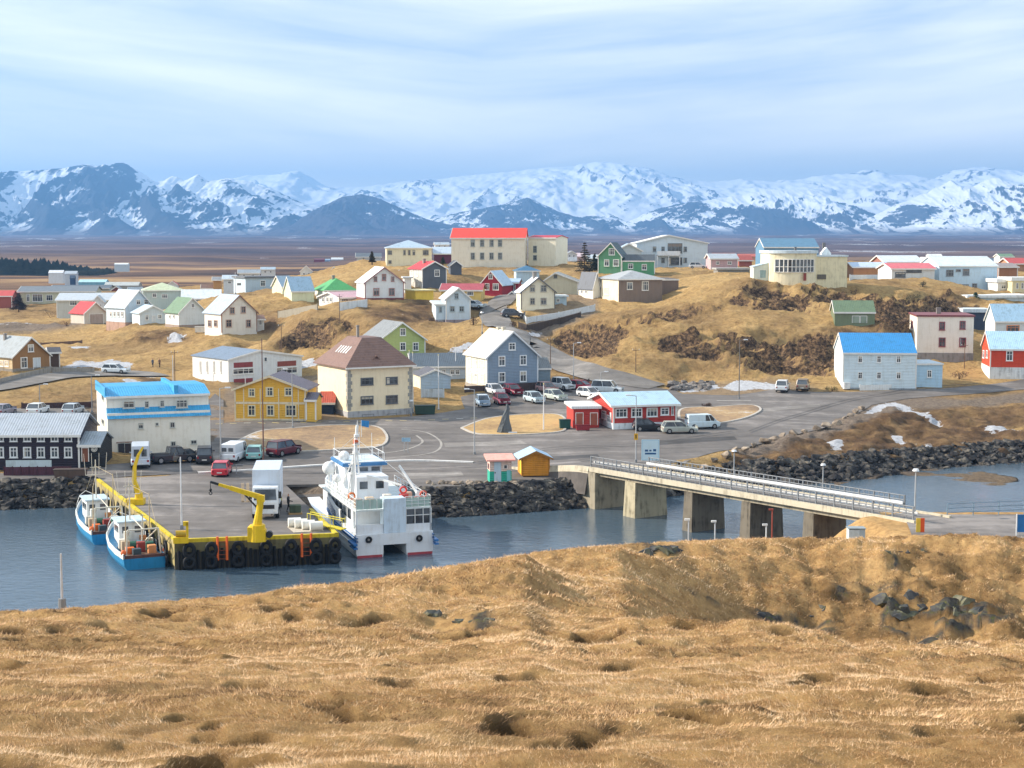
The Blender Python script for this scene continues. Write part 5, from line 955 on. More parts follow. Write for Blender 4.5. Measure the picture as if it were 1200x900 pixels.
kerb_run(pl0, pr0); kerb_run(pl1, pl0); kerb_run(pr0, pr1.lerp(pr0, .55))
fd = (pr0 - pl0); fl = fd.length; fd.normalize(); fn = Vector((fd.y, -fd.x))      # outward
def fpt(s, o, z): p = pl0 + fd * s + fn * o; return (p.x, p.y, z)
g = MB(); a, b_ = fpt(0, .03, 0), fpt(fl, .03, 0); g.add([(a[0], a[1], PZ - .12), (b_[0], b_[1], PZ - .12), (b_[0], b_[1], PZ + .02), (a[0], a[1], PZ + .02)], [(0, 1, 2, 3)]); g.build('yellow_face', ym, pier)
g = MB(); a, b_ = fpt(0, .025, 0), fpt(fl, .025, 0); g.add([(a[0], a[1], PZ - .9), (b_[0], b_[1], PZ - .9), (b_[0], b_[1], PZ - .121), (a[0], a[1], PZ - .121)], [(0, 1, 2, 3)]); g.build('concrete_band', mat('6e6848', .8, dirt=.3), pier)
pile = mat('121214', .7, dirt=.2); tyre_m = mat('17181a', .75, dirt=.2)
for i in range(34):
    s = .3 + i * (fl - .6) / 33; g = MB(); g.tube(fpt(s, .12, -2), fpt(s, .12, 1.55 + .12 * math.sin(i * 2.3)), .12, n=6); g.build('pile', pile, pier)
ang = math.atan2(fd.y, fd.x)
def tyre_at(p, z, r, rot, squash=1.0):
    g = MB(); g.ring((0, 0, 0), r, r * .42, 'y', 16, 8); o = g.build('tyre', tyre_m, pier, smooth=True, loc=(p[0], p[1], z), rz=rot); o.scale = (1, .8, squash)
for s in (1.15, 2.9, 5.05, 7.3, 9.3, 11.35, 12.9):
    tyre_at(fpt(s, .42, 0), 1.62, .38, ang, 1.25); tyre_at(fpt(s, .42, 0), .62, .38, ang, 1.1)
for s0 in (3.4, 10.2):
    for s in (s0, s0 + .75):
        g = MB(); a = fpt(s, .3, 0); g.tube((a[0], a[1], .7), (a[0], a[1], PZ + .32), .11, n=6); g.build('orange_ladder_rail', mat('e0672c', .6), pier)
    g = MB()
    for k in range(5): a, b_ = fpt(s0, .3, .8 + k * .35), fpt(s0 + .75, .3, .8 + k * .35); g.tube(a, b_, .03, n=5)
    g.build('ladder_rungs', mat('8a4a2a', .6), pier)
ld = (pl1 - pl0); ll = ld.length; ld.normalize(); ln_ = Vector((-ld.y, ld.x))
g = MB(); a, b_ = pl0 + ln_ * .03, pl1 + ln_ * .03; g.add([(a.x, a.y, .3), (b_.x, b_.y, .3), (b_.x, b_.y, PZ + .02), (a.x, a.y, PZ + .02)], [(0, 1, 2, 3)]); g.build('pale_side_wall', mat('a89a68', .8, dirt=.3), pier)
for i in range(13):
    p = pl0 + ld * (1.5 + i * 2.55) + ln_ * .42; tyre_at((p.x, p.y), 1.55, .36, math.atan2(ld.y, ld.x), 1.3); tyre_at((p.x, p.y), .6, .36, math.atan2(ld.y, ld.x), 1.2)
# cranes
yel = mat('e3bd14', .45, dirt=.1); dkm = mat('26282a', .5)
c1 = atz(302, 634, PZ + .01); cr = thing('quay_crane', 'yellow quay crane with its jib swung out to the left at the pier front', 'crane', tuple(c1), 0)
k = c1.y / F
g = MB(); g.tube((0, 0, 0), (0, 0, 1.35), .72, .62, 14); g.box(-.75, -.1, -.5, .4, 0, 1.2); g.box(.1, .7, -.45, .3, 0, 1.0); g.build('pedestal', yel, cr, bevel=.03)
g = MB(); g.tube((0, 0, 1.35), (.15, 0, 2.4), .38, .28, 10); g.tube((.15, 0, 2.3), (.3, 0, 3.55), .26, .3, 10); g.box(.0, .6, -.25, .25, 3.2, 3.75); g.build('column', yel, cr)
tip = Vector(((247 - 302) * k, 0, (634 - 563) * k)); base = Vector((.45, 0, 3.55)); mid = base.lerp(tip, .62)
def beam(b, p, q, w0, h0, w1, h1, up=Vector((0, 0, 1))):
    d = (q - p).normalized(); s = d.cross(up).normalized(); u_ = s.cross(d); secs = []
    for c, w_, h_ in ((p, w0, h0), (q, w1, h1)): secs.append([c - s * w_ / 2 - u_ * h_ / 2, c + s * w_ / 2 - u_ * h_ / 2, c + s * w_ / 2 + u_ * h_ / 2, c - s * w_ / 2 + u_ * h_ / 2])
    b.loft(secs)
g = MB(); beam(g, base, mid, .32, .42, .26, .34); g.build('jib', yel, cr); g = MB(); beam(g, base.lerp(tip, .6), base.lerp(tip, .84), .20, .26, .18, .22); g.build('inner_jib', yel, cr); g = MB(); beam(g, base.lerp(tip, .83), tip, .15, .2, .15, .18); g.build('jib_tip', dkm, cr)
g = MB(); g.tube((.2, 0, 2.5), base.lerp(tip, .35) - Vector((0, 0, .15)), .08, .07, 7); g.build('ram', dkm, cr)
g = MB(); g.tube(tip, tip - Vector((0, 0, .55)), .03, .03, 5); g.build('cable', dkm, cr); g = MB(); g.ball(tip - Vector((0, 0, .65)), .13); g.ring(tuple(tip - Vector((0, 0, .92))), .12, .04, 'y', 10, 5); g.build('hook', dkm, cr)
g = MB(); g.tube((.95, -.2, .55), (.95, .25, .55), .28, n=12); g.build('hose_reel', dkm, cr)
c2 = atz(163, 591, PZ + .01); k = c2.y / F; cr = thing('quay_crane', 'yellow quay crane with its jib pointing up beside the blue fishing boats', 'crane', tuple(c2), 0)
g = MB(); g.tube((0, 0, 0), (0, 0, 1.1), .42, .36, 12); g.box(-1.1, .5, -.5, .5, 0, .55); g.build('pedestal', yel, cr, bevel=.02)
A = [Vector((0, 0, .9)), Vector((-.4, 0, 2.2)), Vector((-.35, .1, 3.5)), Vector((.0, .2, 4.6)), Vector((.42, .3, 5.3))]
g = MB(); [beam(g, A[i], A[i + 1], [.5, .36, .3, .24][i], [.5, .4, .3, .24][i], [.36, .3, .24, .16][i], [.4, .3, .24, .14][i], Vector((0, 1, 0))) for i in range(4)]; g.build('jib', yel, cr); g = MB(); g.tube(A[4], A[4] - Vector((0, 0, .5)), .03); g.ball(A[4] - Vector((0, 0, .6)), .12); g.build('hook', dkm, cr)
g = MB(); g.tube(A[0] + Vector((-.35, 0, .1)), A[2] + Vector((-.2, 0, -.3)), .07); g.build('ram', dkm, cr)
def pier_obj(name, label, cat, u, v, fn_, rz=0, group=None):
    r = thing(name, label, cat, tuple(atz(u, v, PZ + .005)), rz, group); fn_(r); return r
def f_winch(r):
    g = MB(); g.box(-.6, .6, -.4, .4, 0, .5); g.build('base', yel, r, bevel=.03); g = MB(); g.tube((-.4, 0, .75), (.4, 0, .75), .26, n=12); g.build('drum', mat('b99a2a', .5), r); g = MB(); g.box(.42, .62, -.3, .3, .5, 1.7); g.box(.2, .62, -.3, .0, 1.4, 1.75); g.build('cabinet', yel, r)
pier_obj('winch', 'small yellow capstan winch at the left front corner of the pier', 'winch', 212, 636, f_winch, .2)
def f_roll(r):
    for i, (x, y) in enumerate(((-.55, .9), (-.1, .1), (.4, -.7), (-.95, 1.6))):
        g = MB(); g.tube((x - .1, y, .42), (x + .95, y - .1, .42), .4, n=14); g.build('white_roll', mat('dcdcd6', .6), r)
    g = MB(); g.box(-1.1, 1.4, -1.1, 1.8, 0, .05); g.build('tray', mat('b8b0a0'), r)
pier_obj('gangway_floats', 'stack of white rolled fenders lying on the pier beside the ferry', 'floats', 357, 621, f_roll, .35)
def f_gang(r):
    g = MB(); beam(g, Vector((0, 0, .45)), Vector((3.6, -1.2, .15)), .7, .08, .7, .08); g.build('walkway', mat('d8c62c', .5), r); g = MB()
    for s in (-.35, .35): g.tube((0, s, 1.2), (3.6, -1.2 + s, .95), .03); [g.tube((3.6 * t_, -1.2 * t_ + s, .3), (3.6 * t_, -1.2 * t_ + s, 1.15), .025) for t_ in (0, .33, .66, 1)]
    g.build('rail', mat('e0d23a', .5), r)
pier_obj('gangway', 'short yellow gangway on the pier corner leading to the ferry', 'gangway', 362, 617, f_gang, -.25)
def f_pallet(r):
    g = MB(); g.box(-.6, .6, -.5, .5, 0, .14); g.build('pallet', mat('a88a5c'), r); g = MB(); g.box(-.5, .5, -.4, .4, .141, .8); g.build('nets', mat('4c5a48', .9, dirt=.3), r, bevel=.06)
pier_obj('net_pallet', 'pallet of green nets standing behind the pier truck', 'pallet', 346, 602, f_pallet, .2)
# ------------------------------------------------------------------ boats
def hull_sec(y, hb, z0, zc, z1, fl=1.0):
    return [(-hb * fl, y, z1), (-hb, y, zc), (-hb * .72, y, z0), (hb * .72, y, z0), (hb, y, zc), (hb * fl, y, z1)]
wht = mat('dfe2e2', .4, dirt=.06); blu = mat('1c6aa8', .4, dirt=.1)
def fishing_boat(label, loc, rz, L, B, hullc):
    r = thing('fishing_boat', label, 'fishing boat', loc, rz, 'blue fishing boats moored along the pier')
    st = [(0, .94, -.5, .9), (L * .25, 1.0, -.6, .85), (L * .5, 1.0, -.6, .95), (L * .72, .86, -.5, 1.25), (L * .88, .5, -.3, 1.65), (L, .05, .3, 2.05)]
    g = MB(); g.loft([hull_sec(y, B / 2 * f, z0, .35, z1, 1.04) for y, f, z0, z1 in st]); g.build('hull', mat(hullc, .4, dirt=.12), r, smooth=False)
    g = MB(); prev = None
    for sx in (-1, 1):
        prev = None
        for y, f, z0, z1 in st:
            x = sx * B / 2 * f * 1.05; c = [(x, y, z1 - .02), (x, y, z1 + .42), (x - sx * .09, y, z1 + .42), (x - sx * .09, y, z1 - .02)]
            if prev: g.add(prev + c, [(0, 1, 5, 4), (1, 2, 6, 5), (2, 3, 7, 6)])
            prev = c
    g.build('bulwark', mat('d9dcd8', .5, dirt=.15), r)
    g = MB(); g.box(-B / 2 * .9, B / 2 * .9, .05, .2, .5, 1.15); g.build('transom', mat('5a3a34', .7, dirt=.25), r)
    g = MB(); g.box(-B * .36, B * .36, .2, L * .45, .86, .98); g.build('deck', mat('6e5a4a', .8, dirt=.3), r)
    y0 = L * .5; g = MB(); g.box(-B * .28, B * .28, y0, y0 + L * .2, .9, 2.9); g.build('wheelhouse', wht, r, bevel=.05); g = MB(); g.box(-B * .33, B * .33, y0 - .25, y0 + L * .2 + .3, 2.905, 3.02); g.build('wheelhouse_roof', mat('b8ccd8', .5), r)
    for x in (-.28, .28): g = MB(); g.box(x * B / 2 - .25, x * B / 2 + .25, y0 - .03, y0, 2.0, 2.55); g.build('window', glass(), r)
    for s in (-1, 1): g = MB(); g.box(s * (B * .28 + .002), s * (B * .28 + .025), y0 + .3, y0 + L * .17, 2.0, 2.55); g.build('window', glass(), r)
    g = MB(); g.tube((0, y0 + .6, 3.0), (0, y0 + .5, 6.6), .07, .04); g.tube((-.9, y0 + .55, 5.2), (.9, y0 + .55, 5.2), .035); g.tube((-.5, y0 + .55, 5.9), (.5, y0 + .55, 5.9), .03)
    for x in (-.9, -.3, .3, .9): g.tube((x, y0 + .55, 5.2), (x * 1.15, y0 + .5, 7.2), .02)
    g.build('mast', mat('cfcabc', .5), r)
    g = MB(); g.tube((B * .3, L * .32, 1), (B * .3, L * .32, 5.6), .06, .04); g.tube((-B * .32, L * .2, 1), (-B * .3, L * .2, 4.8), .06, .04); g.tube((B * .3, L * .32, 5.5), (0, y0 + .6, 6.0), .02); g.tube((B * .3, L * .32, 5.4), (B * .3, .8, 3.1), .02); g.tube((0, y0 + .6, 6.2), (0, L * .97, 2.9), .02); g.tube((-B * .3, L * .2, 4.7), (0, y0 + .5, 5.2), .02); g.build('rigging', mat('b8a888', .6), r)
    for i, (x, y, hh_, c) in enumerate(((-.5, L * .44, 1.3, 'c8ccc8'), (.75, L * .42, .9, 'b87a4a'), (-1.1, L * .38, .8, 'e0dcd0'), (.3, 3.6, .7, '4a6a7a'), (1.15, 3.9, .8, 'd8d4c8'))): g = MB(); g.box(x - .26, x + .26, y - .24, y + .24, .98, .98 + hh_); g.build('deck_gear', mat(c, .7, dirt=.25), r, bevel=.05)
    g = MB(); g.path([(-B * .38, .9, 1.0), (-B * .34, .9, 3.1), (B * .34, .9, 3.1), (B * .38, .9, 1.0)], .07); g.tube((0, .9, 3.1), (0, y0, 3.4), .04); g.tube((-B * .3, 1.0, 3.0), (-B * .2, L * .42, 1.2), .05); g.tube((B * .3, 1.0, 3.0), (B * .2, L * .42, 1.2), .05); g.build('gallows', mat('d8d4c4', .5), r)
    g = MB(); g.tube((B * .1, L * .3, 1), (B * .12, L * .28, 3.9), .08, .05); g.tube((B * .12, L * .28, 3.8), (-.2, .6, 4.4), .05, .035); g.build('derrick', mat('c9c6ba', .5), r)
    g = MB(); g.tube((-.5, L * .36, 1.25), (.5, L * .36, 1.25), .32, n=10); g.build('net_drum', mat('3f6a58', .8, dirt=.3), r)
    for i, (x, y, c) in enumerate(((-.9, 1.9, 'd86a28'), (.8, 1.5, 'c98a5a'), (.1, 2.4, '8a3a34'), (-.5, 1.2, '3a4a52'), (.9, 2.9, '2f6a5c'), (-1.0, 3.3, 'b8a890'))):
        g = MB(); g.box(x - .33, x + .33, y - .3, y + .3, .98, 1.5 + .15 * (i % 3)); g.build('fish_tub', mat(c, .7), r, bevel=.04)
    for s in (-1, 1):
        g = MB(); g.ball((s * B * .46, .5, 1.35), .24); g.build('buoy', mat('e06a2c', .5), r, smooth=True)
    g = MB(); g.path([(-B * .4, L * .75, 1.6), (-B * .38, L * .75, 2.3), (-B * .2, L * .93, 2.6), (0, L * .99, 2.9), (B * .2, L * .93, 2.6), (B * .38, L * .75, 2.3), (B * .4, L * .75, 1.6)], .03); g.build('bow_rail', mat('d6d6d0', .4), r)
    return r
fishing_boat('nearer blue fishing boat with rusty stern deck moored at the pier corner', (-29.75, 124.4, 0), R(25), 11.4, 3.7, '1f7fb0')
fishing_boat('farther blue fishing boat with a small wheelhouse moored ahead of the other', (-35.3, 134.9, 0), R(25), 12.6, 3.4, '2a86b8')
# passenger catamaran
fr_ = thing('catamaran_ferry', 'white twin hulled passenger ferry with blue stripes moored right of the pier', 'ferry', (-9.9, 129.6, 0), R(19))
B, L = 6.7, 20.5; wf = mat('dde3e8', .35, dirt=.05)
for s in (-1, 1):
    def cs_(y, w_, z0, z1, inner): 
        xo = s * B / 2; xi = s * (B / 2 - w_)
        return [(xo * (1 - inner * .0) , y, z1), (xo - s * inner, y, .35), (xo - s * (inner + .3), y, z0), (xi + s * .1, y, z0), (xi, y, .35), (xi, y, z1)]
    g = MB(); g.loft([cs_(0, 2.35, -.6, 1.0, .0), cs_(8, 2.35, -.8, 1.05, .1), cs_(14, 2.1, -.8, 1.2, .35), cs_(18.5, 1.5, -.5, 1.5, .8), cs_(20.3, 1.2, .2, 2.0, 1.05)]); g.build('hull', wf, fr_)
    g = MB(); g.box(s * (B / 2 - 2.25), s * (B / 2 - .08), -.025, -.002, -.05, .2); g.build('red_waterline', mat('a8434c', .5), fr_)
g = MB()
U = [(0, .5, 1.0, 1.95), (8, .5, 1.05, 2.0), (14, .42, 1.2, 2.35), (18.5, .30, 1.5, 2.95), (21, .12, 2.0, 3.35)]
secs = [[(-B * f * 1.0, y, z1), (-B * f * .98, y, z0), (B * f * .98, y, z0), (B * f, y, z1)] for y, f, z0, z1 in U]; g.loft(secs); g.build('main_hull_deck', wf, fr_)
def side_strip(nm, m, z_off0, z_off1, y0, y1, out=.03, n=12):
    for s in (-1, 1):
        g = MB(); prev = None
        for i in range(n + 1):
            y = y0 + (y1 - y0) * i / n; f = np.interp(y, [u_[0] for u_ in U], [u_[1] for u_ in U]); zt = np.interp(y, [u_[0] for u_ in U], [u_[3] for u_ in U]); x = s * (B * f + out)
            c = [(x, y, zt + z_off0), (x, y, zt + z_off1), (x - s * .12, y, zt + z_off1), (x - s * .12, y, zt + z_off0)]
            if prev: g.add(prev + c, [(0, 1, 5, 4), (1, 2, 6, 5), (2, 3, 7, 6)])
            prev = c
        g.build(nm, m, fr_)
side_strip('blue_stripe', mat('2a5f9a', .4), -.62, -.42, -.3, 19); side_strip('blue_stripe', mat('2f6fae', .4), -.32, -.2, -.3, 19); side_strip('bulwark', wf, 0, 1.15, 6, 20.6, .0)
side_strip('window_band', mat('2a4a6c', .2), -.12, .75, 8, 17.5, .03)
for s in (-1, 1):
    g = MB(); g.box(s * B / 2, s * (B / 2 + .35), -.5, 1.6, 1.12, 1.3); g.box(s * B / 2, s * (B / 2 + .35), -.6, 1.0, .85, .97); g.build('stern_fin', mat('2f6fae', .4), fr_)
g = MB(); g.box(-B / 2 + .02, B / 2 - .02, -.02, 0, 1.0, 1.94); g.build('stern_plate', wf, fr_)
# deck house: corner posts, floor of the upper deck, inner cabin wall
g = MB(); g.box(-B / 2 + .5, B / 2 - .5, 3.2, 15.5, 1.96, 3.88); g.build('cabin', wf, fr_, bevel=.05)
g = MB(); g.box(-B / 2 + .05, B / 2 - .05, .3, 15.2, 3.881, 4.0); g.build('upper_deck', mat('cfd8d8', .6), fr_)
for (x0, x1) in ((-B / 2 + .05, -B / 2 + .2), (-.95, -.8), (B / 2 - .2, B / 2 - .05), (B / 2 - .2, B / 2 - .05)):
    g = MB(); g.box(x0, x1, .3, .45, 1.96, 3.88); g.build('post', wf, fr_)
g = MB(); g.box(-B / 2 + .05, -.9, .3, .36, 1.96, 2.75); g.box(1.0, B / 2 - .05, .3, .36, 1.96, 2.6); g.build('stern_bulwark', wf, fr_)
g = MB(); g.box(-.9, 1.0, .1, 1.5, 1.96, 4.9); g.build('stair_block', mat('c9dae8', .4), fr_, bevel=.04)
g = MB(); g.box(1.05, 1.1, .28, .34, 2.6, 3.88); [g.box(1.1 + i * .72, 1.16 + i * .72, .28, .34, 2.6, 3.88) for i in range(1, 4)]; g.box(1.05, 3.3, .28, .34, 3.3, 3.36); g.build('stern_window_frame', wht, fr_)
g = MB(); g.box(1.1, 3.2, .40, .42, 2.6, 3.85); g.build('stern_window', glass(), fr_)
for s in (-1, 1):
    g = MB(); [g.box(s * (B / 2 - .5) - .02, s * (B / 2 - .5) + .02, 4 + i * 1.6, 5.3 + i * 1.6, 2.6, 3.5) for i in range(6)]; g.build('cabin_windows', glass(), fr_)
    g = MB()
    for z in (4.3, 4.6, 4.95): g.tube((s * (B / 2 - .1), .35, z), (s * (B / 2 - .1), 12.5, z), .025)
    for i in range(12): g.tube((s * (B / 2 - .1), .35 + i * 1.1, 4.0), (s * (B / 2 - .1), .35 + i * 1.1, 4.95), .03)
    g.build('side_rail', wht, fr_)
g = MB()
for z in (4.3, 4.6, 4.95): g.tube((1.05, .35, z), (B / 2 - .1, .35, z), .025)
for i in range(5): g.tube((1.05 + i * .55, .35, 4), (1.05 + i * .55, .35, 4.95), .03)
g.build('stern_rail', wht, fr_); g = MB(); g.tube((-B / 2 + .1, .35, 4.95), (-.9, .35, 4.95), .03); [g.tube((-B / 2 + .1 + i * .6, .35, 4), (-B / 2 + .1 + i * .6, .35, 4.95), .03) for i in range(5)]
g.build('stern_rail', wht, fr_)
for x0_, x1_ in ((-B / 2 + .15, -.95), (1.05, B / 2 - .15)): g = MB(); g.box(x0_, x1_, .42, .45, 4.05, 4.85); g.build('rail_screen', mat('a9c2bc', .3), fr_)
g = MB(); g.box(-2.0, .9, 5.5, 9.6, 4.001, 6.0); g.build('upper_cabin', wf, fr_, bevel=.05)
for x in (-1.35, .1): g = MB(); g.box(x - .35, x + .35, 5.46, 5.5, 4.95, 5.6); g.build('window', glass(), fr_)
g = MB(); g.box(-2.2, 1.2, 9.0, 13.2, 4.001, 6.5); g.build('wheelhouse', wf, fr_, bevel=.05); g = MB(); g.box(-2.5, 1.6, 8.6, 13.6, 6.505, 6.8); g.build('wheelhouse_roof', mat('3f78ac', .5), fr_, bevel=.04); g = MB(); g.box(-2.3, 1.4, 8.8, 13.4, 6.81, 6.86); g.build('roof_top', mat('c9d6de', .5), fr_)
for x in (-1.6, -.5, .6): g = MB(); g.box(x - .38, x + .38, 8.96, 9.0, 5.75, 6.35); g.build('window', glass(), fr_)
for i, (x, y, z, r_) in enumerate(((-2.9, 12.5, 5.9, .62), (-2.2, 14.0, 5.9, .5), (-1.9, 10.6, 7.2, .5), (-2.8, 9.5, 5.4, .4))):
    g = MB(); g.ball((x, y, z), r_, n=14, m=10); g.build('radome', mat('e6e8e8', .4), fr_, smooth=True); g = MB(); g.tube((x, y, 4.0), (x, y, z - r_ * .9), .08); g.build('radome_post', wht, fr_)
g = MB(); g.tube((-2.5, 5.2, 4), (-1.9, 5.4, 10.6), .2, .13, 8); g.path([(-2.9, 5.2, 4), (-2.05, 5.3, 9.2)], .07); [g.tube((-2.9 + .14 * q, 5.2, 4.4 + .8 * q), (-2.5 + .09 * q, 5.2, 4.4 + .8 * q), .04) for q in range(6)]; g.tube((-.9, 8.5, 4.2), (-1.95, 5.4, 8.6), .07); g.tube((-3.0, 8.0, 4.2), (-2.0, 5.4, 8.4), .06)
for z, w_ in ((6.3, .9), (7.2, 1.1), (8.1, .9), (8.9, .7), (9.6, .5)): x = -2.5 + .6 * (z - 4) / 6.4; g.tube((x - w_ / 2, 5.3, z), (x + w_ / 2, 5.3, z), .05); g.box(x - .2, x + .2, 5.1, 5.5, z + .02, z + .22)
g.tube((-1.9, 5.4, 10.4), (-1.88, 5.4, 11.0), .03); g.build('mast', wht, fr_)
g = MB(); g.box(-2.25, -1.9, 5.1, 5.5, 9.0, 9.35); g.build('mast_light', mat('c9603a'), fr_)
g = MB(); beam(g, Vector((-1.2, 5.0, 6.2)), Vector((1.3, 2.6, 5.6)), .16, .18, .12, .14); g.build('derrick', wht, fr_)
g = MB(); beam(g, Vector((2.6, 2.2, 4.9)), Vector((1.3, 3.4, 7.2)), .2, .22, .14, .16); g.tube((2.6, 2.2, 4.0), (2.6, 2.2, 5.1), .2, .18, 10); g.build('davit', wht, fr_)
for (x, y, z, c) in ((1.4, 2.4, 5.2, 'c9403a'), (2.9, 1.4, 4.9, 'd8604a'), (2.2, 1.0, 4.5, 'c8503c'), (-3.0, 3.0, 4.8, 'd8783a')):
    g = MB(); g.ring((x, y, z), .27, .09, 'y', 12, 6); g.build('life_buoy', mat(c, .5), fr_)
for (x, y, c) in ((1.6, 3.0, 'b0403a'), (2.2, 4.0, 'c9a08a'), (.2, 3.4, 'd6d0c4'), (2.9, 5.2, '5a6a70'), (-1.6, 2.4, 'c9b49a'), (-2.7, 1.8, '9a8a7a')):
    g = MB(); g.box(x - .35, x + .35, y - .3, y + .3, 4.002, 4.75); g.build('deck_box', mat(c, .6), fr_, bevel=.04)
for x in (-2.3, 2.1):
    g = MB(); g.ring((x, -.16, 1.55 if x < 0 else 1.4), .2, .1, 'y', 12, 6); g.build('fender', tyre_m, fr_)
g = MB(); [g.tube((x, y, 6.8), (x, y, z), .025) for x, y, z in ((-2.2, 13.2, 8.6), (1.3, 13.2, 8.9), (1.3, 9.0, 8.2), (-.4, 11, 9.3))]; g.tube((-1.0, 10.8, 7.3), (.5, 10.8, 7.3), .07); g.tube((-.25, 10.8, 6.86), (-.25, 10.8, 7.3), .06); g.build('antennas', wht, fr_)
g = MB(); g.path([(-2.3, 8.9, 7.6), (1.4, 8.9, 7.6), (1.4, 13.3, 7.6), (-2.3, 13.3, 7.6), (-2.3, 8.9, 7.6)], .025); [g.tube((x, y, 6.86), (x, y, 7.6), .025) for x in (-2.3, -.45, 1.4) for y in (8.9, 11.1, 13.3)]; g.build('roof_rail', wht, fr_)
for s_ in (-1, 1): g = MB(); g.tube((s_ * 2.6, 6.2, 4.45), (s_ * 2.6, 7.5, 4.45), .34, n=12); g.build('life_raft', mat('e4e6e6', .4), fr_, smooth=True)
g = MB(); g.path([(-2.2, 5.3, 9.6), (-2.9, 12, 6.9)], .018, 4); g.path([(-2.2, 5.3, 9.6), (3.0, .5, 5.0)], .018, 4); g.path([(-2.2, 5.3, 9.6), (-3.2, .5, 5.0)], .018, 4); g.build('stays', wht, fr_)
g = MB(); g.path([(-1.2, 16, 3.2), (-1.1, 18.5, 3.9), (0, 20.8, 4.4), (1.1, 18.5, 3.9), (1.2, 16, 3.2)], .035); g.build('bow_rail', wht, fr_)
# ------------------------------------------------------------------ bridge
bz0, bz1 = 3.95, 5.0
a0 = atz(690, 549, bz0); a1 = atz(1071, 613, bz1); f0 = atz(738, 540.5, bz0 + .0); d_ = (Vector(a1[:2]) - Vector(a0[:2])); BL = d_.length; rz = math.atan2(d_.y, d_.x); BW = 4.2
br = thing('road_bridge', 'concrete road bridge with grey steel railings crossing the channel', 'bridge', (a0.x, a0.y, 0), rz); tilt = (bz1 - bz0) / BL
cc = mat('bdb6a2', .85, dirt=.2); cc2 = mat('98917f', .85, dirt=.3); stl = mat('9aa0a4', .45, metal=.3)
def bprism(nm, m, y0, y1, zt, zb, x0=0, x1=BL, parent=br):
    g = MB(); g.add([(x0, y0, bz0 + tilt * x0 + zb), (x1, y0, bz0 + tilt * x1 + zb), (x1, y1, bz0 + tilt * x1 + zb), (x0, y1, bz0 + tilt * x0 + zb), (x0, y0, bz0 + tilt * x0 + zt), (x1, y0, bz0 + tilt * x1 + zt), (x1, y1, bz0 + tilt * x1 + zt), (x0, y1, bz0 + tilt * x0 + zt)],
        [(0, 3, 2, 1), (4, 5, 6, 7), (0, 1, 5, 4), (1, 2, 6, 5), (2, 3, 7, 6), (3, 0, 4, 7)]); return g.build(nm, m, parent)
bprism('deck', am, .25, BW - .25, .0, -.3); bprism('edge_beam', cc, 0, .249, .18, -.30); bprism('edge_beam', cc, BW - .249, BW, .18, -.30)
for y in (.35, 1.9, 3.4): bprism('girder', cc2, y, y + .45, -.301, -.68)
for i, s in enumerate((6.5, 15.3, 23.2, 31.0, 38.3)):
    w_, t_ = (1.15, 4.3) if i else (1.6, 4.8); z1 = bz0 + tilt * s - .682; g = MB()
    g.loft([[(s - w_ / 2 * 1.35, .0, -3), (s + w_ / 2 * 1.35, .0, -3), (s + w_ / 2 * 1.35, BW, -3), (s - w_ / 2 * 1.35, BW, -3)], [(s - w_ / 2, .25, z1), (s + w_ / 2, .25, z1), (s + w_ / 2, BW - .25, z1), (s - w_ / 2, BW - .25, z1)]]); g.build('pier', mat('aea68c' if i == 0 else '6e685c', .9, dirt=.3), br)
g = MB(); g.box(-1.6, 1.2, -.1, BW + .1, -2.5, bz0 - .32); g.build('abutment', cc2, br); g = MB(); g.box(BL - 3.8, BL + 1.5, .05, BW - .05, 0, bz1 - .42); g.build('abutment', cc2, br)
for y, nm in ((.12, 'near'), (BW - .12, 'far')):
    s0 = .2 if nm == 'near' else 4.5
    BL0 = BL; BLr = BL if nm == 'near' else BL - 4.6; g = MB(); n = 21
    for k in range(n):
        x = s0 + (BLr - s0 - .2) * k / (n - 1); z = bz0 + tilt * x + .22; g.box(x - .06, x + .06, y - .05, y + .05, z, z + 1.05)
        if k < n - 1:
            x2 = s0 + (BLr - s0 - .2) * (k + 1) / (n - 1)
            for q in (1, 2): xm = x + (x2 - x) * q / 3; zm = bz0 + tilt * xm + .22; g.box(xm - .025, xm + .025, y - .02, y + .02, zm, zm + .98)
    for zo in (.3, .64, 1.0):
        za, zb_ = bz0 + tilt * s0 + .22 + zo, bz0 + tilt * BLr + .22 + zo; g.tube((s0, y, za), (BLr - .1, y, zb_), .045, n=5)
    g.build('railing', mat('787e84', .5), br)
    yy = y + (.34 if nm == 'near' else -.34); g = MB(); g.add([(s0, yy, bz0 + tilt * s0 + .56), (BLr - .1, yy, bz0 + tilt * BLr + .56), (BLr - .1, yy, bz0 + tilt * BLr + .80), (s0, yy, bz0 + tilt * s0 + .80), (s0, yy + .07, bz0 + tilt * s0 + .56), (BLr - .1, yy + .07, bz0 + tilt * BLr + .56), (BLr - .1, yy + .07, bz0 + tilt * BLr + .80), (s0, yy + .07, bz0 + tilt * s0 + .80)],
        [(0, 1, 2, 3), (7, 6, 5, 4), (0, 4, 5, 1), (3, 2, 6, 7), (0, 3, 7, 4), (1, 5, 6, 2)])
    g.build('crash_barrier', mat('e2e6e8', .35, metal=.2), br)
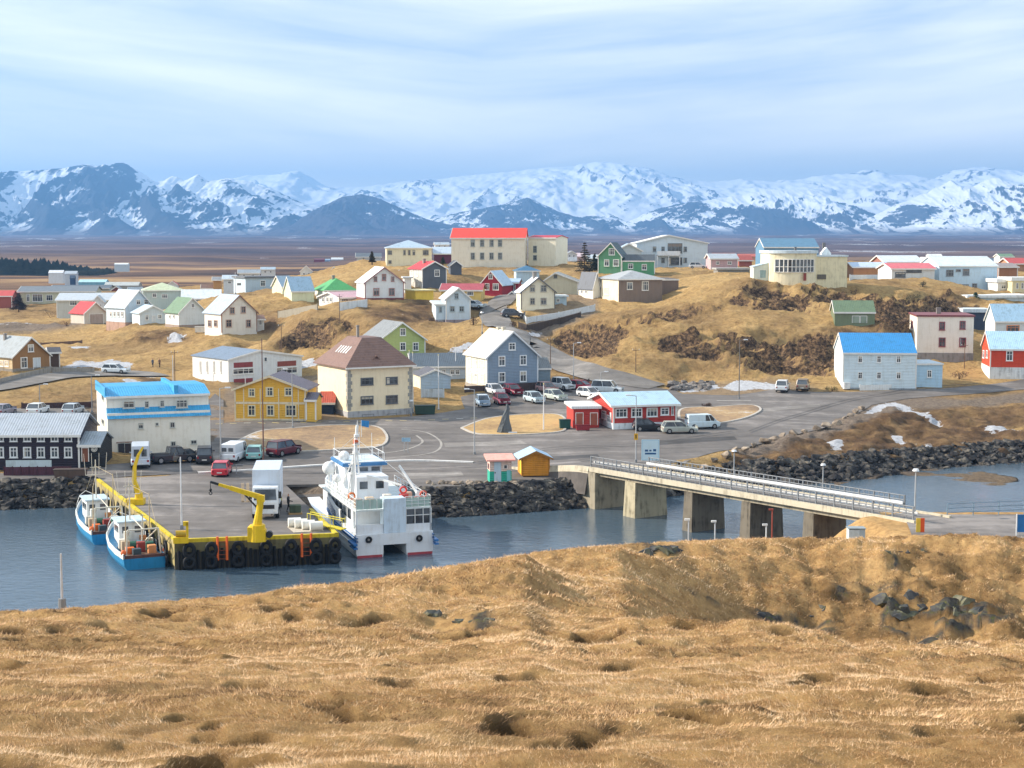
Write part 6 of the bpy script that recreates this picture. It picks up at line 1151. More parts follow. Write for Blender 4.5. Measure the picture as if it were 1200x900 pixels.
# ramp joining the quay road to the deck
dv = Vector((math.cos(rz), math.sin(rz))); nv = Vector((-dv.y, dv.x)); A2 = Vector(a0[:2]); g = MB(); kb = MB(); Lr = 15; prev = None; pk_ = None
for i in range(11):
    t_ = i / 10; s = -Lr * t_; e_ = t_ ** 2; zr = bz0 + .01; f_ = t_ * t_ * (3 - 2 * t_)
    c0 = A2 + dv * s - nv * (e_ * 1.2); c1_ = A2 + dv * s + nv * (BW + e_ * 5); z0_ = zr * (1 - f_) + (max(tz(*c0), 2.2) + .05) * f_; z1_ = zr * (1 - f_) + (max(tz(*c1_), 2.3) + .05) * f_
    b0_ = c0 - nv * .5; b1_ = c1_ + nv * 4
    cur = [(c0.x, c0.y, z0_), (c1_.x, c1_.y, z1_), (b1_.x, b1_.y, z1_ - 2.4), (b0_.x, b0_.y, z0_ - 2.6)]
    if prev: g.add(prev + cur, [(0, 1, 5, 4), (1, 2, 6, 5), (3, 0, 4, 7)])
    kc = [(c0.x, c0.y, z0_ + .12), (c0.x + nv.x * .35, c0.y + nv.y * .35, z0_ + .12), (c0.x - nv.x * .12, c0.y - nv.y * .12, z0_ - .5)]
    if pk_: kb.add(pk_ + kc, [(0, 1, 4, 3), (2, 0, 3, 5)])
    prev = cur; pk_ = kc
tag(g.build('road', am), kind='structure'); tag(kb.build('kerb', cc), kind='structure')
# ------------------------------------------------------------------ kiosks
k0 = gp(574, 566.5); Yk = k0.y; sc = Yk / F
kk = thing('kiosk', 'small pink and turquoise kiosk on the quay edge beside the orange hut', 'kiosk', tuple(k0), R(8)); Wk, Dk = 26 * sc, 1.9
pk = mat('e6cdbf', .6, 'siding'); tq = mat('2fae95', .6, 'siding')
g = MB(); g.box(0, Wk, 0, Dk, 0, 1.2); g.build('turquoise_base', tq, kk); g = MB(); g.box(.002, Wk - .002, .002, Dk, 1.201, 2.25); g.build('upper_wall', pk, kk); g = MB(); g.add([(-.35, -.4, 2.26), (Wk + .35, -.4, 2.26), (Wk + .35, Dk + .3, 2.55), (-.35, Dk + .3, 2.55), (-.35, -.4, 2.42), (Wk + .35, -.4, 2.42), (Wk + .35, Dk + .3, 2.72), (-.35, Dk + .3, 2.72)], [(0, 3, 2, 1), (4, 5, 6, 7), (0, 1, 5, 4), (1, 2, 6, 5), (2, 3, 7, 6), (3, 0, 4, 7)]); g.build('roof', mat('eaa89a', .6), kk)
g = MB(); g.box(Wk * .2, Wk * .52, -.05, 0, .15, 2.15); dd = g.build('door', mat('b9cfdc', .5), kk); g = MB(); g.box(Wk * .22, Wk * .26, -.09, -.05, 1.0, 1.15); g.build('handle', dkm, dd)
g = MB(); g.box(Wk * .62, Wk * .82, -.05, 0, 1.45, 1.85); fw = g.build('window', mat('efe8de', .5), kk); g = MB(); g.box(Wk * .66, Wk * .78, -.055, -.051, 1.5, 1.8); g.build('pane', glass(), fw)
g = MB(); g.box(-.05, 0, .5, 1.2, 1.35, 1.9); fw = g.build('window', mat('8c4a54', .5), kk); g = MB(); g.box(-.06, -.051, .58, 1.12, 1.42, 1.83); g.build('pane', glass(), fw)
g = MB(); g.box(Wk * .78, Wk * .96, -.06, 0, .2, 1.3); g.build('hatch', mat('7cc4c8', .5), kk); g = MB(); g.box(-.05, Wk + .05, -.05, Dk, -.4, -.002); g.build('base', mat('8fa83a', .8), kk)
k0 = gp(612, 560); sc = k0.y / F; kk = thing('kiosk', 'orange boarded hut with a pale metal gable roof on the quay edge', 'hut', tuple(k0), R(8)); Wk = 32 * sc; Dk = 3.2; orm = mat('d9932c', .65, 'boards')
g = MB(); g.prism([(0, .15), (Wk, .15), (Wk, 2.0), (Wk * .5, 2.6), (0, 2.0)], 'y', 0, Dk); g.build('wall', orm, kk)
g = MB(); g.prism([(-.4, 1.86), (Wk * .5, 2.62), (Wk + .4, 1.86), (Wk + .4, 2.0), (Wk * .5, 2.8), (-.4, 2.0)], 'y', -.35, Dk + .35); g.build('roof', mat('a9c9e4', .5, 'corry'), kk); g = MB(); g.prism([(-.4, 1.8), (Wk * .5, 2.54), (Wk + .4, 1.8), (Wk + .4, 1.98), (Wk * .5, 2.77), (-.4, 1.98)], 'y', -.42, -.352); g.build('bargeboard', mat('9a6a2a', .6), kk)
for x in (0, Wk): g = MB(); g.box(x - .08, x + .08, -.05, .06, .15, 2.0); g.build('corner_board', mat('b87a22', .6), kk)
g = MB(); g.box(.1, Wk - .1, .1, Dk - .1, -.4, .149); g.build('base', mat('4a3c30'), kk); g = MB(); g.box(-.05, 0, .5, 1.3, .3, 1.9); g.build('door', mat('e8d23a', .5), kk)
# standing stone
s0 = gp(591, 508); sc = s0.y / F; r = thing('standing_stone', 'tall twisted grey stone monument on the turf island', 'monument', tuple(s0), 0); g = MB(); secs = []
for z, w_, ox in ((-.2, 1.55, 0), (.6, 1.4, .03), (1.4, 1.1, .05), (2.1, .78, .12), (2.7, .5, .3), (3.1, .42, .42), (3.5, .3, .38), (3.75, .1, .32)):
    a = z * .35; secs.append([(ox + w_ * .62 * math.cos(a + i * math.pi / 3) * (1 + .12 * math.sin(i * 5 + z)), w_ * .42 * math.sin(a + i * math.pi / 3), z) for i in range(6)])
g.loft(secs); g.build('stone', mat('5c6266', .85, dirt=.3), r); g = MB(); g.box(.5, 1.6, -.9, -.3, 0, .25); g.build('snow_dusted_slab', mat('c9d0d8', .9), r)
# ------------------------------------------------------------------ vehicles
def car(label, x, y, z, rz, L=4.2, W=1.75, Hh=1.48, color='c9ccd0', kind='hatch', group='cars parked around the harbour', name='parked_car', cat='car'):
    """front looks along -y"""
    r = thing(name, label, cat, (x, y, z), rz, group); hb = W / 2; belt = .9 if kind not in ('van', 'suv', 'pickup') else 1.02
    body = mat(color, .28, dirt=.04, spec=.5)
    hood = {'hatch': .95, 'wagon': 1.05, 'suv': 1.0, 'van': .45, 'pickup': 1.0}[kind]; hz = belt - (.16 if kind != 'van' else .05); f = -L / 2
    st = [(f, .80, .35, hz - .28), (f + .12, .93, .27, hz - .1), (f + hood, 1, .25, hz + .05), (f + hood + .35, 1, .25, belt), (0, 1, .25, belt), (L / 2 - .5, 1, .25, belt), (L / 2 - .1, .96, .27, belt - .02), (L / 2, .9, .38, belt - .12)]
    g = MB(); g.loft([[(-hb * k_ * .96, yy, zl), (-hb * k_, yy, zl + .18), (-hb * k_, yy, zh - .14), (-hb * k_ * .9, yy, zh), (hb * k_ * .9, yy, zh), (hb * k_, yy, zh - .14), (hb * k_, yy, zl + .18), (hb * k_ * .96, yy, zl)] for yy, k_, zl, zh in st]); g.build('body', body, r, bevel=.03, smooth=False)
    wy, ry, wt_, rt_ = {'hatch': (f + hood + .15, L / 2 - .12, .85, .42), 'wagon': (f + hood + .15, L / 2 - .12, .85, .3), 'suv': (f + hood + .1, L / 2 - .08, .6, .2), 'van': (f + hood + .1, L / 2 - .06, .7, .06), 'pickup': (f + hood + .1, .55, .55, .12)}[kind]
    tw = .78 if kind != 'van' else .88; b0 = belt - .01; y0, y1, y2, y3 = wy, ry, wy + wt_, ry - rt_; hb2 = hb * .92
    glz = [(-hb2, y0, b0), (hb2, y0, b0), (hb2, y1, b0), (-hb2, y1, b0), (-hb * tw, y2, Hh - .07), (hb * tw, y2, Hh - .07), (hb * tw, y3, Hh - .07), (-hb * tw, y3, Hh - .07)]
    if kind == 'van':
        # panelled body with glass only in the cab
        g = MB(); g.add([(-hb2, y0 + 1.5, b0), (hb2, y0 + 1.5, b0), (hb2, y1, b0), (-hb2, y1, b0), (-hb * tw, y0 + 1.5, Hh), (hb * tw, y0 + 1.5, Hh), (hb * tw, y3, Hh), (-hb * tw, y3, Hh)], [(0, 3, 2, 1), (4, 5, 6, 7), (0, 1, 5, 4), (1, 2, 6, 5), (2, 3, 7, 6), (3, 0, 4, 7)]); g.build('cargo_body', body, r, bevel=.05)
        glz[2] = (hb2, y0 + 1.49, b0); glz[3] = (-hb2, y0 + 1.49, b0); glz[6] = (hb * tw, y0 + 1.49, Hh - .07); glz[7] = (-hb * tw, y0 + 1.49, Hh - .07); y1 = y0 + 1.49; y3 = y1
        for s in (-1, 1): g = MB(); g.box(s * .12 if s > 0 else -hb * .66, s * hb * .66 if s > 0 else -.12, L / 2 - .02 - .06 * .5, L / 2 + .012, 1.25, Hh - .35); g.build('rear_window', glass(), r)
    g = MB(); g.add(glz, [(0, 3, 2, 1), (4, 5, 6, 7), (0, 1, 5, 4), (1, 2, 6, 5), (2, 3, 7, 6), (3, 0, 4, 7)]); g.build('windows', glass(), r)
    g = MB(); g.box(-hb * tw - .01, hb * tw + .01, y2 - .03, y3 + .03, Hh - .069, Hh); g.build('roof', body, r, bevel=.02)
    g = MB()
    for s in (-1, 1):
        for (ya, yb) in ((y0, y2), (y1, y3), ((y0 + y1) / 2, (y2 + y3) / 2)): g.tube((s * hb2, ya, b0), (s * (hb * tw + .005), yb, Hh - .05), .045, n=5)
    g.build('pillars', body, r)
    if kind == 'pickup': g = MB(); g.box(-hb * .8, hb * .8, .62, L / 2 - .15, belt + .002, belt + .05); g.build('load_bed', mat('2a2a2c'), r); 
    R_ = .32 if kind not in ('suv', 'pickup') else .38
    for s in (-1, 1):
        for yy in (f + .82, L / 2 - .8):
            g = MB(); g.tube((s * (hb - .2), yy, R_), (s * (hb + .01), yy, R_), R_, n=16); wh = g.build('wheel', mat('141416', .8), r); g = MB(); g.tube((s * (hb - .02), yy, R_), (s * (hb + .025), yy, R_), R_ * .6, n=12); g.build('rim', mat('9a9da0', .4, metal=.5), wh)
        g = MB(); g.box(s * hb * .52 if s > 0 else -hb * .86, s * hb * .86 if s > 0 else -hb * .52, f - .0, f + .14, hz - .34, hz - .16); g.build('headlight', mat('e6ebee', .15), r)
        g = MB(); g.box(s * hb * .66 if s > 0 else -hb * .88, s * hb * .88 if s > 0 else -hb * .66, L / 2 - .1, L / 2 + .012, belt - .38, belt - .16); g.build('tail_light', mat('8c1d22', .3), r)
        g = MB(); g.box(s * (hb + .001) if s > 0 else -(hb + .2), s * (hb + .2) if s > 0 else -(hb + .001), y0 + .25, y0 + .36, belt + .02, belt + .16); g.build('mirror', body, r)
    g = MB(); g.box(-hb * .42, hb * .42, f - .01, f + .12, hz - .36, hz - .2); g.build('grille', mat('1c1d20', .4), r)
    for yy in (f - .02, L / 2 - .0): g = MB(); g.box(-.26, .26, yy - .012, yy + .012, .42, .53); g.build('number_plate', mat('d9dcd8', .4), r)
    g = MB(); g.box(-hb * .84, hb * .84, f + .02, f + .2, .22, .38); g.box(-hb * .84, hb * .84, L / 2 - .2, L / 2 - .02, .24, .4); g.build('bumper', mat('2a2b2e', .6) if kind in ('suv', 'van', 'pickup') else body, r)
    return r
def park(label, u, v, rz, **kw): p = gp(u, v); return car(label, p.x, p.y, p.z + .06, R(rz), **kw)
LOT = 'cars parked in the lot below the slate blue house'
park('white hatchback in the back row of the lot, left of the dark red car', 580, 463, 22, color='d6dade', group=LOT)
park('dark red hatchback in the back row of the lot behind the stone monument', 601, 462.5, 25, color='7c2438', group=LOT)
park('pale blue hatchback at the left front corner of the lot', 566, 476, 8, color='9fb6cc', group=LOT)
park('maroon hatchback half hidden by the tip of the stone monument', 588, 474, 14, color='7a3344', group=LOT)
park('pale silver blue saloon alone in the middle of the lot front row', 626, 472, 24, color='b9cbd4', group=LOT)
park('silver green hatchback at the right of the lot front row', 651, 469.5, 30, color='b9c3bd', kind='wagon', group=LOT)
park('dusty pink old car behind the lamp post in the lot', 641, 460, 30, color='b08f8c', group=LOT)
park('tall white off-road car in the back row of the lot', 660, 457.5, 34, color='d3d8da', kind='suv', Hh=1.8, group=LOT)
park('bright red car parked at the back of the lot under the hill road', 682, 458, 60, color='a8283a', group=LOT)
park('small white car behind the roof of the red café', 691, 466.5, 40, color='dfe2e4', group=LOT)
park('long white van behind the café roof', 712, 461, 70, color='d3dadc', kind='suv', Hh=1.85, L=4.7, group=LOT)
QG = 'vehicles parked along the harbour road'
park('white high roofed van standing by the harbour building door', 165, 546, 193, color='c3cdd9', kind='van', L=5.4, W=2.0, Hh=2.35, group=QG, name='parked_van', cat='van')
park('dark pickup loaded with gear in front of the harbour building', 203, 543, 120, color='33343a', kind='pickup', L=4.8, Hh=1.75, group=QG, name='pickup_truck', cat='pickup')
park('grey beige car between the two dark vehicles at the harbour building', 219, 541, 130, color='6c6862', kind='wagon', group=QG)
park('black off-road car at the right corner of the harbour building', 240, 542, 190, color='2b2d36', kind='suv', Hh=1.75, group=QG)
park('white panel van parked left of the teal car', 275, 540, 172, color='dde2e8', kind='van', L=4.9, W=1.9, Hh=2.0, group=QG, name='parked_van', cat='van')
park('small teal hatchback parked beside the white panel van', 299, 538, 184, color='8fc4c2', group=QG)
park('dark maroon off-road car parked beyond the lamp post', 333, 534, 150, color='5a2432', kind='suv', Hh=1.75, L=4.5, group=QG)
park('bright red saloon driving on the quay near the white kerb line', 260, 557, 184, color='c4333f', group=QG, L=4.3)
park('black hatchback parked broadside in front of the red café', 760, 505.5, 93, color='1c2228', kind='wagon', L=4.0, group=QG)
park('silver estate car parked in front of the right end of the café', 796, 508, 96, color='a9aea6', kind='wagon', L=4.4, group=QG)
park('small white van parked right of the silver estate car', 823, 502.5, 102, color='c9dae2', kind='van', L=4.3, W=1.8, Hh=1.8, group=QG, name='parked_van', cat='van')
park('white hatchback parked at the foot of the rocky hill', 917, 459, 165, color='d6dde2', kind='suv', Hh=1.7, group=QG)
park('muddy tan car parked at the foot of the rocky hill', 941, 457.5, 165, color='8a7f72', kind='suv', Hh=1.7, group=QG)
park('white estate car on the upper left side road', 136, 437.5, 75, color='d3dde4', kind='wagon', L=4.5, group=QG)
park('white car parked behind the roof of the black timber house', 45, 486, 175, color='dfe4e6', group=QG)
park('silver car parked right of the white one behind the black timber house roof', 86, 486, 175, color='b9c3ca', group=QG)
park('dusky grey car behind the black timber house at the left edge', 5, 487, 170, color='8f8a94', group=QG)
park('small pale car beside the tall narrow white house', 557, 362, 60, color='b9c4cc', group=QG)
park('snow dusted silver car on the ridge beside the white gabled building', 818, 315, 80, color='c9d0d6', group=QG)
park('dark parked car on the street edge left of the beige house fence', 601, 372, 100, color='4a4c52', group=QG)
# box truck on the pier
t0 = atz(311, 609, PZ + .01); r = thing('box_truck', 'white box truck standing on the pier behind the yellow crane', 'truck', tuple(t0), R(6)); g = MB(); g.box(-1.2, 1.2, 2.0, 8.2, 1.05, 4.1); g.build('cargo_box', mat('c6d3e2', .4, dirt=.05), r, bevel=.04)
g = MB(); g.prism([(0, .5), (1.9, .5), (1.9, 2.75), (.55, 2.75), (.1, 1.75), (0, 1.5)], 'x', -1.1, 1.1); g.build('cab', mat('d9dfe4', .35), r, bevel=.05)
g = MB(); g.add([(-.98, -.0 + .10, 1.72), (.98, .10, 1.72), (.9, .50, 2.6), (-.9, .50, 2.6), (-.98, .16, 1.7), (.98, .16, 1.7), (.9, .56, 2.58), (-.9, .56, 2.58)], [(0, 1, 2, 3), (0, 4, 5, 1), (3, 2, 6, 7)])
for v_ in range(4): x, y, z = g.v[v_]; g.v[v_] = (x, y - .06, z)
g.build('windscreen', glass(), r); g = MB(); g.box(-.8, .8, -.03, -.001, .95, 1.3); g.build('grille', mat('2a2c30'), r)
for s in (-1, 1):
    g = MB(); g.box(s * 1.102, s * 1.115, .6, 1.5, 1.7, 2.4); g.build('side_window', glass(), r); g = MB(); g.box(min(s * .7, s * 1.0), max(s * .7, s * 1.0), -.04, -.001, .7, .88); g.build('headlight', mat('eef0ee', .2), r)
    for y in (.9, 6.3): g = MB(); g.tube((s * .85, y, .48), (s * 1.16, y, .48), .48, n=18); w_ = g.build('wheel', mat('141416', .8), r); g = MB(); g.tube((s * 1.1, y, .48), (s * 1.18, y, .48), .26, n=12); g.build('rim', mat('a9acae', .4), w_)
    g = MB(); g.box(min(s * 1.16, s * 1.4), max(s * 1.16, s * 1.4), .35, .45, 1.8, 2.4); g.build('mirror', dkm, r)
g = MB(); g.box(-.5, .5, .6, 8.1, .6, 1.0); g.build('chassis', dkm, r); g = MB(); g.box(-2.2, -1.95, 2.2, 2.3, 1.2, 2.9); g.box(-1.75, -1.5, 2.2, 2.3, 1.2, 2.9); g.box(-2.2, -1.2, 2.2, 2.28, 1.2, 1.3); g.build('tail_lift', mat('c9b49a'), r)
# ------------------------------------------------------------------ people
def person(label, u, v, z, rz, coat, trousers, arm=0.2, stride=.12, group=None):
    p = atz(u, v, z) if z is not None else gp(u, v)
    J = {'pel': (0, 0, .95), 'wai': (0, 0, 1.12), 'che': (0, -.01, 1.38), 'nek': (0, 0, 1.5), 'hea': (0, -.02, 1.62), 'top': (0, -.01, 1.74), 'sl': (-.19, 0, 1.42), 'el': (-.25, .02 - arm * .4, 1.16), 'hl': (-.25, -.08 - arm, .95 + arm * .3), 'sr': (.19, 0, 1.42), 'er': (.25, .03, 1.16), 'hr': (.26, -.05, .92),
         'pl': (-.1, 0, .9), 'kl': (-.11, -stride, .5), 'al': (-.11, -stride + .03, .09), 'tl': (-.11, -stride - .14, .04), 'pr': (.1, 0, .9), 'kr': (.11, stride * .3, .5), 'ar': (.11, stride, .09), 'tr': (.11, stride - .16, .04)}
    E = [('pel', 'wai'), ('wai', 'che'), ('che', 'nek'), ('nek', 'hea'), ('hea', 'top'), ('che', 'sl'), ('sl', 'el'), ('el', 'hl'), ('che', 'sr'), ('sr', 'er'), ('er', 'hr'), ('pel', 'pl'), ('pl', 'kl'), ('kl', 'al'), ('al', 'tl'), ('pel', 'pr'), ('pr', 'kr'), ('kr', 'ar'), ('ar', 'tr')]
    Rr = dict(pel=.15, wai=.14, che=.16, nek=.06, hea=.10, top=.07, sl=.075, el=.055, hl=.04, sr=.075, er=.055, hr=.04, pl=.095, kl=.065, al=.045, tl=.04, pr=.095, kr=.065, ar=.045, tr=.04)
    ks_ = list(J); me = bpy.data.meshes.new('person'); me.from_pydata([J[k_] for k_ in ks_], [(ks_.index(a), ks_.index(b)) for a, b in E], [])
    o = link('person', me, [mat(coat, .8), mat(trousers, .8), mat('c99a80', .6), mat('3a2c24', .8)], None, tuple(p), R(rz)); m1 = o.modifiers.new('s', 'SKIN'); 
    for i, k_ in enumerate(ks_): me.skin_vertices[0].data[i].radius = (Rr[k_], Rr[k_] * .85)
    me.skin_vertices[0].data[0].use_root = True; o.modifiers.new('u', 'SUBSURF').levels = 1
    dg = bpy.context.evaluated_depsgraph_get(); dg.update(); nm = bpy.data.meshes.new_from_object(o.evaluated_get(dg)); o.modifiers.clear(); o.data = nm
    nm.materials.clear(); [nm.materials.append(x) for x in (mat(coat, .8), mat(trousers, .8), mat('c99a80', .6), mat('3a2c24', .8))]
    for f in nm.polygons:
        c = f.center; f.use_smooth = True; f.material_index = 1 if c.z < .93 and abs(c.x) < .2 else (3 if c.z > 1.68 or (c.z > 1.56 and c.y > .02) else (2 if c.z > 1.51 or (c.z < .98 and abs(c.x) > .2) else 0))
    o['label'] = label; o['category'] = 'person'; 
    if group: o['group'] = group
    return o
person('person in a yellow safety vest standing right of the box truck', 327, 599, PZ + .01, 40, 'c8d22a', '1c1e24', .3)
person('person in dark work clothes right beside the box truck', 321, 604, PZ + .01, -30, '1e2126', '16181c', .1)
person('person in black bending over gear between truck and ferry', 338, 601, PZ + .01, 80, '24262c', '1c1c20', .45, .2)
person('person in grey walking on the upper side road, left of the pair', 179, 432.5, None, 60, '5c6470', '2c3038', .1, .2)
person('person in brown walking on the upper side road, right of the pair', 187, 432, None, 60, '7c6454', '3a3430', .1, .2)
# ------------------------------------------------------------------ poles, lamps, signs, fences
gal = mat('a9adb0', .45, metal=.2)
def lamp(label, u, vt, vb, arm=1, c='a9adb0', base=None, group='street lamps', head=True):
    p = base if base is not None else gp(u, vb); hh = (vb - vt) * p.y / F; r = thing('street_lamp' if head else 'pole', label, 'lamp post' if head else 'pole', tuple(p), 0, group if head else None)
    g = MB(); g.tube((0, 0, -.3), (0, 0, hh - .05), min(.085, .001 * p.y), min(.045, .0006 * p.y), 8); g.build('pole', mat(c, .5), r); g = MB(); g.tube((0, 0, 0), (0, 0, .35), .16, .14, 8); g.build('base_collar', mat('7c8084', .6), r)
    if head:
        if arm == 2: g = MB(); g.tube((-.5, 0, hh), (.5, 0, hh), .045, n=6); g.build('crossarm', mat(c, .5), r)
        for s in ((-1, 1) if arm == 2 else (arm,)):
            if arm == 0: g = MB(); g.tube((0, 0, hh - .05), (0, 0, hh + .12), .28, .2, 12); g.build('lamp_head', mat('dfe3e6', .3), r)
            else:
                if arm != 2: g = MB(); g.tube((0, 0, hh - .08), (s * .75, 0, hh + .02), .04, n=6); g.build('arm', mat(c, .5), r)
                g = MB(); g.box(min(s * .55, s * 1.15), max(s * .55, s * 1.15), -.14, .14, hh - .05, hh + .09); g.build('lamp_head', mat('dfe3e6', .3), r, bevel=.03)
    return r
lamp('tall lamp post on the kerb in front of the stone monument', 556, 455, 533, -1)
lamp('tall lamp post with a small yellow sign left of the blue sign board', 745, 463, 543, -1)
lamp('lamp post standing on the hill foot road below the crags', 866, 398, 468, 1, '6c6a66')
lamp('lamp post on the hill road behind the grey wing of the slate blue house', 672, 402, 452, 1)
lamp('lamp post behind the lot between the white cars and the hill road', 704, 436, 456, 1)
lamp('round headed lamp post rising behind the middle of the bridge railing', 964, 536, 575, 0, base=atz(964, 583, 1.0))
lamp('round headed lamp post on the shore bank left of the bridge lamp', 860, 522, 556, 0, base=atz(860, 562, 1.8))
lamp('lamp post on the quay between the red saloon and the white panel van', 259, 454, 545, 1)
lamp('pale lamp post at the right end of the bridge over the bay', 1072, 552, 608, 0, base=atz(1072, 606, 4.9))
lamp('lamp post at the steep street beside the tall narrow white house', 565, 367, 392, 0)
lamp('lamp post in front of the yellow house between its windows', 343, 432, 503, -1, '9ca0a4')
lamp('lamp post at the harbour road beside the ferry mast', 482, 470, 488, 0)
lamp('lamp post beside the side road left of the harbour building', 145, 452, 466, 0)
lamp('thin lamp post behind the cars left of the harbour building', 108, 440, 485, 1, '8a8c90')
lamp('thin lamp post rising behind the roof of the black timber house', 47, 450, 482, 1, '8a8c90')
lamp('tall brown mast standing on the quay between the white van and yellow house', 309, 395, 553, 0, '6c4f4a', head=False)
lamp('thin white mast on the road above the blue roofed harbour building', 203, 416, 455, 0, 'c9ccd0', head=False)
lamp('slim white pole on the pier left part near the winch', 213, 533, 620, 0, 'd3d6da', base=atz(213, 620, PZ + .01), head=False)
lamp('pale grey pole on the foreground shore at the left', 73, 643, 710, 0, 'b9bdc2', base=Vector((pt(73, 712, 58).x, 58, pt(73, 712, 58).z)), head=False)
lamp('thin white pole on the field right of the side road', 288, 440, 478, 0, 'c9ccd0', head=False)
lamp('white flag mast on the rise beside the brown trimmed house', 276, 319, 345, 0, 'd6d9dc', head=False)
FG = 'white flagpoles'
for u, vt, vb, lb in ((480, 411, 480, 'flagpole leaning on the right corner of the cream quoined house'), (484, 413, 484, 'flagpole just right of the cream house corner, second of the pair'), (514, 416, 480, 'flagpole in front of the small pale blue shed'), (534, 407, 440, 'flagpole behind the shed by the long white house'), (637, 450, 505, 'short flagpole with orange stains on the turf island')):
    p = gp(u, vb); hh = (vb - vt) * p.y / F; r = thing('flagpole', 'white ' + lb, 'flagpole', tuple(p), 0, FG); g = MB(); g.tube((0, 0, 0), (0, 0, hh), .09, .04, 8); g.build('pole', mat('dfe2e4', .4), r); g = MB(); g.ball((0, 0, hh + .06), .09, n=8, m=6); g.build('finial', mat('d9c98a', .4), r); g = MB(); g.box(-.2, .2, -.2, .2, -.1, .12); g.build('footing', mat('9a9a96', .8), r)
# blue information board
p = gp(762, 541); hh = 26 * p.y / F; r = thing('information_board', 'pale blue information board with dark symbols at the bridge head', 'sign', tuple(p), 0); g = MB(); 
for x in (-.85, .85): g = MB(); g.tube((x, 0, -.5), (x, 0, hh), .05, n=6); g.build('post', gal, r)
g = MB(); g.box(-.98, .98, -.09, -.05, hh - 2.3, hh); bd = g.build('board', mat('b4d6e6', .5, dirt=.03), r)
g = MB(); g.add([(-.86, -.094, hh - .12), (.86, -.094, hh - .12), (.86, -.094, hh - 2.18), (-.86, -.094, hh - 2.18)], [(0, 1, 2, 3)]); g.build('field', mat('c9e0ea', .5, dirt=.02), bd)
g = MB()
for (x0, x1, z0, z1) in ((-.6, -.25, 1.2, .98), (-.12, .12, 1.18, 1.0), (.3, .62, 1.25, 1.0), (-.6, .62, .85, .66)): g.box(x0, x1, -.10, -.095, hh - 2.3 + z1, hh - 2.3 + z0)
g.build('symbols', mat('2a5a8a', .5), bd)
p = gp(747, 524); r = thing('warning_sign', 'small yellow sign fixed on the lamp post by the information board', 'sign', (gp(745, 543).x, gp(745, 543).y - .12, p.z + 1.6 + 1.2), 0); g = MB(); g.box(-.2, .2, -.03, 0, -.35, .35); g.build('plate', mat('e0a91c', .5), r); g = MB(); g.box(-.06, .06, -.035, -.031, -.2, .2); g.build('mark', dkm, r)
p = gp(476, 531); r = thing('road_sign', 'pale blue T shaped direction sign in the turning circle', 'sign', tuple(p), 0); g = MB(); g.tube((-.2, 0, 0), (-.2, 0, 1.7), .04); g.build('post', gal, r); g = MB(); g.tube((.2, 0, 0), (.2, 0, 1.7), .04); g.build('post', gal, r); g = MB(); g.box(-.5, .5, -.04, .0, 1.3, 1.75); g.build('board', mat('9cc0d8', .5), r)
p = gp(427, 514); r = thing('blue_banner', 'bright blue tilted banner on a post behind the ferry mast', 'sign', tuple(p), 0); g = MB(); g.tube((-.35, 0, 0), (-.35, 0, 2.2), .05); g.build('post', wht, r); g = MB(); g.prism([(-.35, 1.5), (.55, 1.3), (.6, 2.1), (-.35, 2.2)], 'y', -.05, 0); g.build('panel', mat('2f86cc', .5), r)
p = atz(1197, 629, 4.9); r = thing('road_sign', 'blue square road sign at the right edge on the causeway', 'sign', tuple(p), 0); g = MB(); g.box(-.35, .9, -.05, 0, .35, 1.65); bd = g.build('board', mat('1f6fb4', .5), r); g = MB(); g.box(-.42, -.351, -.06, .01, .0, 1.7); g.build('edge', mat('dfe6ea'), bd)
for x in (-.2, .7): g = MB(); g.tube((x, .05, -.3), (x, .05, 1.65), .04); g.build('post', gal, r)
p = atz(1078, 625, 4.9); r = thing('marker_board', 'orange and yellow striped marker board beside the bridge end', 'sign', tuple(p), 0); g = MB(); g.box(-.3, .02, -.05, 0, .1, 1.15); g.build('yellow_stripe', mat('e6c44a', .5), r); g = MB(); g.box(.021, .32, -.05, 0, .1, 1.15); g.build('orange_stripe', mat('e05a24', .5), r); g = MB(); g.tube((0, .05, -.3), (0, .05, 1.1), .04); g.build('post', gal, r)
p = atz(1004, 634, 3.4); r = thing('electric_cabinet', 'pale grey cabinet under the right end of the bridge', 'cabinet', (pt(1004, 632, 108).x, 108, pt(1004, 632, 108).z - .3), 0); g = MB(); g.box(-.65, .1, -.4, .4, 0, 1.05); g.build('cabinet', mat('c3d0d6', .5), r, bevel=.02); g = MB(); g.box(.11, .5, -.38, .4, 0, 1.1); g.build('side_unit', mat('9fb0bb', .5), r); g = MB(); g.box(-.7, .55, -.45, .45, 1.101, 1.16); g.build('lid', mat('8c979c', .5), r)
MG = 'marker posts on the near shore'
for u, vt, Yp, lb, c in ((807, 610, 95, 'thin grey marker post with a white cap below the bridge', 'b4bcc4'), (838, 612, 100, 'plain thin grey marker post right of the capped one', 'b4bcc4'), (898, 616, 100, 'short white topped marker post under the fourth bridge pier', 'd0d6d8'), (905, 598, 112, 'red brown marker plank leaning against the bridge pier', '9a4a3c')):
    a = pt(u, vt, Yp); r = thing('marker_post', lb, 'post', (a.x, a.y, a.z - 4.5), 0, MG); g = MB(); g.tube((0, 0, 0), (0, 0, 4.5), .05, n=6); g.build('post', mat(c), r); g = MB(); g.box(-.25, .08, -.06, .06, 4.5, 4.62); g.build('cap', mat('dfe3e4' if 'red' not in lb else c), r)
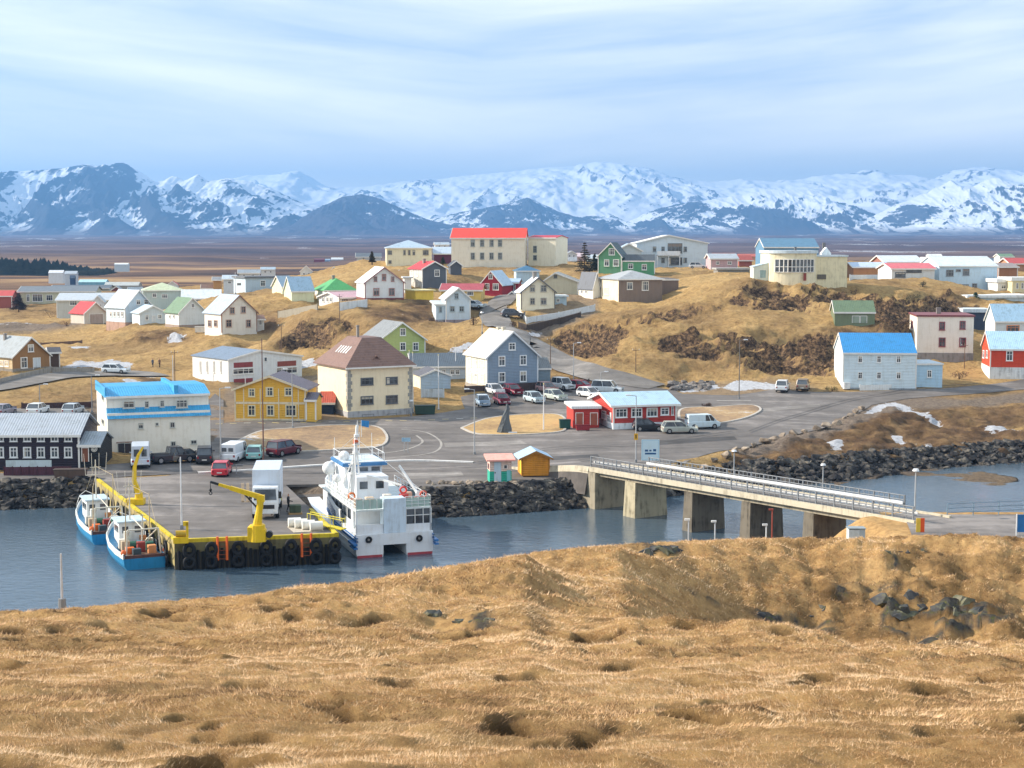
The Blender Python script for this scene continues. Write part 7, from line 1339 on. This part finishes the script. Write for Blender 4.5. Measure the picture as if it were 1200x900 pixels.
# railings on the causeway and quay
def rail_fence(label, pts, hh, m, bars=2, every=2.4, name='railing_fence', cat='railing', rb=.03):
    P = [Vector(q) for q in pts]; o = P[0].copy(); r = thing(name, label, cat, tuple(o), 0); g = MB()
    for b in range(bars): g.path([(q - o) + Vector((0, 0, hh * (b + 1) / bars)) for q in P], rb, 5)
    g.build('rails', m, r)
    for a, b in zip(P[:-1], P[1:]):
        n = max(1, int(round((b - a).length / every)))
        for i in range(n + (1 if b is P[-1] else 0)):
            q = a.lerp(b, i / n) - o; g = MB(); g.tube(tuple(q - Vector((0, 0, .3))), tuple(q + Vector((0, 0, hh + .02))), rb * 1.4, n=6); g.build('post', m, r)
rail_fence('thin grey blue railing along the causeway at the right edge', [(atz(1110, 606, 4.95)), (atz(1200, 602, 4.95)), (atz(1290, 599, 4.95))], 1.05, mat('7c94a4', .5), 3)
rail_fence('low grey road railing behind the quay kerb by the white panel van', [gp(277, 556), gp(330, 553)], 1.0, mat('9a9a9c', .5), 2)
def picket(label, px, hh, c, name='garden_fence', wall=.1, m=None):
    P = [gp(u, v) for u, v in px]; o = P[0].copy(); r = thing(name, label, 'fence' if 'fence' in name else 'wall', tuple(o), 0)
    g = MB()
    for a, b in zip(P[:-1], P[1:]):
        a, b = a - o, b - o; n = Vector((-(b - a).y, (b - a).x, 0)).normalized() * wall / 2; g.add([a - n - Vector((0, 0, .8)), b - n - Vector((0, 0, .8)), b + n - Vector((0, 0, .8)), a + n - Vector((0, 0, .8)), a - n + Vector((0, 0, hh)), b - n + Vector((0, 0, hh)), b + n + Vector((0, 0, hh)), a + n + Vector((0, 0, hh))], [(0, 1, 5, 4), (2, 3, 7, 6), (4, 5, 6, 7), (1, 2, 6, 5), (3, 0, 4, 7)])
    g.build('panel', m or mat(c, .6, 'vert'), r)
    for q in P: q = q - o; g = MB(); g.box(q.x - .09, q.x + .09, q.y - .09, q.y + .09, q.z - .5, q.z + hh + .12); g.build('post', mat(c, .6), r)
picket('long white boarded garden fence climbing right from the beige house', [(606, 367), (617, 379), (655, 373), (697, 364)], 1.0, 'dde2e4')
picket('dark stone retaining wall under the long white garden fence', [(608, 384), (618, 387), (655, 379), (680, 372)], .9, '4a403a', 'retaining_wall', .4)
picket('white retaining wall below the pink roofed house', [(398, 364), (430, 360)], 1.4, 'd6dde2', 'garden_wall', .25)
picket('low white fence with tables in front of the blue roofed house', [(1008, 458), (1051, 457)], .8, 'e2e6e6')
picket('dark timber fence along the parking lot under the slate blue house', [(545, 461), (575, 459), (640, 455), (690, 452)], .9, '4a3d3a')
picket('dark brown fence behind the black timber house cars', [(26, 480), (108, 478)], .8, '4a3434')
picket('grey boarded fence in front of the brown timber house', [(-10, 452), (25, 443), (60, 435), (110, 437)], .7, '9a958c')
picket('white garden wall between the library and the bungalow', [(996, 328), (1043, 327)], 1.0, 'd0d8dc', 'garden_wall', .25)
picket('low brown fence on the field left of the white hall', [(48, 405), (96, 402)], .5, '6c5548')
picket('grey garden fence below the dark grey roof left of the lot', [(494, 466), (520, 466)], 1.2, 'bcc9d2')
picket('dark hedge like fence in front of the cream twin gables', [(326, 372), (372, 364)], 1.1, '9a9484')
# terrace furniture of the blue roofed house
for i, (u, lb) in enumerate(((1030, 'left of two'), (1044, 'right of two'))):
    q = gp(u, 455.5); r = thing('picnic_table', 'brown picnic table behind the low white fence, ' + lb, 'table', tuple(q), .1, 'picnic tables'); g = MB(); g.box(-.8, .8, -.35, .35, .72, .77); g.build('tabletop', mat('6c5040'), r)
    for s in (-1, 1): g = MB(); g.box(-.8, .8, s * .62 - .13, s * .62 + .13, .42, .46); g.build('bench', mat('6c5040'), r); g = MB(); g.prism([(-.7, 0), (-.6, 0), (.0, .7), (.6, 0), (.7, 0), (.06, .719), (-.06, .719)], 'x', s * .6 - .04, s * .6 + .04); g.build('leg', mat('5c4436'), r)
# ------------------------------------------------------------------ rocks
TPL = []
_rr = np.random.default_rng(21)
for q_ in range(24):
    bm = bmesh.new(); 
    for i in range(15): d = _rr.normal(size=3); d /= np.linalg.norm(d); d *= (.75 + .45 * _rr.random()); bm.verts.new(d)
    bmesh.ops.convex_hull(bm, input=bm.verts[:]); bmesh.ops.delete(bm, geom=[v for v in bm.verts if not v.link_faces], context='VERTS'); bm.verts.index_update()
    TPL.append((np.array([v.co[:] for v in bm.verts]), [tuple(v.index for v in f.verts) for f in bm.faces])); bm.free()
def rock_shape(b, c, r, rng, n=7, m=5):
    V, Fc = TPL[int(rng.random() * 24) % 24]; a = rng.random() * 6.28; S = np.array([1 + .4 * rng.random(), .8 + .4 * rng.random(), .55 + .35 * rng.random()]) * r; P = V * S; cs2, sn2 = math.cos(a), math.sin(a)
    Q = np.stack([P[:, 0] * cs2 - P[:, 1] * sn2 + c[0], P[:, 0] * sn2 + P[:, 1] * cs2 + c[1], P[:, 2] + c[2]], -1); b.add([tuple(p) for p in Q], Fc)
def rockmat(nm, stops, sc=.5):
    m, t, b = newmat(nm); b.inputs['Roughness'].default_value = .85; b.inputs['Specular IOR Level'].default_value = .25
    g = N(t, 'ShaderNodeNewGeometry'); P = g.outputs['Position']; rnd = noise(t, mapping(t, P, (.9, .9, .9)), 1.0, 2, .4); n_ = mth(t, 'ADD', mth(t, 'MULTIPLY', noise(t, P, 2.5, 8, .75), .45), mth(t, 'MULTIPLY', rnd, .55))
    t.links.new(ramp(t, n_, stops), b.inputs['Base Color']); return m
rip = rockmat('dark_riprap', [(.36, (.010, .010, .012)), (.48, (.038, .036, .036)), (.58, (.10, .092, .08)), (.66, (.22, .19, .145))])
rng = np.random.default_rng(3)
def riprap(label, u0, u1, n, y0, y1, rr, zmax=2.3):
    b = MB(); x0 = atz(u0, 597, 0).x if u1 < 760 else atz(u0, 568, 0).x; 
    for i in range(n):
        u = u0 + (u1 - u0) * rng.random(); vv = np.interp(u, [-260, 0, 105, 510, 740, 870, 950, 1060, 1200, 1330], [598, 597, 593, 606, 590, 570, 566, 552, 541, 536]); p = atz(u, vv, 0); d = y0 + (y1 - y0) * rng.random()
        x, y = p.x, p.y + d
        if 'left' in label and x > -42.6: continue
        z = tz(x, y); z = min(z, zmax); r_ = rr * (.45 + .85 * rng.random()); rock_shape(b, (x, y, z + r_ * .15), r_, rng)
    o = b.build('riprap', rip); tag(o, label, 'rocks', kind='stuff')
riprap('dark boulders of the sea wall at the left below the black timber house', -200, 108, 1000, -.8, 3.2, .48)
riprap('dark boulder sea wall between the ferry and the bridge', 395, 765, 1700, -.8, 3.0, .46)
riprap('black seaweed covered rocks along the bay right of the bridge', 760, 1330, 2300, -1.5, 4.8, .52, 1.9)
# paler boulders edging the road, each its own thing
bm_ = rockmat('edge_boulder', [(.36, (.09, .075, .06)), (.5, (.22, .18, .14)), (.65, (.42, .35, .27))])
seq = [(722, 556), (800, 545), (812, 543), (826, 541), (838, 537), (851, 534.5), (862, 531), (873, 528.5), (884, 524), (896, 520), (907, 517), (918, 513), (930, 510), (943, 508), (956, 504.5), (968, 501), (980, 498), (990, 493), (996, 489), (1003, 485), (1010, 481)]
words = ['first', 'second', 'third', 'fourth', 'fifth', 'sixth', 'seventh', 'eighth', 'ninth', 'tenth', 'eleventh', 'twelfth', 'thirteenth', 'fourteenth', 'fifteenth', 'sixteenth', 'seventeenth', 'eighteenth', 'nineteenth', 'twentieth', 'last']
for i, (u, v) in enumerate(seq):
    p = gp(u, v); b = MB(); rock_shape(b, (0, 0, .25), .42 + .3 * rng.random(), rng, 10, 7); o = b.build('boulder', bm_, None, False, loc=tuple(p)); tag(o, 'pale brown boulder edging the road above the bay, %s from the bridge' % words[i], 'boulder', 'boulders along the road edge')
def gpn(u, v, lo=30.0, hi=85.0):
    a, b_ = ray(u, v)
    for Y in np.arange(lo, hi, .25):
        r = int(np.clip(np.searchsorted(nr_, Y) - 1, 0, len(nr_) - 2)); c = int(np.clip((a * Y / (Y + 14) + .66) / 1.32 * 1199, 0, 1198))
        if NZ[r, c] > HC + b_ * Y: return Vector((a * Y, Y, float(NZ[r, c])))
    return pt(u, v, hi)
lich = rockmat('lichen_rock', [(.36, (.02, .02, .022)), (.48, (.07, .072, .074)), (.57, (.13, .13, .075)), (.68, (.24, .22, .17))])
for (spots, r_, lo, lb) in ((((1042, 702), (1056, 712), (1050, 724), (1068, 705), (1072, 722), (1080, 713)), .42, 52, 'dark lichen spotted rock outcrop in the far mound, left of the grassy gap'), (((1106, 712), (1118, 722), (1130, 712), (1142, 722), (1155, 716), (1124, 704)), .40, 52, 'dark rock outcrop in the far mound, right of the grassy gap'),
                       (((893, 722), (905, 716), (958, 722), (968, 715)), .30, 52, 'small low rocks at the foot of the far mound, left of the larger outcrops'), (((508, 722), (546, 729), (556, 731), (565, 728)), .24, 34, 'flat grey rock slabs in the grass at the middle of the plateau'),
                       (((752, 647), (766, 645), (780, 648), (792, 646)), .30, 56, 'small dark rocks on the crest in front of the bridge'), (((1040, 648), (1062, 652), (1080, 649), (1100, 653)), .26, 56, 'low dark rocks near the top of the far mound')):
    P_ = [gpn(u, v, lo) for u, v in spots]; o_ = P_[0].copy(); b = MB()
    for p in P_:
        for q in range(3): d_ = p - o_; rock_shape(b, (d_.x + (rng.random() - .5) * r_ * 1.3, d_.y + .3 * r_, d_.z - r_ * (.25 + .3 * rng.random())), r_ * (.6 + .6 * rng.random()), rng)
    tag(b.build('rock_outcrop', lich, None, False, loc=tuple(o_)), lb, 'rock')
# stone heap by the foot of the hill
b = MB()
for i in range(90): p = gp(785 + 50 * rng.random(), 449 + 9 * rng.random()); rock_shape(b, (p.x, p.y, p.z + .1), .3 + .35 * rng.random(), rng)
tag(b.build('rubble', rockmat('grey_rubble', [(.4, (.10, .09, .085)), (.6, (.26, .24, .22))])), 'grey rubble heap at the foot of the rocky hill', 'rubble', kind='stuff')
b = MB()
for i in range(110): p = gp(500 + 245 * rng.random(), 567 + 3 * rng.random()); rock_shape(b, (p.x, p.y, p.z + .1), .22 + .25 * rng.random(), rng)
tag(b.build('rubble', bm_), 'paler stones along the top of the sea wall by the kiosks', 'rubble', kind='stuff')
# ------------------------------------------------------------------ trees and shrubs
def leaf_blob(b, c, r, n, s, rng, flat=1.0, hollow=.3):
    for i in range(n):
        d = rng.normal(size=3); d /= np.linalg.norm(d); q = (hollow + (1 - hollow) * rng.random() ** .5) * r; p = Vector((c[0] + d[0] * q, c[1] + d[1] * q, c[2] + d[2] * q * flat)); a = Vector(rng.normal(size=3)).normalized() * s; e = Vector(rng.normal(size=3)).normalized() * s * .6
        b.add([p - a, p + e, p + a, p - e * .8], [(0, 1, 2, 3)])
def leafmat(nm, c):
    m, t, b = newmat(nm); b.inputs['Roughness'].default_value = .8; P = N(t, 'ShaderNodeNewGeometry').outputs['Position']; t.links.new(ramp(t, noise(t, P, 1.8, 4, .6), [(.35, tuple(x * .5 for x in c)), (.65, tuple(x * 1.5 for x in c))]), b.inputs['Base Color']); return m
cg = leafmat('conifer', (.045, .04, .022)); dg_ = leafmat('dark_evergreen', (.022, .035, .022)); bg_ = leafmat('bare_twigs', (.09, .055, .04)); bark = mat('4a382c', .9)
def conifer(label, u, v, Y, hpx, wpx, m, dens=1.0):
    p = pt(u, v, Y); hh = hpx * Y / F; wd = wpx * Y / F / 2; r = thing('conifer_tree', label, 'tree', tuple(p), 0); g = MB(); g.tube((0, 0, -1), (0, 0, hh * .95), .18, .03, 7); tk_ = g.build('trunk', bark, r); b = MB(); g = MB(); n = 13
    for k in range(n):
        z = hh * (.12 + .86 * k / n); rad = wd * (1 - k / n) ** .8 * (.8 + .4 * rng.random()); 
        for j in range(max(5, int(9 * (1 - k / n)) + 3)):
            a = rng.random() * 6.28; rr_ = rad * (.65 + .45 * rng.random()); g.tube((0, 0, z), (rr_ * math.cos(a), rr_ * math.sin(a), z - rr_ * .12 + .1), .03, .012, 4, False)
            for q in (.45, .7, .95): leaf_blob(b, (rr_ * q * math.cos(a), rr_ * q * math.sin(a), z - rr_ * .1 * q), rad * .22 + .12, int(16 * dens), .13, rng, .5)
    g.build('branches', bark, r); b.build('crown', m, r)
conifer('tall brownish spruce between the school wing and the green house', 685, 321, 345, 39, 24, cg)
conifer('shorter dark spruce just right of the tall brownish spruce', 697, 318, 352, 22, 12, dg_)
conifer('small green conifer on the slope below the apartment block', 1143, 357, 300, 15, 12, leafmat('green_conifer', (.03, .07, .03)))
conifer('dark round topped tree beside the red house at the far left', 22, 364, 400, 22, 21, leafmat('plum_tree', (.04, .028, .03)), 1.6)
conifer('dark slender tree on the rise left of the pale blue hipped house', 436, 308, 390, 14, 8, cg)
conifer('small dark fir beside the school front left corner', 519, 309, 380, 8, 5, dg_)
def shrub(label, u, v, Y, wpx, hpx, m, n=260):
    p = gp(u, v) if Y is None else pt(u, v, Y); Y = p.y; hh = hpx * Y / F; wd = wpx * Y / F / 2; r = thing('shrub', label, 'shrub', tuple(p), 0, 'shrubs and bushes'); g = MB()
    for k in range(9): a = rng.random() * 6.28; q = wd * .7 * rng.random(); g.tube((q * .3 * math.cos(a), 0, -.2), (q * math.cos(a), q * .5 * math.sin(a), hh * (.6 + .35 * rng.random())), .03, .01, 4, False)
    g.build('stems', bark, r); b = MB()
    for k in range(7): leaf_blob(b, ((rng.random() - .5) * wd * 1.5, (rng.random() - .5) * wd * .7, hh * (.3 + .4 * rng.random())), hh * .42, n // 7, .10, rng, .9, .2)
    b.build('foliage', m, r)
for a in (('bushy brown hedge on the side road bank above the harbour building', 190, 452, None, 36, 9, bg_), ('dark bush at the left corner of the cream twin gabled house', 294, 354, 335, 16, 12, dg_), ('reddish bush below the low red roofed garage', 78, 384, None, 14, 9, leafmat('red_twigs', (.12, .05, .04))), ('brown bare bush left of the slate grey steep street', 505, 379, None, 12, 8, bg_),
          ('brown bush right of the tall narrow white house', 555, 381, None, 8, 12, bg_), ('dark bush in front of the blue roofed house annex end', 1098, 391, None, 20, 8, bg_), ('dark round bush on the ridge below the bungalow', 1081, 337, None, 10, 8, dg_), ('dark bush on the slope under the bungalow', 1071, 354, None, 20, 9, dg_),
          ('low brown bush beside the beige house fence corner', 601, 384, None, 10, 8, bg_), ('olive grass clump at the left wall of the blue roofed house', 975, 459, None, 16, 7, leafmat('olive', (.16, .13, .05))), ('brown thicket left of the grey office building', 62, 372, None, 36, 9, bg_), ('dark bush between the red café island and the road', 828, 478, None, 14, 6, bg_),
          ('brown shrub below the green shed', 1062, 383, None, 30, 12, bg_), ('dark shrub at the rock foot right of the green shed', 1036, 386, None, 18, 14, bg_), ('bare brown shrub on the bank beside the square white house', 1125, 445, None, 20, 10, bg_)):
    shrub(*a)
b = MB(); tr_ = MB(); x0 = pt(-80, 300, 900).x; x1 = pt(118, 300, 900).x
for i in range(900):
    x = x0 + (x1 - x0) * rng.random() ** .8; y = 880 + 50 * rng.random(); edge = np.clip((x1 - x) / 40, .25, 1); hh = (2.5 + 4.5 * rng.random() ** 1.5) * edge + 1.2; z = float(far_z(np.array([x]), np.array([y]))[0]); s = 1.6 + rng.random()
    for k in range(3): zc_ = z + hh * k / 3; ww = s * (1.5 - k * .4); b.add([(x - ww, y - ww * .4, zc_), (x + ww, y - ww * .4, zc_), (x, y + ww, zc_), (x + .2, y, zc_ + hh * .5)], [(0, 1, 3), (1, 2, 3), (2, 0, 3)])
tag(b.build('wood', leafmat('far_wood', (.018, .028, .022))), 'dark evergreen plantation far behind the left of the town', 'wood', kind='stuff')

# power line poles over the town, wires sagging between them
PP = [(205, 410, 446), (330, 380, 410), (398, 345, 372), (645, 395, 428), (745, 408, 436), (1130, 402, 432)]
for i, (u, vt, vb) in enumerate(PP):
    lb = ('on the field above the harbour building', 'below the grassy knoll right of the white hall', 'on the top of the grassy knoll', 'on the hill road bend', 'on the slope foot right of the hill road', 'behind the square white house')[i]
    p = gp(u, vb); hh = (vb - vt) * p.y / F; r = thing('utility_pole', 'thin wooden utility pole ' + lb, 'utility pole', tuple(p), 0, 'utility poles'); g = MB(); g.tube((0, 0, -.4), (0, 0, hh), .08, .05, 7); g.build('pole', mat('6e5c4c', .9), r); g = MB(); g.box(-.5, .5, -.04, .04, hh - .46, hh - .38); g.build('crossarm', mat('6e5c4c', .9), r)
    g = MB(); [g.tube((x, 0, hh - .38), (x, 0, hh - .2), .05, n=6) for x in (-.5, 0, .5)]; g.build('insulators', mat('c9cccc', .3), r)
# road dressing
dkp = asphalt('asphalt_patch', (0.085, 0.082, 0.082)); ltp = asphalt('worn_asphalt', (0.23, 0.215, 0.20))
for px, m_, lf in (([(300, 560), (420, 553), (425, 558), (305, 566)], dkp, .062), ([(520, 520), (610, 517), (618, 521), (522, 525)], ltp, .061), ([(760, 518), (860, 512), (864, 516), (764, 523)], dkp, .062), ([(640, 536), (700, 533), (703, 537), (642, 541)], dkp, .063),
                   ([(880, 480), (960, 474), (962, 477), (884, 484)], ltp, .061), ([(470, 556), (540, 553), (544, 559), (472, 563)], ltp, .061), ([(130, 556), (230, 552), (232, 556), (132, 561)], dkp, .062), ([(390, 536), (450, 532), (452, 535), (392, 540)], dkp, .064)):
    drape('asphalt_patch', ppoly(px), m_, lf, 2.5)
for pts in ([(250, 563), (400, 556), (520, 550), (640, 545), (700, 540)], [(880, 508), (930, 490), (1010, 468), (1150, 452)], [(560, 545), (640, 528), (760, 522), (860, 508)]):
    for o_ in (0, 1.5):
        L_ = [(p_[0], p_[1] + o_) for p_ in smoothline([gp(u, v) for u, v in pts])]; strip('tyre_track', L_, .28, asphalt('tyre_mark', (0.115, 0.11, 0.108)), .0645)
